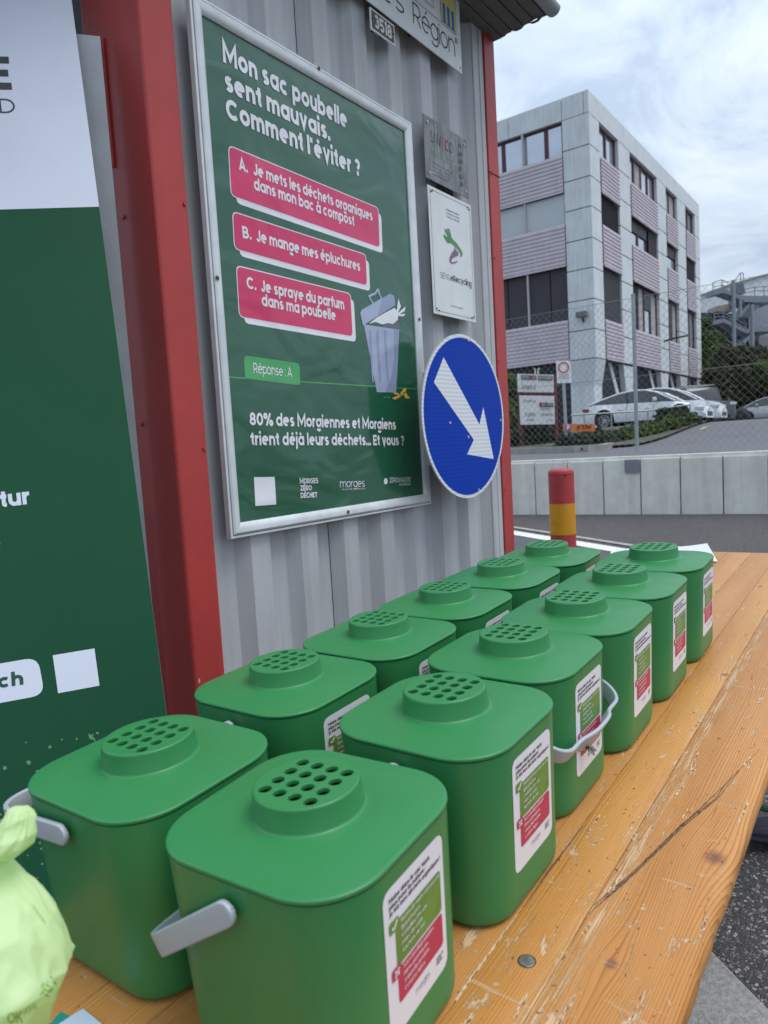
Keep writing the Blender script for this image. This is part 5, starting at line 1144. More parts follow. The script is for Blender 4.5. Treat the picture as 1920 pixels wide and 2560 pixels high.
printed(kno, [("compostable", (10, 2078), (62, 2054), 7, 0.0)], mat('bag print pale', (0.40, 0.62, 0.22), 0.5), 'printed_words')

# ------------------------------------------------------------------ fly on the handle
fl0 = at(1487, 1888, 0.86)
MFLY = None
#FLYPOS
d_ = Vector(R[0])*0.75-Vector((0, 0, 1))*0.62; d_.normalize(); upf = (-Vector(R[2])+Vector((0, 0, 0.8))).normalized(); sidef = d_.cross(upf).normalized(); upf = sidef.cross(d_).normalized()
FM = Matrix(((d_.x, sidef.x, upf.x, 0), (d_.y, sidef.y, upf.y, 0), (d_.z, sidef.z, upf.z, 0), (0, 0, 0, 1)))
def ellip(c, r_, n=10, m_=7):
    rings = []
    for j in range(m_+1):
        ph = math.pi*j/m_; rings.append([(c[0]-r_[0]*math.cos(ph), c[1]+r_[1]*max(0.03, math.sin(ph))*math.cos(6.283*i/n), c[2]+r_[2]*max(0.03, math.sin(ph))*math.sin(6.283*i/n)) for i in range(n)])
    return loft(rings)
def place_fly(p):
    FM2 = FM.copy(); FM2.translation = p
    fl = empty('fly', label='small dark fly sitting on the drooping grey handle', cat='insect', M=FM2)
    mk = mat('fly body', (0.025, 0.022, 0.02), 0.5, var=0.6, vscale=600); mw = mat('fly wing', (0.20, 0.18, 0.14), 0.25)
    k = 0.0085
    for nm, c, r_ in (('abdomen', (0.55*k, 0, 0.28*k), (0.62*k, 0.30*k, 0.26*k)), ('thorax', (-0.25*k, 0, 0.34*k), (0.42*k, 0.30*k, 0.28*k)), ('head', (-0.78*k, 0, 0.30*k), (0.18*k, 0.26*k, 0.20*k))):
        v, f = ellip(c, r_); mobj(nm, v, f, mk, fl, True)
    for s_ in (-1, 1):
        mobj('wing', [(-0.2*k, s_*0.12*k, 0.55*k), (0.4*k, s_*0.5*k, 0.60*k), (1.15*k, s_*0.52*k, 0.52*k), (1.3*k, s_*0.25*k, 0.5*k), (0.8*k, s_*0.05*k, 0.57*k)], [(0, 1, 2, 3, 4)], mw, fl).modifiers.new('s', 'SOLIDIFY').thickness = 0.0001
        for i in range(3): MB().path([((-0.45+0.3*i)*k, s_*0.2*k, 0.25*k), ((-0.6+0.5*i)*k, s_*0.6*k, 0.35*k), ((-0.75+0.75*i)*k, s_*0.85*k, 0)], 0.0003, 5).build('leg', mk, fl)
r3 = [o_ for o_ in S.objects if o_.name.startswith('compost_bin')][2]
hb_ = [o_ for o_ in r3.children if o_.name.startswith('handle')][0]
bpy.context.view_layer.update()
Mi = r3.matrix_world
bv = BVHTree.FromPolygons([(Mi @ v_.co)[:] for v_ in hb_.data.vertices], [p.vertices[:] for p in hb_.data.polygons])
hit = bv.ray_cast(Vector((0, 0, EYE)), Vector(ray(1484, 1884)).normalized())
if hit[0] is None: hit = bv.find_nearest(fl0)
place_fly(hit[0]-Vector(R[2])*0.001)

# ------------------------------------------------------------------ things on the ground at the right
sl_a, sl_b = Vector((1.78, 0.585)), Vector((1.20, -0.10)); e_ = (sl_b-sl_a).normalized(); nrm = Vector((e_.y, -e_.x)); nrm = nrm if nrm.x < 0 else -nrm
so_ = empty('concrete_slab', (sl_a.x, sl_a.y, gz(*sl_a)), 'rough grey concrete base slab on the asphalt at the lower right', 'slab')
c_ = [sl_a, sl_b, sl_b+nrm*0.9, sl_a+nrm*0.9]
v = [(p.x-sl_a.x, p.y-sl_a.y, gz(*p)-gz(*sl_a)+0.045) for p in c_]+[(p.x-sl_a.x, p.y-sl_a.y, gz(*p)-gz(*sl_a)-0.01) for p in c_]
bevel(mobj('slab_block', v, [(0, 1, 2, 3), (7, 6, 5, 4), (0, 4, 5, 1), (1, 5, 6, 2), (2, 6, 7, 3), (3, 7, 4, 0)], CONC2, so_), 0.006)
gp_ = lambda u_, v_, h: (lambda d: Vector((0, 0, EYE))+d*(-(EYE-h)/d.dot(TN)))(Vector(ray(u_, v_)))
nb_ = gp_(1900, 2110, 0.0)
cl = empty('fabric_bag', nb_, 'crumpled dark navy fabric bag on the asphalt under the table edge', 'bag')
rings = []
for j in range(19):
    t_ = j/18; ph = math.pi*t_; rr2 = max(0.02, math.sin(ph)**0.6); ring = []
    for i in range(40):
        a = 6.283185*i/40; n_ = mnoise.noise(Vector((math.cos(a)*2, math.sin(a)*2+t_*7, t_*6))); n2_ = abs(mnoise.noise(Vector((math.cos(a)*5, math.sin(a)*5, t_*12))))
        k = 1+0.25*n_-0.30*n2_; ring.append(Vector((0, 0, 0))+(Vector((0.30, -0.42, 0))*(t_*1.5-0.22))+Vector((0.8, 0.6, 0))*0.085*math.cos(a)*k*rr2+Vector((0, 0, 1))*(0.040+0.040*math.sin(a)*k*rr2))
    rings.append(ring)
v, f = loft(rings); mobj('cloth', v, f, mat('navy cloth', (0.012, 0.012, 0.026), 0.75, bump=0.3, bscale=60), cl, True)
sd_ = [gp_(1875, 2052, 0.05), gp_(1990, 2062, 0.05), gp_(1990, 2085, 0.05), gp_(1885, 2078, 0.05)]
mobj('strap', [p-nb_ for p in sd_]+[p-nb_-Vector((0, 0, 0.012)) for p in sd_], [(3, 2, 1, 0), (4, 5, 6, 7), (0, 1, 5, 4), (1, 2, 6, 5), (2, 3, 7, 6), (3, 0, 4, 7)], mat('olive strap', (0.025, 0.035, 0.025), 0.7), cl)
# ------------------------------------------------------------------ office building
BX, BY = 35.96, 12.73; BL = 59.35; BYL = 31.0
E_ = EYE
Z_TOP, Z_P = 17.2+E_, 16.12+E_
ROWS = [(14.47+E_, 16.12+E_), (11.02+E_, 12.59+E_), (6.18+E_, 8.90+E_)]      # window rows
CLAD = [(12.59+E_, 14.47+E_), (8.90+E_, 11.02+E_), (4.08+E_, 6.18+E_)]       # cladding rows
bz0 = uz(BX, BY)-0.3
ob_ = empty('office_building', (BX, BY, uz(BX, BY)), 'three storey office block with pale concrete pillars, lilac ribbed cladding and dark red windows', 'building')
bo_ = Vector(ob_.location)
M_BC = mat('weathered pale concrete', (0.66, 0.70, 0.72), 0.85, var=0.06, vscale=1.2, streak=0.14, bump=0.1, bscale=20)
M_CL = mat('lilac ribbed cladding', (0.62, 0.56, 0.61), 0.6, var=0.06, vscale=1.0, streak=0.12)
M_WF = mat('dark red window frame', (0.085, 0.018, 0.025), 0.5)
M_WF2 = mat('pale window divider', (0.45, 0.44, 0.48), 0.5)
M_GL = mat('window glass', (0.10, 0.12, 0.15), 0.03, spec=1.0, metal=0.75)
M_GL.node_tree.nodes['Principled BSDF'].inputs['Base Color'].default_value = (0.50, 0.54, 0.60, 1)
M_BLD = mat('dark blind', (0.070, 0.065, 0.075), 0.6); M_BLL = mat('pale grey blind', (0.60, 0.64, 0.66), 0.6); M_BLK = mat('black opening', (0.010, 0.009, 0.012), 0.5)
M_CUR = mat('pale curtain', (0.40, 0.38, 0.38), 0.8, var=0.2, vscale=4)
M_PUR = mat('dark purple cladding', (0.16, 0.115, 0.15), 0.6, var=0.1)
def fpt(face, s_, z_, out_=0.0):
    """face 0: right face along X; face 1: left face along Y; s_ = coordinate along it; out_ = metres proud"""
    p = Vector((s_, BY-out_, z_)) if face == 0 else Vector((BX-out_, s_, z_)); return p-bo_
def fbox(mb, face, s0, s1, z0, z1, o0, o1):
    a = fpt(face, s0, z0, o0); b = fpt(face, s1, z1, o1); lo = [min(a[i], b[i]) for i in range(3)]; hi = [max(a[i], b[i]) for i in range(3)]; return mb.box(lo, hi)
def cladding(face, s0, s1, z0, z1, nm='cladding'):
    v = []; f = []; n_ = int(round((z1-z0-0.12)/0.205)); zz = z1-0.06
    prof = [(z1, 0.02), (zz, 0.02)]
    for i in range(n_):
        a = z1-0.06-(z1-z0-0.12)*i/n_; b = z1-0.06-(z1-z0-0.12)*(i+1)/n_; h = a-b
        prof += [(a-h*0.10, 0.055), (a-h*0.55, 0.055), (a-h*0.70, 0.0), (b+0.001, 0.0)]
    prof += [(z0+0.06, 0.03), (z0+0.059, 0.085), (z0, 0.085), (z0, -0.03)]
    for z_, o_ in prof: v += [fpt(face, s0, z_, o_), fpt(face, s1, z_, o_)]
    for i in range(len(prof)-1):
        q = (2*i, 2*i+1, 2*i+3, 2*i+2); f.append(q if face == 1 else q)
    return mobj(nm, v, f, M_CL, ob_)
def window(face, s0, s1, z0, z1, style, divs, pale=()):
    fr = MB(); t_ = 0.09; o0, o1 = -0.30, -0.18
    fbox(fr, face, s0, s1, z1-0.10, z1-0.001, o0, o1); fbox(fr, face, s0, s1, z0+0.001, z0+0.08, o0, o1); fbox(fr, face, s0, s0+t_, z0+0.08, z1-0.10, o0, o1); fbox(fr, face, s1-t_, s1, z0+0.08, z1-0.10, o0, o1)
    w_ = fr.build('window', M_WF, ob_)
    for k, s_ in enumerate(divs):
        fbox(MB(), face, s_-0.10, s_+0.10, z0+0.08, z1-0.10, o0, o1-0.01).build('mullion', M_WF, w_)
    for s_ in pale: fbox(MB(), face, s_-0.045, s_+0.045, z0+0.0, z1-0.0, o0, 0.01).build('divider', M_WF2, w_)
    edges_ = [s0]+sorted(list(divs)+list(pale))+[s1]
    for k, (a, b) in enumerate(zip(edges_[:-1], edges_[1:])):
        st_ = style if isinstance(style, str) else style[k % len(style)]
        if st_ in ('glass', 'cur'):
            fbox(MB(), face, a+0.02, b-0.02, z0+0.05, z1-0.08, -0.26, -0.25).build('pane', M_GL if st_ == 'glass' else M_CUR, w_)
        elif st_ == 'half':
            fbox(MB(), face, a+0.02, b-0.02, z0+0.05, z0+(z1-z0)*0.55, -0.26, -0.25).build('pane', M_GL, w_)
            fbox(MB(), face, a+0.02, b-0.02, z0+(z1-z0)*0.55, z1-0.05, -0.20, -0.17).build('blind', M_BLK, w_)
        else:
            m_2 = {'pale': M_BLL, 'dark': M_BLD, 'black': M_BLK}[st_]; v = []; f = []; n_ = int((z1-z0)/0.075)
            oo = -0.12
            for i in range(n_+1):
                zz = z1-0.02-(z1-z0-0.04)*i/n_; v += [fpt(face, a+0.03, zz, oo), fpt(face, b-0.03, zz, oo), fpt(face, a+0.03, zz-0.055 if i < n_ else zz, oo+0.03), fpt(face, b-0.03, zz-0.055 if i < n_ else zz, oo+0.03)]
            for i in range(2*n_+1): f.append((2*i, 2*i+1, 2*i+3, 2*i+2))
            mobj('blind', v, f, m_2, w_)
    return w_
# parapet panels
sx_ = [BX-0.0, 37.42, 41.4, 45.2, 49.0, 52.9, 56.2, BL]
for a, b in zip(sx_[:-1], sx_[1:]): bevel(fbox(MB(), 0, a+(0.0 if a == BX else 0.012), b-0.012, Z_P, Z_TOP, -0.25, 0.0).build('parapet_panel', M_BC, ob_), 0.02)
sy_ = [BY+0.26, 14.13, 17.1, 20.1, 23.1, 26.1, BYL]
for a, b in zip(sy_[:-1], sy_[1:]): bevel(fbox(MB(), 1, a+0.012, b-0.012, Z_P, Z_TOP, -0.25, 0.0).build('parapet_panel', M_BC, ob_), 0.02)
MB().box(fpt(0, BX+0.25, Z_P-0.05, -0.3), fpt(0, BL-0.05, Z_TOP-0.25, -17.5)).build('roof', mat('flat roof gravel', (0.25, 0.25, 0.25), 0.9), ob_)
# dark core behind everything
MB().box(fpt(0, BX+0.32, bz0, -0.34), fpt(0, BL-0.1, Z_P-0.06, -17)).build('core', M_BLK, ob_)
# corner column of stacked panels
jz = [16.12, 14.59, 13.07, 11.6, 10.07, 8.60, 7.06, 5.55, 4.08]
for a, b in zip(jz[:-1], jz[1:]):
    mb = MB().box(fpt(0, BX, b+E_+0.02, 0.0), fpt(0, 37.42, a+E_-0.02, -1.40)); bevel(mb.build('column_panel', M_BC, ob_), 0.02)
MB().box(fpt(0, BX+0.05, 4.0+E_, -0.05), fpt(0, 37.38, Z_P-0.01, -1.35)).build('column_joint', M_DARK, ob_)
# pillars along the right face
PIL = [(40.42, 42.42), (47.9, 49.95), (52.83, 55.08), (57.9, BL)]
for p0_, p1_ in PIL:
    for a, b in zip(jz[:-1], jz[1:]):
        bevel(fbox(MB(), 0, p0_, p1_, b+E_+0.02, a+E_-0.02, -0.45, 0.0).build('pillar_panel', M_BC, ob_), 0.02)
    fbox(MB(), 0, p0_+0.04, p1_-0.04, 4.0+E_, Z_P-0.01, -0.45, -0.03).build('pillar_joint', M_DARK, ob_)
BAY = [(37.42, 40.42), (42.42, 47.9), (49.95, 52.83), (55.08, 57.9)]
STY = [[('glass', 'glass'), ('glass', 'cur', 'glass', 'glass'), ('cur', 'cur'), ('glass', 'glass')], ['black', ('half', 'half', 'dark'), 'half', 'black'], ['dark', ('black', 'cur', 'half', 'cur'), ('dark', 'cur'), ('cur', 'glass')]]
for k, (a, b) in enumerate(BAY):
    for r_, (z0, z1) in enumerate(ROWS):
        st_ = STY[r_][k]; nd = 1 if isinstance(st_, str) else len(st_); w_ = b-a
        window(0, a+0.02, b-0.02, z0, z1, st_, [a+w_*(j+1)/nd for j in range(nd-1)])
    for z0, z1 in CLAD: cladding(0, a+0.01, b-0.01, z0, z1)
# left face
for r_, (z0, z1) in enumerate(ROWS):
    reds = [15.09+2.45*j for j in range(6) if 15.09+2.45*j < BYL-0.5]; whites_ = [16.33+2.45*j for j in range(6) if 16.33+2.45*j < BYL-0.5]
    if r_ == 1: reds = []
    window(1, 14.15, BYL-0.05, z0, z1, ('glass', 'pale', 'dark')[r_], reds, whites_)
for z0, z1 in CLAD: cladding(1, 14.15, BYL, z0, z1)
# recessed ground floor
gq = [(15.2, 'wall')]
v = []; f = []
gf0, gf1 = uz(BX, BY)-0.4, 4.07+E_
def ribwall(p0_, p1_, z0, z1, nm, m, n_):
    v = []; f = []; p0_, p1_ = Vector(p0_), Vector(p1_); d = (p1_-p0_).normalized(); nrm_ = Vector((d.y, -d.x, 0))
    for i in range(n_+1):
        zz = z1-(z1-z0)*i/n_
        for o_, dz in ((0, 0), (0.03, -(z1-z0)/n_*0.25)):
            v += [Vector((p0_.x, p0_.y, zz+dz))+nrm_*o_-bo_, Vector((p1_.x, p1_.y, zz+dz))+nrm_*o_-bo_]
    for i in range(2*n_+1): f.append((2*i, 2*i+1, 2*i+3, 2*i+2))
    return mobj(nm, v, f, m, ob_)
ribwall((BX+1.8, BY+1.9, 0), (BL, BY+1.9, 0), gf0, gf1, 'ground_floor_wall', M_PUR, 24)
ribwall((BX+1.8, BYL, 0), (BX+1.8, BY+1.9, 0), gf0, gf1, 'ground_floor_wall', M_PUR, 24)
MB().box(fpt(0, BX+0.1, gf1-0.001, -0.1), fpt(0, BL-0.1, gf1+0.03, -17)).build('soffit', mat('soffit', (0.12, 0.11, 0.12), 0.8), ob_)
# corner foot: tapered head over a narrower pier
def prism(nm, pts, d0, d1, m=M_BC):
    """pts (x,z) outline, extruded in Y from BY-d0 to BY-d1"""
    n_ = len(pts); v = [Vector((x, BY-d0, z+E_))-bo_ for x, z in pts]+[Vector((x, BY-d1, z+E_))-bo_ for x, z in pts]
    return mobj(nm, v, [tuple(range(n_)), tuple(range(n_, 2*n_))[::-1]]+[(i, n_+i, n_+(i+1) % n_, (i+1) % n_) for i in range(n_)], m, ob_)
MB().box(fpt(0, BX+0.25, gf0, -0.25), fpt(0, BX+1.45, 2.7+E_, -1.5)).build('corner_pier', M_BC, ob_)
v, f = loft([[Vector(p)-bo_ for p in ((BX+0.25, BY+0.25, 2.7+E_), (BX+1.45, BY+0.25, 2.7+E_), (BX+1.45, BY+1.5, 2.7+E_), (BX+0.25, BY+1.5, 2.7+E_))],
             [Vector(p)-bo_ for p in ((BX+0.002, BY+0.002, 4.06+E_), (BX+1.46, BY+0.002, 4.06+E_), (BX+1.46, BY+1.4, 4.06+E_), (BX+0.002, BY+1.4, 4.06+E_))]])
mobj('pier_head', v, f, M_BC, ob_)
v = [Vector(p)-bo_ for p in ((BX+0.02, BY+1.41, 4.06+E_), (BX+0.02, BY+1.41, 3.0+E_), (BX+0.02, BY+1.9, 4.06+E_), (BX+0.4, BY+1.41, 4.06+E_), (BX+0.4, BY+1.41, 3.0+E_), (BX+0.4, BY+1.9, 4.06+E_))]
MB().box(fpt(1, BY+1.52, gf0, -0.6), fpt(1, BY+2.6, 3.1+E_, -0.9)).build('pier_wing', M_BC, ob_)
for k, (p0_, p1_) in enumerate(PIL):
    c_ = (p0_+p1_)/2
    prism('pillar_foot', [(c_-0.45, gf0-E_), (c_+0.45, gf0-E_), (c_+0.45, 2.0), (p1_-0.02, 4.06), (p0_+0.02, 4.06), (c_-0.45, 2.0)], -0.5, -0.05)
    prism('strut', [(p0_-1.75, 4.06), (p0_-1.25, 4.06), (c_-0.46, 1.6), (c_-0.46, 0.9)], -0.55, -0.30)
prism('strut', [(BX+3.3, 4.06), (BX+3.8, 4.06), (BX+4.9, 1.9), (BX+4.9, 1.0)], -0.8, -0.6) if False else None
MB().box(fpt(1, 15.3, gf0, -1.6), fpt(1, 18.2, 1.6+E_, -1.0)).build('plinth', mat('grey green plinth', (0.22, 0.26, 0.26), 0.8), ob_)
# floodlight and lamp on the facade
q = onX(1220+555/2.37, 650+322/2.37, BX-0.25)
fl_ = MB().box(Vector((BX-0.40, q.y-0.28, q.z-0.14))-bo_, Vector((BX-0.10, q.y+0.28, q.z+0.14))-bo_); bevel(fl_.build('floodlight', mat('floodlight housing', (0.16, 0.15, 0.13), 0.6), ob_), 0.03)
MB().rod(Vector((BX-0.2, q.y, q.z-0.05))-bo_, Vector((BX, q.y, q.z-0.35))-bo_, 0.05, 6).build('floodlight_arm', M_DARK, ob_)
q = onY(1220+1110/2.37, 650+460/2.37, BY-0.5)
MB().path([Vector((q.x-0.9, BY, q.z-0.25))-bo_, Vector((q.x-0.6, BY-0.6, q.z-0.1))-bo_, Vector((q.x+0.2, BY-1.2, q.z+0.05))-bo_], 0.06, 6).build('wall_lamp', M_DARK, ob_)

# ------------------------------------------------------------------ far white hall with outdoor steel stairs
FD = 70.0
def F(u_, v_, d=FD): return at(u_, v_, d)
hl = empty('far_hall', F(1840, 1045), 'white industrial hall with thin yellow roof edge behind the steel stairs', 'building')
h0 = Vector(hl.location); back = Vector((R[2][0], R[2][1], 0)).normalized()
def slab(nm, px, m, par, thick=8.0, org=None, dd=0.0):
    org = org or Vector(par.location); c = [F(*p)+back*dd-org for p in px]; n_ = len(c); v = c+[p+back*thick for p in c]
    return mobj(nm, v, [tuple(range(n_))[::-1], tuple(range(n_, 2*n_))]+[(i, (i+1) % n_, n_+(i+1) % n_, n_+i) for i in range(n_)], m, par)
G5 = lambda x, y: (1720+x/6.91, 640+y/6.91)
M_HW = mat('white hall wall', (0.62, 0.66, 0.68), 0.7, var=0.05, vscale=0.5, streak=0.06); M_HD = mat('dark hall wall', (0.035, 0.038, 0.052), 0.7); M_HG = mat('hall grey wall', (0.26, 0.28, 0.33), 0.7)
slab('white_wall', [G5(180, 660), G5(940, 385), G5(1900, 120), G5(1900, 2900), G5(180, 2900)], M_HW, hl, 20, dd=3)
slab('roof_edge', [G5(180, 650), G5(940, 372), G5(1900, 105), G5(1900, 122), G5(940, 390), G5(180, 666)], mat('yellowish roof edge', (0.42, 0.40, 0.22), 0.6), hl, 20.5, dd=2.7)
slab('dark_base', [G5(200, 955), G5(1060, 985), G5(1060, 2900), G5(200, 2900)], M_HD, hl, 3.0, dd=0.6)
slab('grey_bay', [G5(1130, 800), G5(1900, 780), G5(1900, 1640), G5(1130, 1640)], M_HG, hl, 3.0, dd=0.9)
slab('cream_box', [G5(460, 880), G5(720, 830), G5(720, 975), G5(460, 970)], mat('beige cabin', (0.40, 0.34, 0.28), 0.7), hl, 2.0, dd=-0.4)
slab('low_wall', [G5(1240, 1380), G5(1900, 1380), G5(1900, 2900), G5(1240, 2900)], mat('lower grey wall', (0.20, 0.20, 0.21), 0.7), hl, 2.0, dd=0.2)
stl = empty('outdoor_stairs', F(1835, 950, FD-3), 'grey steel outdoor staircase zigzagging up the far white hall', 'stairs')
s0_ = Vector(stl.location); M_ST = mat('grey painted stair steel', (0.22, 0.25, 0.29), 0.6, var=0.08)
def SP(x, y, k=0.0): u_, v_ = G5(x, y); return F(u_, v_, FD-3+k)-s0_
for (x0_, y0_, x1_, y1_, r_) in ((785, 420, 800, 1600, .9), (905, 760, 905, 1060, .7), (1105, 840, 1120, 1800, .9)):
    MB().rod(SP(x0_, y0_), SP(x1_, y1_), r_*0.2, 10).build('column', M_ST, stl)
def beam(nm, pts, th, dp=1.6):
    for a, b in zip(pts[:-1], pts[1:]):
        A_, B_ = SP(*a), SP(*b); MB().obox(A_-Vector((0, 0, th/2)), B_-A_, back*dp, Vector((0, 0, th))).build(nm, M_ST, stl)
beam('landing', [(430, 630), (600, 590)], 0.5); beam('stair_flight', [(600, 590), (960, 730)], 0.42); beam('landing', [(960, 735), (1150, 745), (1500, 740)], 0.6, 3)
beam('landing', [(440, 1150), (620, 1110)], 0.4); beam('stair_flight', [(620, 1110), (1010, 1300)], 0.4); beam('landing', [(1010, 1300), (1150, 1265), (1500, 1265)], 0.42, 3)
beam('stair_flight', [(1080, 1380), (860, 1600)], 0.35); beam('stair_flight', [(1060, 850), (880, 1060)], 0.3)
for pts in ([(425, 460), (585, 410), (700, 470)], [(425, 540), (585, 500), (700, 540)], [(800, 440), (905, 290), (960, 300)], [(960, 580), (1150, 535), (1500, 520)], [(960, 650), (1150, 600), (1500, 600)],
            [(450, 1000), (620, 985), (1000, 1180)], [(450, 1060), (620, 1040), (1000, 1240)], [(1200, 1230), (1300, 1140), (1500, 1130)], [(480, 1470), (620, 1440), (840, 1530)], [(480, 1530), (620, 1500), (800, 1590)]):
    MB().path([SP(*p) for p in pts], 0.045, 5).build('handrail', M_ST, stl)
for (x_, ya_, yb_) in ((430, 460, 640), (585, 410, 590), (735, 450, 620), (905, 290, 470), (955, 300, 560), (1150, 540, 740), (1310, 530, 740), (450, 1000, 1150), (610, 980, 1110), (620, 1440, 1600), (480, 1470, 1600), (1000, 1180, 1300)):
    MB().rod(SP(x_, ya_), SP(x_+4, yb_), 0.045, 5).build('baluster', M_ST, stl)
for i in range(8): 
    A_ = SP(1050-22*i, 870+26*i); MB().obox(A_, Vector((R[0]))*1.0, back*1.2, Vector((0, 0, 0.07))).build('tread', M_ST, stl)
for i in range(9):
    A_ = SP(800+5*i, 480+20*i); MB().obox(A_, Vector((R[0]))*0.9, back*1.0, Vector((0, 0, 0.07))).build('tread', M_ST, stl)

# ------------------------------------------------------------------ foliage
def leaves(name, m, blobs, n, size, par, org, seed=1, up=0.3):
    """small two-triangle leaf faces spread through the blobs' shells; blobs = [(center, (rx,ry,rz))]"""
    r_ = np.random.default_rng(seed); vol = np.array([b[1][0]*b[1][1]*b[1][2] for b in blobs])**0.667; vol /= vol.sum(); V = []; k = 0
    ids = r_.choice(len(blobs), n, p=vol); d = r_.normal(size=(n, 3)); d /= np.linalg.norm(d, axis=1)[:, None]; rad = (0.55+0.5*r_.random(n)**0.6)
    C_ = np.array([list(b[0]-org) for b in blobs])[ids]; RR = np.array([b[1] for b in blobs])[ids]
    lump = 1+0.22*np.sin(d[:, 0]*7+ids)*np.sin(d[:, 1]*6+ids*2.1)+0.15*np.sin(d[:, 2]*11+ids)
    P_ = C_+d*RR*(rad*lump)[:, None]
    nrm_ = d*0.7+r_.normal(size=(n, 3))*0.7; nrm_ /= np.linalg.norm(nrm_, axis=1)[:, None]
    t1 = np.cross(nrm_, r_.normal(size=(n, 3))); t1 /= np.linalg.norm(t1, axis=1)[:, None]; t2 = np.cross(nrm_, t1); s_ = size*(0.6+0.9*r_.random(n))[:, None]
    V = np.stack([P_-t1*s_, P_+t2*s_*0.45, P_+t1*s_, P_-t2*s_*0.45], 1).reshape(-1, 3)
    me_ = bpy.data.meshes.new(name); me_.vertices.add(4*n); me_.vertices.foreach_set('co', V.ravel()); me_.loops.add(4*n); me_.loops.foreach_set('vertex_index', np.arange(4*n)); me_.polygons.add(n)
    me_.polygons.foreach_set('loop_start', np.arange(0, 4*n, 4)); me_.polygons.foreach_set('loop_total', np.full(n, 4)); me_.update(); me_.validate(); me_.materials.append(m)
    o = bpy.data.objects.new(name, me_); link(o, par); return o
def foliage(name, c, c2):
    m = mat(name, c, 0.65, col2=c2, vscale=1.6, var=0.35, spec=0.3); return m
F_DK = foliage('dark olive foliage', (0.035, 0.042, 0.018), (0.085, 0.095, 0.035)); F_GR = foliage('fresh green foliage', (0.055, 0.10, 0.018), (0.13, 0.19, 0.045)); F_JU = foliage('juniper foliage', (0.030, 0.042, 0.024), (0.065, 0.085, 0.045)); F_HD = foliage('hedge foliage', (0.035, 0.065, 0.014), (0.10, 0.15, 0.03))
M_BARK = mat('bark', (0.06, 0.045, 0.035), 0.9, var=0.3, vscale=12)
def bush(name, label, cat, blobs, n, size, m, seed, group=None, trunk=None):
    b0 = blobs[0]; zb = min(b[0].z-b[1][2] for b in blobs); org = Vector((b0[0].x, b0[0].y, zb)); o = empty(name, org, label, cat, group)
    leaves('crown', m, blobs, n, size, o, org, seed)
    mb = MB(); r_ = random.Random(seed)
    for c, rr_ in blobs:
        cc = Vector(c)-org; foot = Vector((cc.x*0.7, cc.y*0.7, min(-0.3, 0))) ; mid_ = foot.lerp(cc, 0.6)+Vector((r_.uniform(-.1, .1), r_.uniform(-.1, .1), 0)); w_ = (trunk or 0.03)
        mb.rod(foot, mid_, w_, 6, w_*0.7); mb.rod(mid_, cc+Vector((0, 0, rr_[2]*0.5)), w_*0.7, 6, w_*0.25)
        for q in range(4): a = r_.uniform(0, 6.28); mb.rod(mid_, cc+Vector((math.cos(a)*rr_[0]*0.7, math.sin(a)*rr_[1]*0.7, rr_[2]*r_.uniform(-.2, .6))), w_*0.45, 5, w_*0.15)
    mb.build('trunk', M_BARK, o); return o
g4p = lambda x, y: (1220+x/2.37, 650+y/2.37)
def bl(x, y, dep, rx, rz, ry=None):
    """blob at a place seen at crop pixel x,y; radii in metres from pixel radii"""
    u_, v_ = g4p(x, y); k = dep/FPX/2.37; return (at(u_, v_, dep), (rx*k, (ry or rx)*k, rz*k))
bush('hedge', 'tall clipped green hedge behind the company sign board', 'hedge', [bl(30, 800, 21.5, 120, 130), bl(120, 760, 21.5, 70, 85), bl(60, 950, 21.5, 150, 150), bl(200, 900, 21.8, 110, 120), bl(-60, 850, 21.5, 130, 170)], 26000, 0.055, F_HD, 1)
bush('shrub', 'low dark juniper at the foot of the company sign board', 'shrub', [bl(170, 1060, 20.3, 120, 65), bl(290, 1050, 20.3, 130, 75), bl(60, 1070, 20.3, 110, 70), bl(400, 1065, 20.4, 90, 60)], 16000, 0.05, F_JU, 2)
def onup(u_, v_):
    lo_, hi_ = 6.0, 60.0
    for _ in range(50):
        mid__ = (lo_+hi_)/2; p = at(u_, v_, mid__)
        if p.z < uz(p.x, p.y): hi_ = mid__
        else: lo_ = mid__
    return at(u_, v_, (lo_+hi_)/2)
def bg2(x, y, rx, rz):
    p = onup(*g4p(x, y)); dep = (p-Vector((0, 0, EYE))).dot(Vector(R[2])); k = dep/FPX/2.37; return (p+Vector((0.25, 0, rz*k*0.75)), (rx*k, rx*k, rz*k))
bush('shrub', 'low juniper bank under the orange direction sign', 'shrub', [bg2(480, 1112, 100, 40), bg2(590, 1105, 95, 42), bg2(680, 1098, 85, 40), bg2(600, 1080, 100, 42)], 15000, 0.045, F_JU, 3)
bush('shrub', 'long clipped green bank in front of the white sedan', 'shrub', [bg2(760, 1085, 80, 44), bg2(850, 1068, 80, 48), bg2(940, 1048, 80, 50), bg2(1030, 1025, 80, 52), bg2(1110, 1000, 70, 50), bg2(1180, 980, 60, 40), bg2(1235, 968, 40, 26)], 26000, 0.045, F_HD, 4)
bush('shrub', 'round taller olive bush in front of the white sedan bonnet', 'shrub', [bl(1090, 930, 23.4, 85, 55)], 8000, 0.045, F_JU, 5)
bush('tree', 'fresh green tree beside the far end of the office building', 'tree', [bl(1330, 560, 55, 70, 130), bl(1290, 450, 55, 40, 110), bl(1380, 480, 55, 30, 30), bl(1340, 700, 55, 80, 90)], 9000, 0.14, F_GR, 6, trunk=0.15)
tr = [bl(1480, 620, 50, 130, 110), bl(1600, 640, 50, 120, 110), bl(1750, 650, 50, 130, 120), bl(1400, 740, 49, 120, 110), bl(1540, 760, 48, 140, 130), bl(1700, 800, 48, 150, 130), bl(1420, 830, 48, 110, 70)]
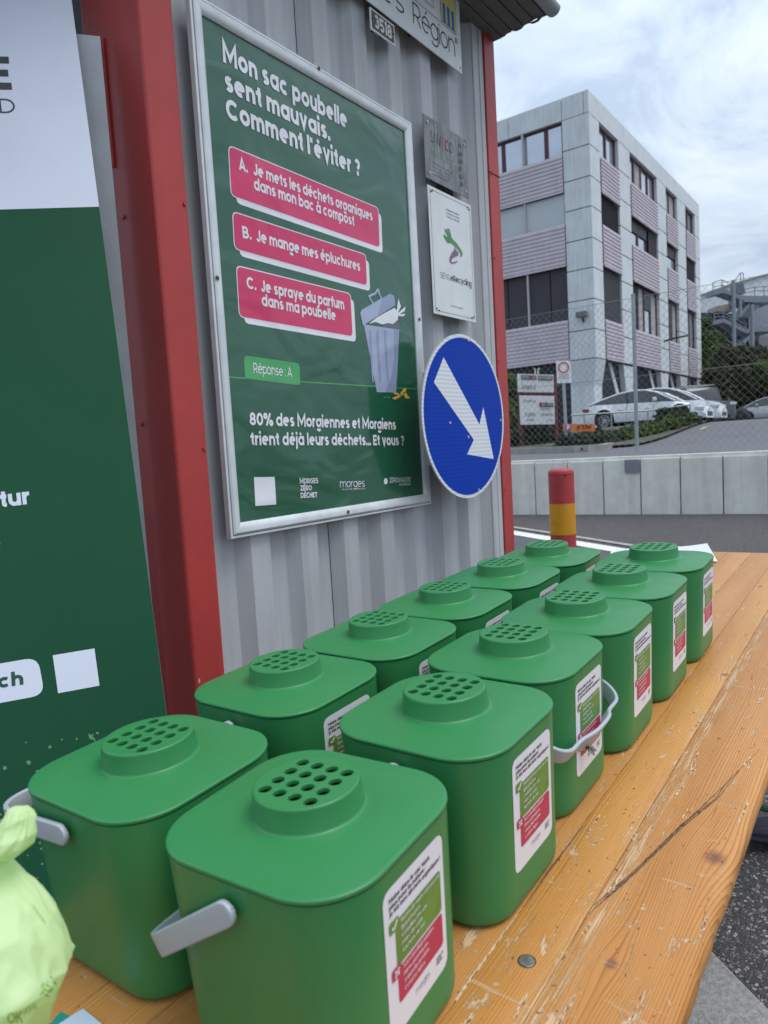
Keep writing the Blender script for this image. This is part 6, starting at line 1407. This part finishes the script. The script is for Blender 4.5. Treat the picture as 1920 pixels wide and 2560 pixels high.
bush('tree', 'wide dark olive tree mass left, behind the off road vehicle', 'tree', [tr[0], tr[3], tr[6]], 15000, 0.13, F_DK, 7, trunk=0.15)
bush('tree', 'wide dark olive tree behind the silver estate car', 'tree', [tr[1], tr[2], tr[4], tr[5]], 22000, 0.13, F_DK, 8, trunk=0.15)
bush('tree', 'lighter green bush at the right picture edge, over the silver estate car', 'tree', [bl(1640, 660, 46, 60, 70), bl(1720, 700, 46, 80, 100)], 6000, 0.11, F_GR, 9, trunk=0.1)
# grass verge and kerb
kb = []
def onup(u_, v_):
    lo_, hi_ = 6.0, 60.0
    for _ in range(50):
        mid__ = (lo_+hi_)/2; p = at(u_, v_, mid__)
        if p.z < uz(p.x, p.y): hi_ = mid__
        else: lo_ = mid__
    return at(u_, v_, (lo_+hi_)/2)
vA = [g4p(0, 1150), g4p(300, 1148), g4p(560, 1140), g4p(700, 1130), g4p(745, 1112)]
verge = [onup(*p) for p in vA]; back_ = [Vector((20.5, 14, 0)), Vector((24, 17, 0))]
vg_ = verge+[Vector((verge[-1].x+2.5, verge[-1].y-0.0, 0)), Vector((27, 6.0, 0)), Vector((32, 12, 0)), Vector((20, 26, 0)), Vector((verge[0].x, 22, 0))]
mobj_ = []
def clampz(p, h): return Vector((p.x, p.y, uz(p.x, p.y)+h))
# verge as a finer grid strip following the ground
V_ = []; F_ = []
for i in range(41):
    for j in range(25):
        y_ = 2.2+i*0.55; x0_ = np.interp(y_, [p.y for p in verge][::-1], [p.x for p in verge][::-1]) if verge[0].y > verge[-1].y else np.interp(y_, [p.y for p in verge], [p.x for p in verge])
        xx = x0_+j*0.6; V_.append((xx, y_, uz(xx, y_)+0.06))
for i in range(40):
    for j in range(24):
        y_ = 2.2+i*0.55; xx = V_[i*25+j][0]
        edge = np.interp(y_, [3.0, 6.0, 9.0], [16, 23.0, 32.0])
        if y_ < min(p.y for p in verge): continue
        if xx+0.6 > edge+9 and y_ < 9: continue
        F_.append((i*25+j, i*25+25+j, i*25+26+j, i*25+j+1))
tag(mobj('grass_verge', V_, [q[::-1] for q in F_], mat('dry grass', (0.075, 0.075, 0.050), 0.95, var=0.5, vscale=4, bump=0.8, bscale=30), smooth=True), 'dry grass verge around the shrubs above the wall', kind='structure')
kv = MB()
for a, b in zip(verge[:-1], verge[1:]):
    n_ = max(1, int((b-a).length/1.0))
    for j in range(n_):
        p, q = a.lerp(b, j/n_), a.lerp(b, (j+0.97)/n_); p = clampz(p, 0); q = clampz(q, 0); d = (q-p).normalized(); s_ = Vector((-d.y, d.x, 0))*0.14
        if s_.x > 0: s_ = -s_
        kv.obox(p-Vector((0, 0, 0.05)), q-p, s_, Vector((0, 0, 0.17)))
tag(kv.build('kerb', mat('kerb stone', (0.30, 0.29, 0.27), 0.85, var=0.15, vscale=5)), 'low stone kerb edging the grass verge', kind='structure')

# ------------------------------------------------------------------ signs beyond the fence
def upz(u_, v_top, u_b, v_b, dep): return at(u_, v_top, dep)
SD = 19.5; H4 = lambda x, y: (1240+x/5.184, 900+y/5.184)
SGN = Vector((R[2][0], R[2][1], 0)).normalized(); SGU = Vector((SGN.y, -SGN.x, 0))
def wpanel(par, c, m, nm, dep, thick=0.06):
    org = Vector(par.location); pl = Plane(at(1335, 1000, dep), SGU, (0, 0, 1)); q = [Plane.P(pl, *pl.px(*p))-org for p in c]; th = Vector((R[2][0], R[2][1], 0)).normalized()*thick
    v = q+[p+th for p in q]; return mobj(nm, v, [(3, 2, 1, 0), (4, 5, 6, 7), (0, 1, 5, 4), (1, 2, 6, 5), (2, 3, 7, 6), (3, 0, 4, 7)], m, par)
cp = at(*H4(335, 1190), SD); cs = empty('company_board', (cp.x, cp.y, uz(cp.x, cp.y)), 'white two part company sign board on dark red posts', 'sign')
M_PANEL = mat('white sign panel', (0.66, 0.68, 0.68), 0.5, var=0.05, vscale=3); M_DKP = mat('dark sign print', (0.03, 0.03, 0.035), 0.5)
wpanel(cs, [H4(280, 178), H4(745, 190), H4(750, 418), H4(285, 412)], M_PANEL, 'upper_panel', SD); wpanel(cs, [H4(303, 458), H4(755, 465), H4(765, 832), H4(320, 838)], M_PANEL, 'lower_panel', SD)
co_ = Vector(cs.location)
M_RP = mat('dark red sign post', (0.14, 0.025, 0.03), 0.6)
for (xa_, ya_, xb_, yb_) in ((305, 400, 340, 1200), (752, 190, 790, 1180)):
    a, b = at(*H4(xa_, ya_+25), SD+0.12)-co_, at(*H4(xb_, yb_), SD+0.12)-co_; b.z = -0.3; b.x, b.y = a.x+(b.x-a.x)*0.2, a.y+(b.y-a.y)*0.2; MB().rod(a, b, 0.07, 8).build('post', M_RP, cs)
a, b = at(*H4(290, 437), SD+0.12)-co_, at(*H4(750, 440), SD+0.12)-co_; MB().rod(a, b, 0.05, 6).build('cross_rail', M_RP, cs)
def ppl(par, dep):
    n_ = Vector((R[2][0], R[2][1], 0)).normalized(); pl = Plane(at(1335, 1000, dep), SGU, (0, 0, 1)); org = Vector(par.location); o0 = Plane.P
    pl.P = lambda a, b, h=0: Plane.P(pl, a, b, h)-org; return pl
pls_ = ppl(cs, SD-0.01); mb = MB()
for c in ([(325, 195), (520, 200), (522, 255), (327, 250)], [(545, 203), (730, 208), (732, 265), (547, 260)], [(562, 552), (740, 555), (742, 608), (564, 606)]):
    pls_.poly(mb, [pls_.px(*H4(*p)) for p in c][::-1], 0.012)
mb.build('dark_field', M_DKP, cs); mb = MB()
for body, p, q, c_ in (('REIS INFO', (338, 242), (430, 244), .12), ('DESIGN', (470, 245), (512, 246), .12), ('BRASSERIE', (556, 250), (720, 254), .13), ('SWISS', (655, 596), (730, 598), .10), ('B+S', (600, 598), (640, 598), .12)):
    text(mb, pls_, body, H4(*p), H4(*q), c_, 0.018, 0.02)
mb.build('pale_lettering', mat('pale letters', (0.5, 0.5, 0.5), 0.5), cs); mb = MB()
for body, p, q, c_ in (('Fymech  &', (335, 380), (510, 385), .14), ('dr. gashion', (375, 725), (512, 724), .10), ('carrosserie', (580, 722), (735, 722), .08), ('Prolait SA', (350, 545), (520, 545), .06), ('Atelier', (400, 790), (500, 790), .06), ('Net Clean', (590, 650), (700, 652), .06), ('Garage', (650, 790), (735, 792), .05)):
    text(mb, pls_, body, H4(*p), H4(*q), c_, 0.014, 0.0)
mb.build('dark_lettering', M_DKP, cs); mb = MB(); pls_.poly(mb, [pls_.px(*H4(*p)) for p in [(445, 205), (465, 205), (467, 250), (447, 250)]][::-1], 0.020); pls_.poly(mb, [pls_.px(*H4(*p)) for p in [(578, 560), (600, 560), (600, 604), (578, 604)]][::-1], 0.020)
mb.build('red_mark', mat('red sign mark', (0.55, 0.03, 0.04), 0.5), cs)
# two small lamps above the board
for x_ in (508, 545): MB().path([at(*H4(x_, 178), SD)-co_, at(*H4(x_, 125), SD)-co_, at(*H4(x_+(-14 if x_ < 520 else 14), 112), SD-0.2)-co_], 0.02, 6).build('lamp_arm', M_PANEL, cs)
# prohibition sign
RD = 18.4; rp = at(*H4(925, 1140), RD); ns = empty('prohibition_sign', (rp.x, rp.y, uz(rp.x, rp.y)), 'white rectangular sign with red ring on a thin grey pole', 'sign'); no_ = Vector(ns.location)
RD2 = RD
wpanel(ns, [H4(778, 12), H4(965, 10), H4(982, 292), H4(795, 302)], mat('white road sign', (0.74, 0.76, 0.78), 0.4), 'plate', RD2, 0.02)
pln = ppl(ns, RD2-0.01); mb = MB(); c_ = Vector(pln.px(*H4(874, 98))); ro_, ri_ = 72/5.184/FPX*RD2, 54/5.184/FPX*RD2
ring = [(c_.x+ro_*math.cos(a), c_.y+ro_*math.sin(a)) for a in np.linspace(0, 6.2831, 41)]+[(c_.x+ri_*math.cos(a), c_.y+ri_*math.sin(a)) for a in np.linspace(6.2831, 0, 41)]
mb = MB(); n_ = 40
mb.add([pln.P(c_.x+r_*math.cos(6.2832*i/n_), c_.y+r_*math.sin(6.2832*i/n_), 0.014) for i in range(n_) for r_ in (ro_, ri_)], [(2*i, (2*i+2) % (2*n_), (2*i+3) % (2*n_), 2*i+1) for i in range(n_)]); mb.build('red_ring', mat('red sign ring', (0.52, 0.05, 0.04), 0.4), ns)
mb = MB()
for k, (b_, y_) in enumerate((('Accès interdit', 205), ('sauf riverains', 228), ('et livraisons', 250))): text(mb, pln, b_, H4(815+3*k, y_), H4(945, y_-2), .045, 0.014, 0)
mb.build('lettering', mat('grey sign print', (0.18, 0.18, 0.20), 0.5), ns)
a = at(*H4(880, 300), RD2)-no_; b = at(*H4(925, 1140), RD2)-no_; b.z = -0.2; MB().rod(Vector((b.x*0.0+a.x, a.y, a.z+0.4))+Vector((R[2][0], R[2][1], 0))*0.05, Vector((b.x, b.y, b.z))+Vector((R[2][0], R[2][1], 0))*0.05, 0.045, 8).build('pole', M_GALV, ns)
# orange direction sign with P
OD = RD-0.12; oo = at(*H4(1080, 880), OD); od = empty('direction_sign', oo, 'orange arrow sign with blue parking field fixed to the grey pole', 'sign'); oo_ = Vector(oo)
pts_ = [H4(872, 828), H4(1262, 830), H4(1298, 875), H4(1262, 925), H4(872, 922)]; plo_ = Plane(at(1335, 1000, OD), SGU, (0, 0, 1)); q = [Plane.P(plo_, *plo_.px(*p))-oo_ for p in pts_]; th = Vector((R[2][0], R[2][1], 0)).normalized()*0.03
mobj('arrow_plate', q+[p+th for p in q], [(4, 3, 2, 1, 0), (5, 6, 7, 8, 9)]+[(i, (i+1) % 5, 5+(i+1) % 5, 5+i) for i in range(5)], mat('orange sign', (0.75, 0.18, 0.015), 0.45), od)
plo = ppl(od, OD-0.005); mb = MB(); plo.poly(mb, [plo.px(*H4(*p)) for p in [(898, 836), (966, 836), (966, 912), (898, 912)]][::-1], 0.008); mb.build('parking_field', mat('parking blue', (0.04, 0.14, 0.42), 0.4), od)
mb = MB(); text(mb, plo, 'P', H4(915, 905), H4(952, 905), .13, 0.014, 0.05); mb.build('white_lettering', M_WHITE, od)
mb = MB(); text(mb, plo, 'KTM', H4(1042, 900), H4(1222, 896), .11, 0.010, 0.06, slant=0.25); mb.build('black_lettering', M_BLACK, od)
# low pipe railing
GD = 25.0; K4 = lambda x, y: (1460+x/3.607, 900+y/3.607)
ra_ = empty('pipe_railing', at(*K4(245, 620), GD), 'thin grey pipe railing in front of the white sedan', 'railing'); ro0 = Vector(ra_.location)
top_ = [at(*K4(x, y), GD)-ro0 for x, y in ((-120, 500), (0, 490), (245, 478), (575, 458), (955, 402))]
MB().path(top_, 0.028, 6).build('top_rail', M_GALV, ra_)
for k, q in enumerate(top_[1:]): p = q.copy(); w_p = q+ro0; MB().rod(q, Vector((q.x, q.y, uz(w_p.x, w_p.y)-ro0.z-0.2)), 0.026, 6).build('post', M_GALV, ra_)

# ------------------------------------------------------------------ cars
M_TYRE = mat('tyre rubber', (0.015, 0.015, 0.016), 0.85); M_RIM = mat('alloy rim', (0.45, 0.46, 0.48), 0.35, metal=0.7); M_CGL = mat('car glass', (0.03, 0.035, 0.04), 0.05, spec=0.9); M_TRIM = mat('black car trim', (0.012, 0.012, 0.013), 0.5)
M_HL = mat('headlamp glass', (0.55, 0.58, 0.62), 0.1, metal=0.3); M_TL = mat('tail lamp', (0.30, 0.01, 0.01), 0.2)
def car(label, M_, paint, L_, W_, body, roof, wheels, wr, group, boxy=False, rack=False):
    """local +X forward, origin at ground centre. body: lower outline (x,z) top line; roof: greenhouse outline (x,z)"""
    c = empty('parked_car', label=label, cat='car', group=group, M=M_)
    hw = W_/2
    def arch_bottom(x):
        for wx in wheels:
            d = abs(x-wx)
            if d < wr+0.06: return 0.05+wr+math.sqrt(max(0, (wr+0.06)**2-d*d))-0.0
        return 0.22
    xs_ = sorted(set(list(np.linspace(body[0][0], body[-1][0], 46))+[w+s*(wr+0.062) for w in wheels for s in (-1, 1)]))
    bx_ = [p[0] for p in body]; bz_ = [p[1] for p in body]; rings = []
    for x in xs_:
        zt_ = np.interp(x, bx_, bz_); u_ = (x-xs_[0])/(xs_[-1]-xs_[0]); e_ = min(u_, 1-u_); wk = hw*(1-0.16*max(0, 1-e_/0.10)**2); zb = min(arch_bottom(x), zt_-0.04)
        zm = min(0.62*zt_+0.02, zt_-0.03); zm = max(zm, zb+0.01)
        rings.append([(x, -wk*0.95, zb), (x, -wk, max(zb+0.005, min(zm, 0.45))), (x, -wk*0.995, max(zm, zb+0.01)), (x, -wk*0.93, zt_-0.012), (x, -wk*0.80, zt_), (x, 0, zt_+0.02), (x, wk*0.80, zt_), (x, wk*0.93, zt_-0.012), (x, wk*0.995, max(zm, zb+0.01)), (x, wk, max(zb+0.005, min(zm, 0.45))), (x, wk*0.95, zb)])
    v, f = loft(rings, True, True); autosmooth(mobj('body', v, f, paint, c), 0.9)
    # greenhouse: glass volume then roof skin and pillars
    rx = [p[0] for p in roof]; rz = [p[1] for p in roof]; rg = []; N_ = 30; zmax = max(rz)
    gx_ = np.linspace(rx[0], rx[-1], N_); wt = 0.80 if not boxy else 0.93
    for x in gx_:
        zt_ = np.interp(x, rx, rz); zb = np.interp(x, bx_, bz_)-0.03; zt_ = max(zt_, zb+0.01); k_ = (zt_-zb)/(zmax-zb+1e-6); wtop = hw*(0.93-(0.93-wt)*k_)
        rg.append([(x, -hw*0.93, zb), (x, -wtop, zt_-0.03*k_), (x, -wtop*0.9, zt_), (x, 0, zt_+0.015), (x, wtop*0.9, zt_), (x, wtop, zt_-0.03*k_), (x, hw*0.93, zb)])
    v, f = loft(rg, True, True); autosmooth(mobj('windows', v, f, M_CGL, c), 0.9)
    # painted roof skin over the flat part and along the roof line
    v = []; f = []; sk = []
    for x in np.linspace(rx[0], rx[-1], 40):
        zt_ = np.interp(x, rx, rz); zb = np.interp(x, bx_, bz_)-0.03; zt_ = max(zt_, zb+0.01); k_ = (zt_-zb)/(zmax-zb+1e-6); wtop = hw*(0.93-(0.93-wt)*k_)
        sk.append((x, wtop, zt_, k_))
    flat = [p for p in sk if p[2] > zmax-0.16]
    for x, wtop, zt_, k_ in flat: v += [(x, -wtop*0.97, zt_-0.012), (x, -wtop*0.88, zt_+0.012), (x, 0, zt_+0.028), (x, wtop*0.88, zt_+0.012), (x, wtop*0.97, zt_-0.012)]
    for i in range(len(flat)-1):
        for j in range(4): f.append((5*i+j, 5*i+5+j, 5*i+6+j, 5*i+j+1))
    rs_ = mobj('roof', v, f, paint, c, True); rs_.modifiers.new('s', 'SOLIDIFY').thickness = 0.02
    for s_ in (-1, 1):
        mb = MB(); pts_ = [(x, s_*(wtop*0.985), zt_-0.02*k_+0.005) for x, wtop, zt_, k_ in sk]; mb.path(pts_, 0.035, 6); mb.build('roof_rail', paint, c)
        xm = rx[0]+(rx[-1]-rx[0])*0.46; zt_ = np.interp(xm, rx, rz); zb = np.interp(xm, bx_, bz_)
        MB().rod((xm, s_*hw*0.935, zb-0.02), (xm-0.05, s_*hw*wt*1.0, zt_-0.04), 0.035, 6).build('pillar', M_TRIM, c)
        xm2 = rx[0]+(rx[-1]-rx[0])*0.80; zb = np.interp(xm2, bx_, bz_)
        bm_ = MB().obox((xm2-0.10, s_*(hw+0.0), zb+0.02), (0.13, 0, 0), (0, s_*0.20, 0), (0, 0, 0.15)); bevel(bm_.build('mirror', paint if not boxy else M_TRIM, c), 0.03, 3)
        for xd in (xm-0.02, rx[0]+(rx[-1]-rx[0])*0.80-0.12): MB().obox((xd-0.004, s_*(hw*0.998), 0.32), (0.008, 0, 0), (0, s_*0.004, 0), (0, 0, max(0.2, np.interp(xd, bx_, bz_)-0.38))).build('door_seam', M_TRIM, c)
        for xd in (xm-0.25, xm+0.75): MB().obox((xd-0.08, s_*(hw*0.985), 0.62*np.interp(xd, bx_, bz_)+0.12), (0.16, 0, 0), (0, s_*0.035, 0), (0, 0, 0.025)).build('door_handle', paint, c)
        MB().obox((body[0][0]+0.7, s_*hw*0.95, 0.205), (L_-1.4, 0, 0), (0, s_*0.04, 0), (0, 0, 0.05)).build('sill', M_TRIM, c)
        zf = np.interp(body[-1][0]-0.22, bx_, bz_)
        hl_ = MB().obox((body[-1][0]-0.36, s_*hw*0.99, zf-0.20), (0.30, -s_*0.05, 0), (0, -s_*0.36, 0), (0, 0, 0.13)); bevel(hl_.build('headlight', M_HL, c), 0.02)
        zf = np.interp(body[0][0]+0.15, bx_, bz_)
        tl_ = MB().obox((body[0][0]+0.0, s_*hw*0.97, zf-0.20), (0.26, s_*0.02, 0), (0, -s_*0.34, 0), (0, 0, 0.12)); bevel(tl_.build('tail_light', M_TL, c), 0.02)
        for wx in wheels:
            yy = s_*(hw-0.11); prof_ = [(wr*0.62, -0.10), (wr*0.95, -0.10), (wr, -0.07), (wr, 0.07), (wr*0.95, 0.10), (wr*0.62, 0.10)]
            rings = [[(wx+r_*math.cos(6.2832*i/28), yy+s_*y_, wr+r_*math.sin(6.2832*i/28)) for i in range(28)] for r_, y_ in prof_]
            v, f = loft(rings, True, True); wh = autosmooth(mobj('wheel', v, f, M_TYRE, c), 0.6)
            mb = MB(); 
            for i in range(9):
                a = 6.2832*i/9; mb.rod((wx, yy+s_*0.09, wr), (wx+wr*0.60*math.cos(a), yy+s_*0.095, wr+wr*0.60*math.sin(a)), 0.020, 5)
            rr_ = [(wx+wr*0.63*math.cos(6.2832*i/24), yy+s_*0.10, wr+wr*0.63*math.sin(6.2832*i/24)) for i in range(25)]; mb.path(rr_, 0.014, 5); mb.build('rim', M_RIM, wh)
            # dark wheel well
            rings = [[(wx+(wr+0.055)*math.cos(6.2832*i/20), s_*y_, wr+0.03+(wr+0.055)*math.sin(6.2832*i/20)) for i in range(20)] for y_ in (hw-0.30, hw*0.955)]
            v, f = loft(rings, True, False); mobj('wheel_well', v, f, M_TRIM, c)
    zf = np.interp(body[-1][0]-0.05, bx_, bz_)
    MB().box((body[-1][0]-0.05, -hw*0.55, 0.28), (body[-1][0]+0.012, hw*0.55, 0.44)).build('grille', M_TRIM, c)
    MB().box((body[-1][0]+0.0, -0.25, 0.48), (body[-1][0]+0.02, 0.25, 0.58)).build('number_plate', M_PANEL, c)
    if rack:
        mb = MB()
        for y_ in (-hw*0.9, hw*0.9): mb.rod((rx[0]+0.1, y_, zmax+0.13), (rx[-1]-0.6, y_, zmax+0.13), 0.03, 6)
        for k_ in range(7): x_ = rx[0]+0.1+(rx[-1]-0.7-rx[0])*k_/6; mb.rod((x_, -hw*0.9, zmax+0.13), (x_, hw*0.9, zmax+0.13), 0.02, 6)
        mb.build('roof_rack', M_RIM, c)
        MB().rod((body[0][0]-0.16, 0, 0.95), (body[0][0]-0.0, 0, 0.95), 0.34, 20).build('spare_wheel', M_TYRE, c)
    return c
W_P = mat('white car paint', (0.72, 0.74, 0.76), 0.25, coat=0.6); S_P = mat('silver car paint', (0.48, 0.50, 0.52), 0.28, metal=0.3, coat=0.6); D_P = mat('dark car paint', (0.05, 0.052, 0.058), 0.3, coat=0.5)
def carM(x, y, az, dz=0.0):
    a = math.radians(az); z_ = uz(x, y)+dz; return Matrix(((math.cos(a), -math.sin(a), 0, x), (math.sin(a), math.cos(a), 0, y), (0, 0, 1, z_), (0, 0, 0, 1)))
GC = 'cars parked above the wall'
sedan_b = [(-2.30, 0.62), (-2.24, 0.92), (-1.9, 1.00), (-1.2, 0.98), (0.8, 0.93), (1.25, 0.90), (1.9, 0.78), (2.2, 0.66), (2.32, 0.50)]
sedan_r = [(-2.0, 1.00), (-1.5, 1.18), (-0.9, 1.36), (-0.3, 1.45), (0.15, 1.43), (0.6, 1.30), (1.25, 0.92)]
car('white liftback sedan nearest the fence, seen from its side', carM(29.0, 8.3, -88, 0.0), W_P, 4.6, 1.86, sedan_b, sedan_r, (-1.42, 1.42), 0.34, GC)
suv_b = [(-2.25, 0.70), (-2.2, 1.00), (-1.8, 1.04), (0.9, 1.02), (1.35, 1.00), (1.95, 0.90), (2.22, 0.76), (2.3, 0.52)]
suv_r = [(-2.1, 1.05), (-1.7, 1.40), (-1.0, 1.58), (-0.2, 1.62), (0.3, 1.58), (0.75, 1.42), (1.4, 1.02)]
car('white crossover parked behind the white sedan, bonnet showing', carM(32.0, 8.35, -88), W_P, 4.6, 1.86, suv_b, suv_r, (-1.38, 1.40), 0.36, GC)
jb = [(-2.1, 0.9), (-2.08, 1.18), (0.6, 1.18), (0.75, 1.15), (1.9, 1.10), (2.1, 1.05), (2.12, 0.6)]; jr = [(-2.05, 1.2), (-2.0, 1.90), (-1.0, 1.93), (0.35, 1.91), (0.72, 1.18)]
car('boxy dark off road vehicle with a pale roof rack behind the crossover', carM(40.0, 8.8, -138), D_P, 4.2, 1.85, jb, jr, (-1.3, 1.35), 0.40, GC, boxy=True, rack=True)
eb = [(-2.35, 0.75), (-2.3, 1.00), (-1.5, 1.00), (0.8, 0.95), (1.35, 0.93), (2.0, 0.80), (2.3, 0.66), (2.38, 0.48)]; er = [(-2.28, 1.02), (-2.15, 1.30), (-1.8, 1.45), (-0.6, 1.52), (0.15, 1.48), (0.6, 1.34), (1.35, 0.94)]
car('silver estate car parked at the right picture edge', carM(50.3, 7.0, 98), S_P, 4.7, 1.84, eb, er, (-1.42, 1.45), 0.34, GC)
# motorbike-like dark cover between
mc_ = at(*K4(1360, 520), 37.0); mo = empty('covered_motorbike', (mc_.x, mc_.y, uz(mc_.x, mc_.y)), 'small dark covered motorbike between the off road vehicle and silver car', 'motorbike')
rings = []
for j in range(15):
    t_ = j/14; ph = math.pi*t_; h_ = 0.25+0.75*math.sin(ph)**0.7*(0.8+0.25*math.sin(t_*9)); w_ = 0.04+0.24*math.sin(ph)**0.5
    rings.append([(w_*math.cos(a)*0.7+0.0, -0.85+1.7*t_, max(0.12, h_*0.5+h_*0.5*math.sin(a))) for a in np.linspace(0, 6.0, 14)])
v, f = loft(rings); mobj('cover', v, f, mat('dark motorbike cover', (0.03, 0.03, 0.032), 0.6, bump=0.3, bscale=10), mo, True)
for y_ in (-0.62, 0.62):
    rings = [[(x_, y_+0.29*math.cos(6.2832*i/20), 0.29+0.29*math.sin(6.2832*i/20)) for i in range(20)] for x_ in (-0.06, 0.06)]; v, f = loft(rings); mobj('wheel', v, f, M_TYRE, mo)
# yellow parking bay mark on the slope
pa_ = [onup(*K4(1040, 625)), onup(*K4(1160, 575)), onup(*K4(1165, 583)), onup(*K4(1060, 630))]
tag(mobj('bay_mark', [clampz(p, 0.012) for p in pa_], [(0, 1, 2, 3)], mat('yellow road paint', (0.55, 0.45, 0.15), 0.7)), 'short yellow parking mark painted on the upper road', kind='structure')
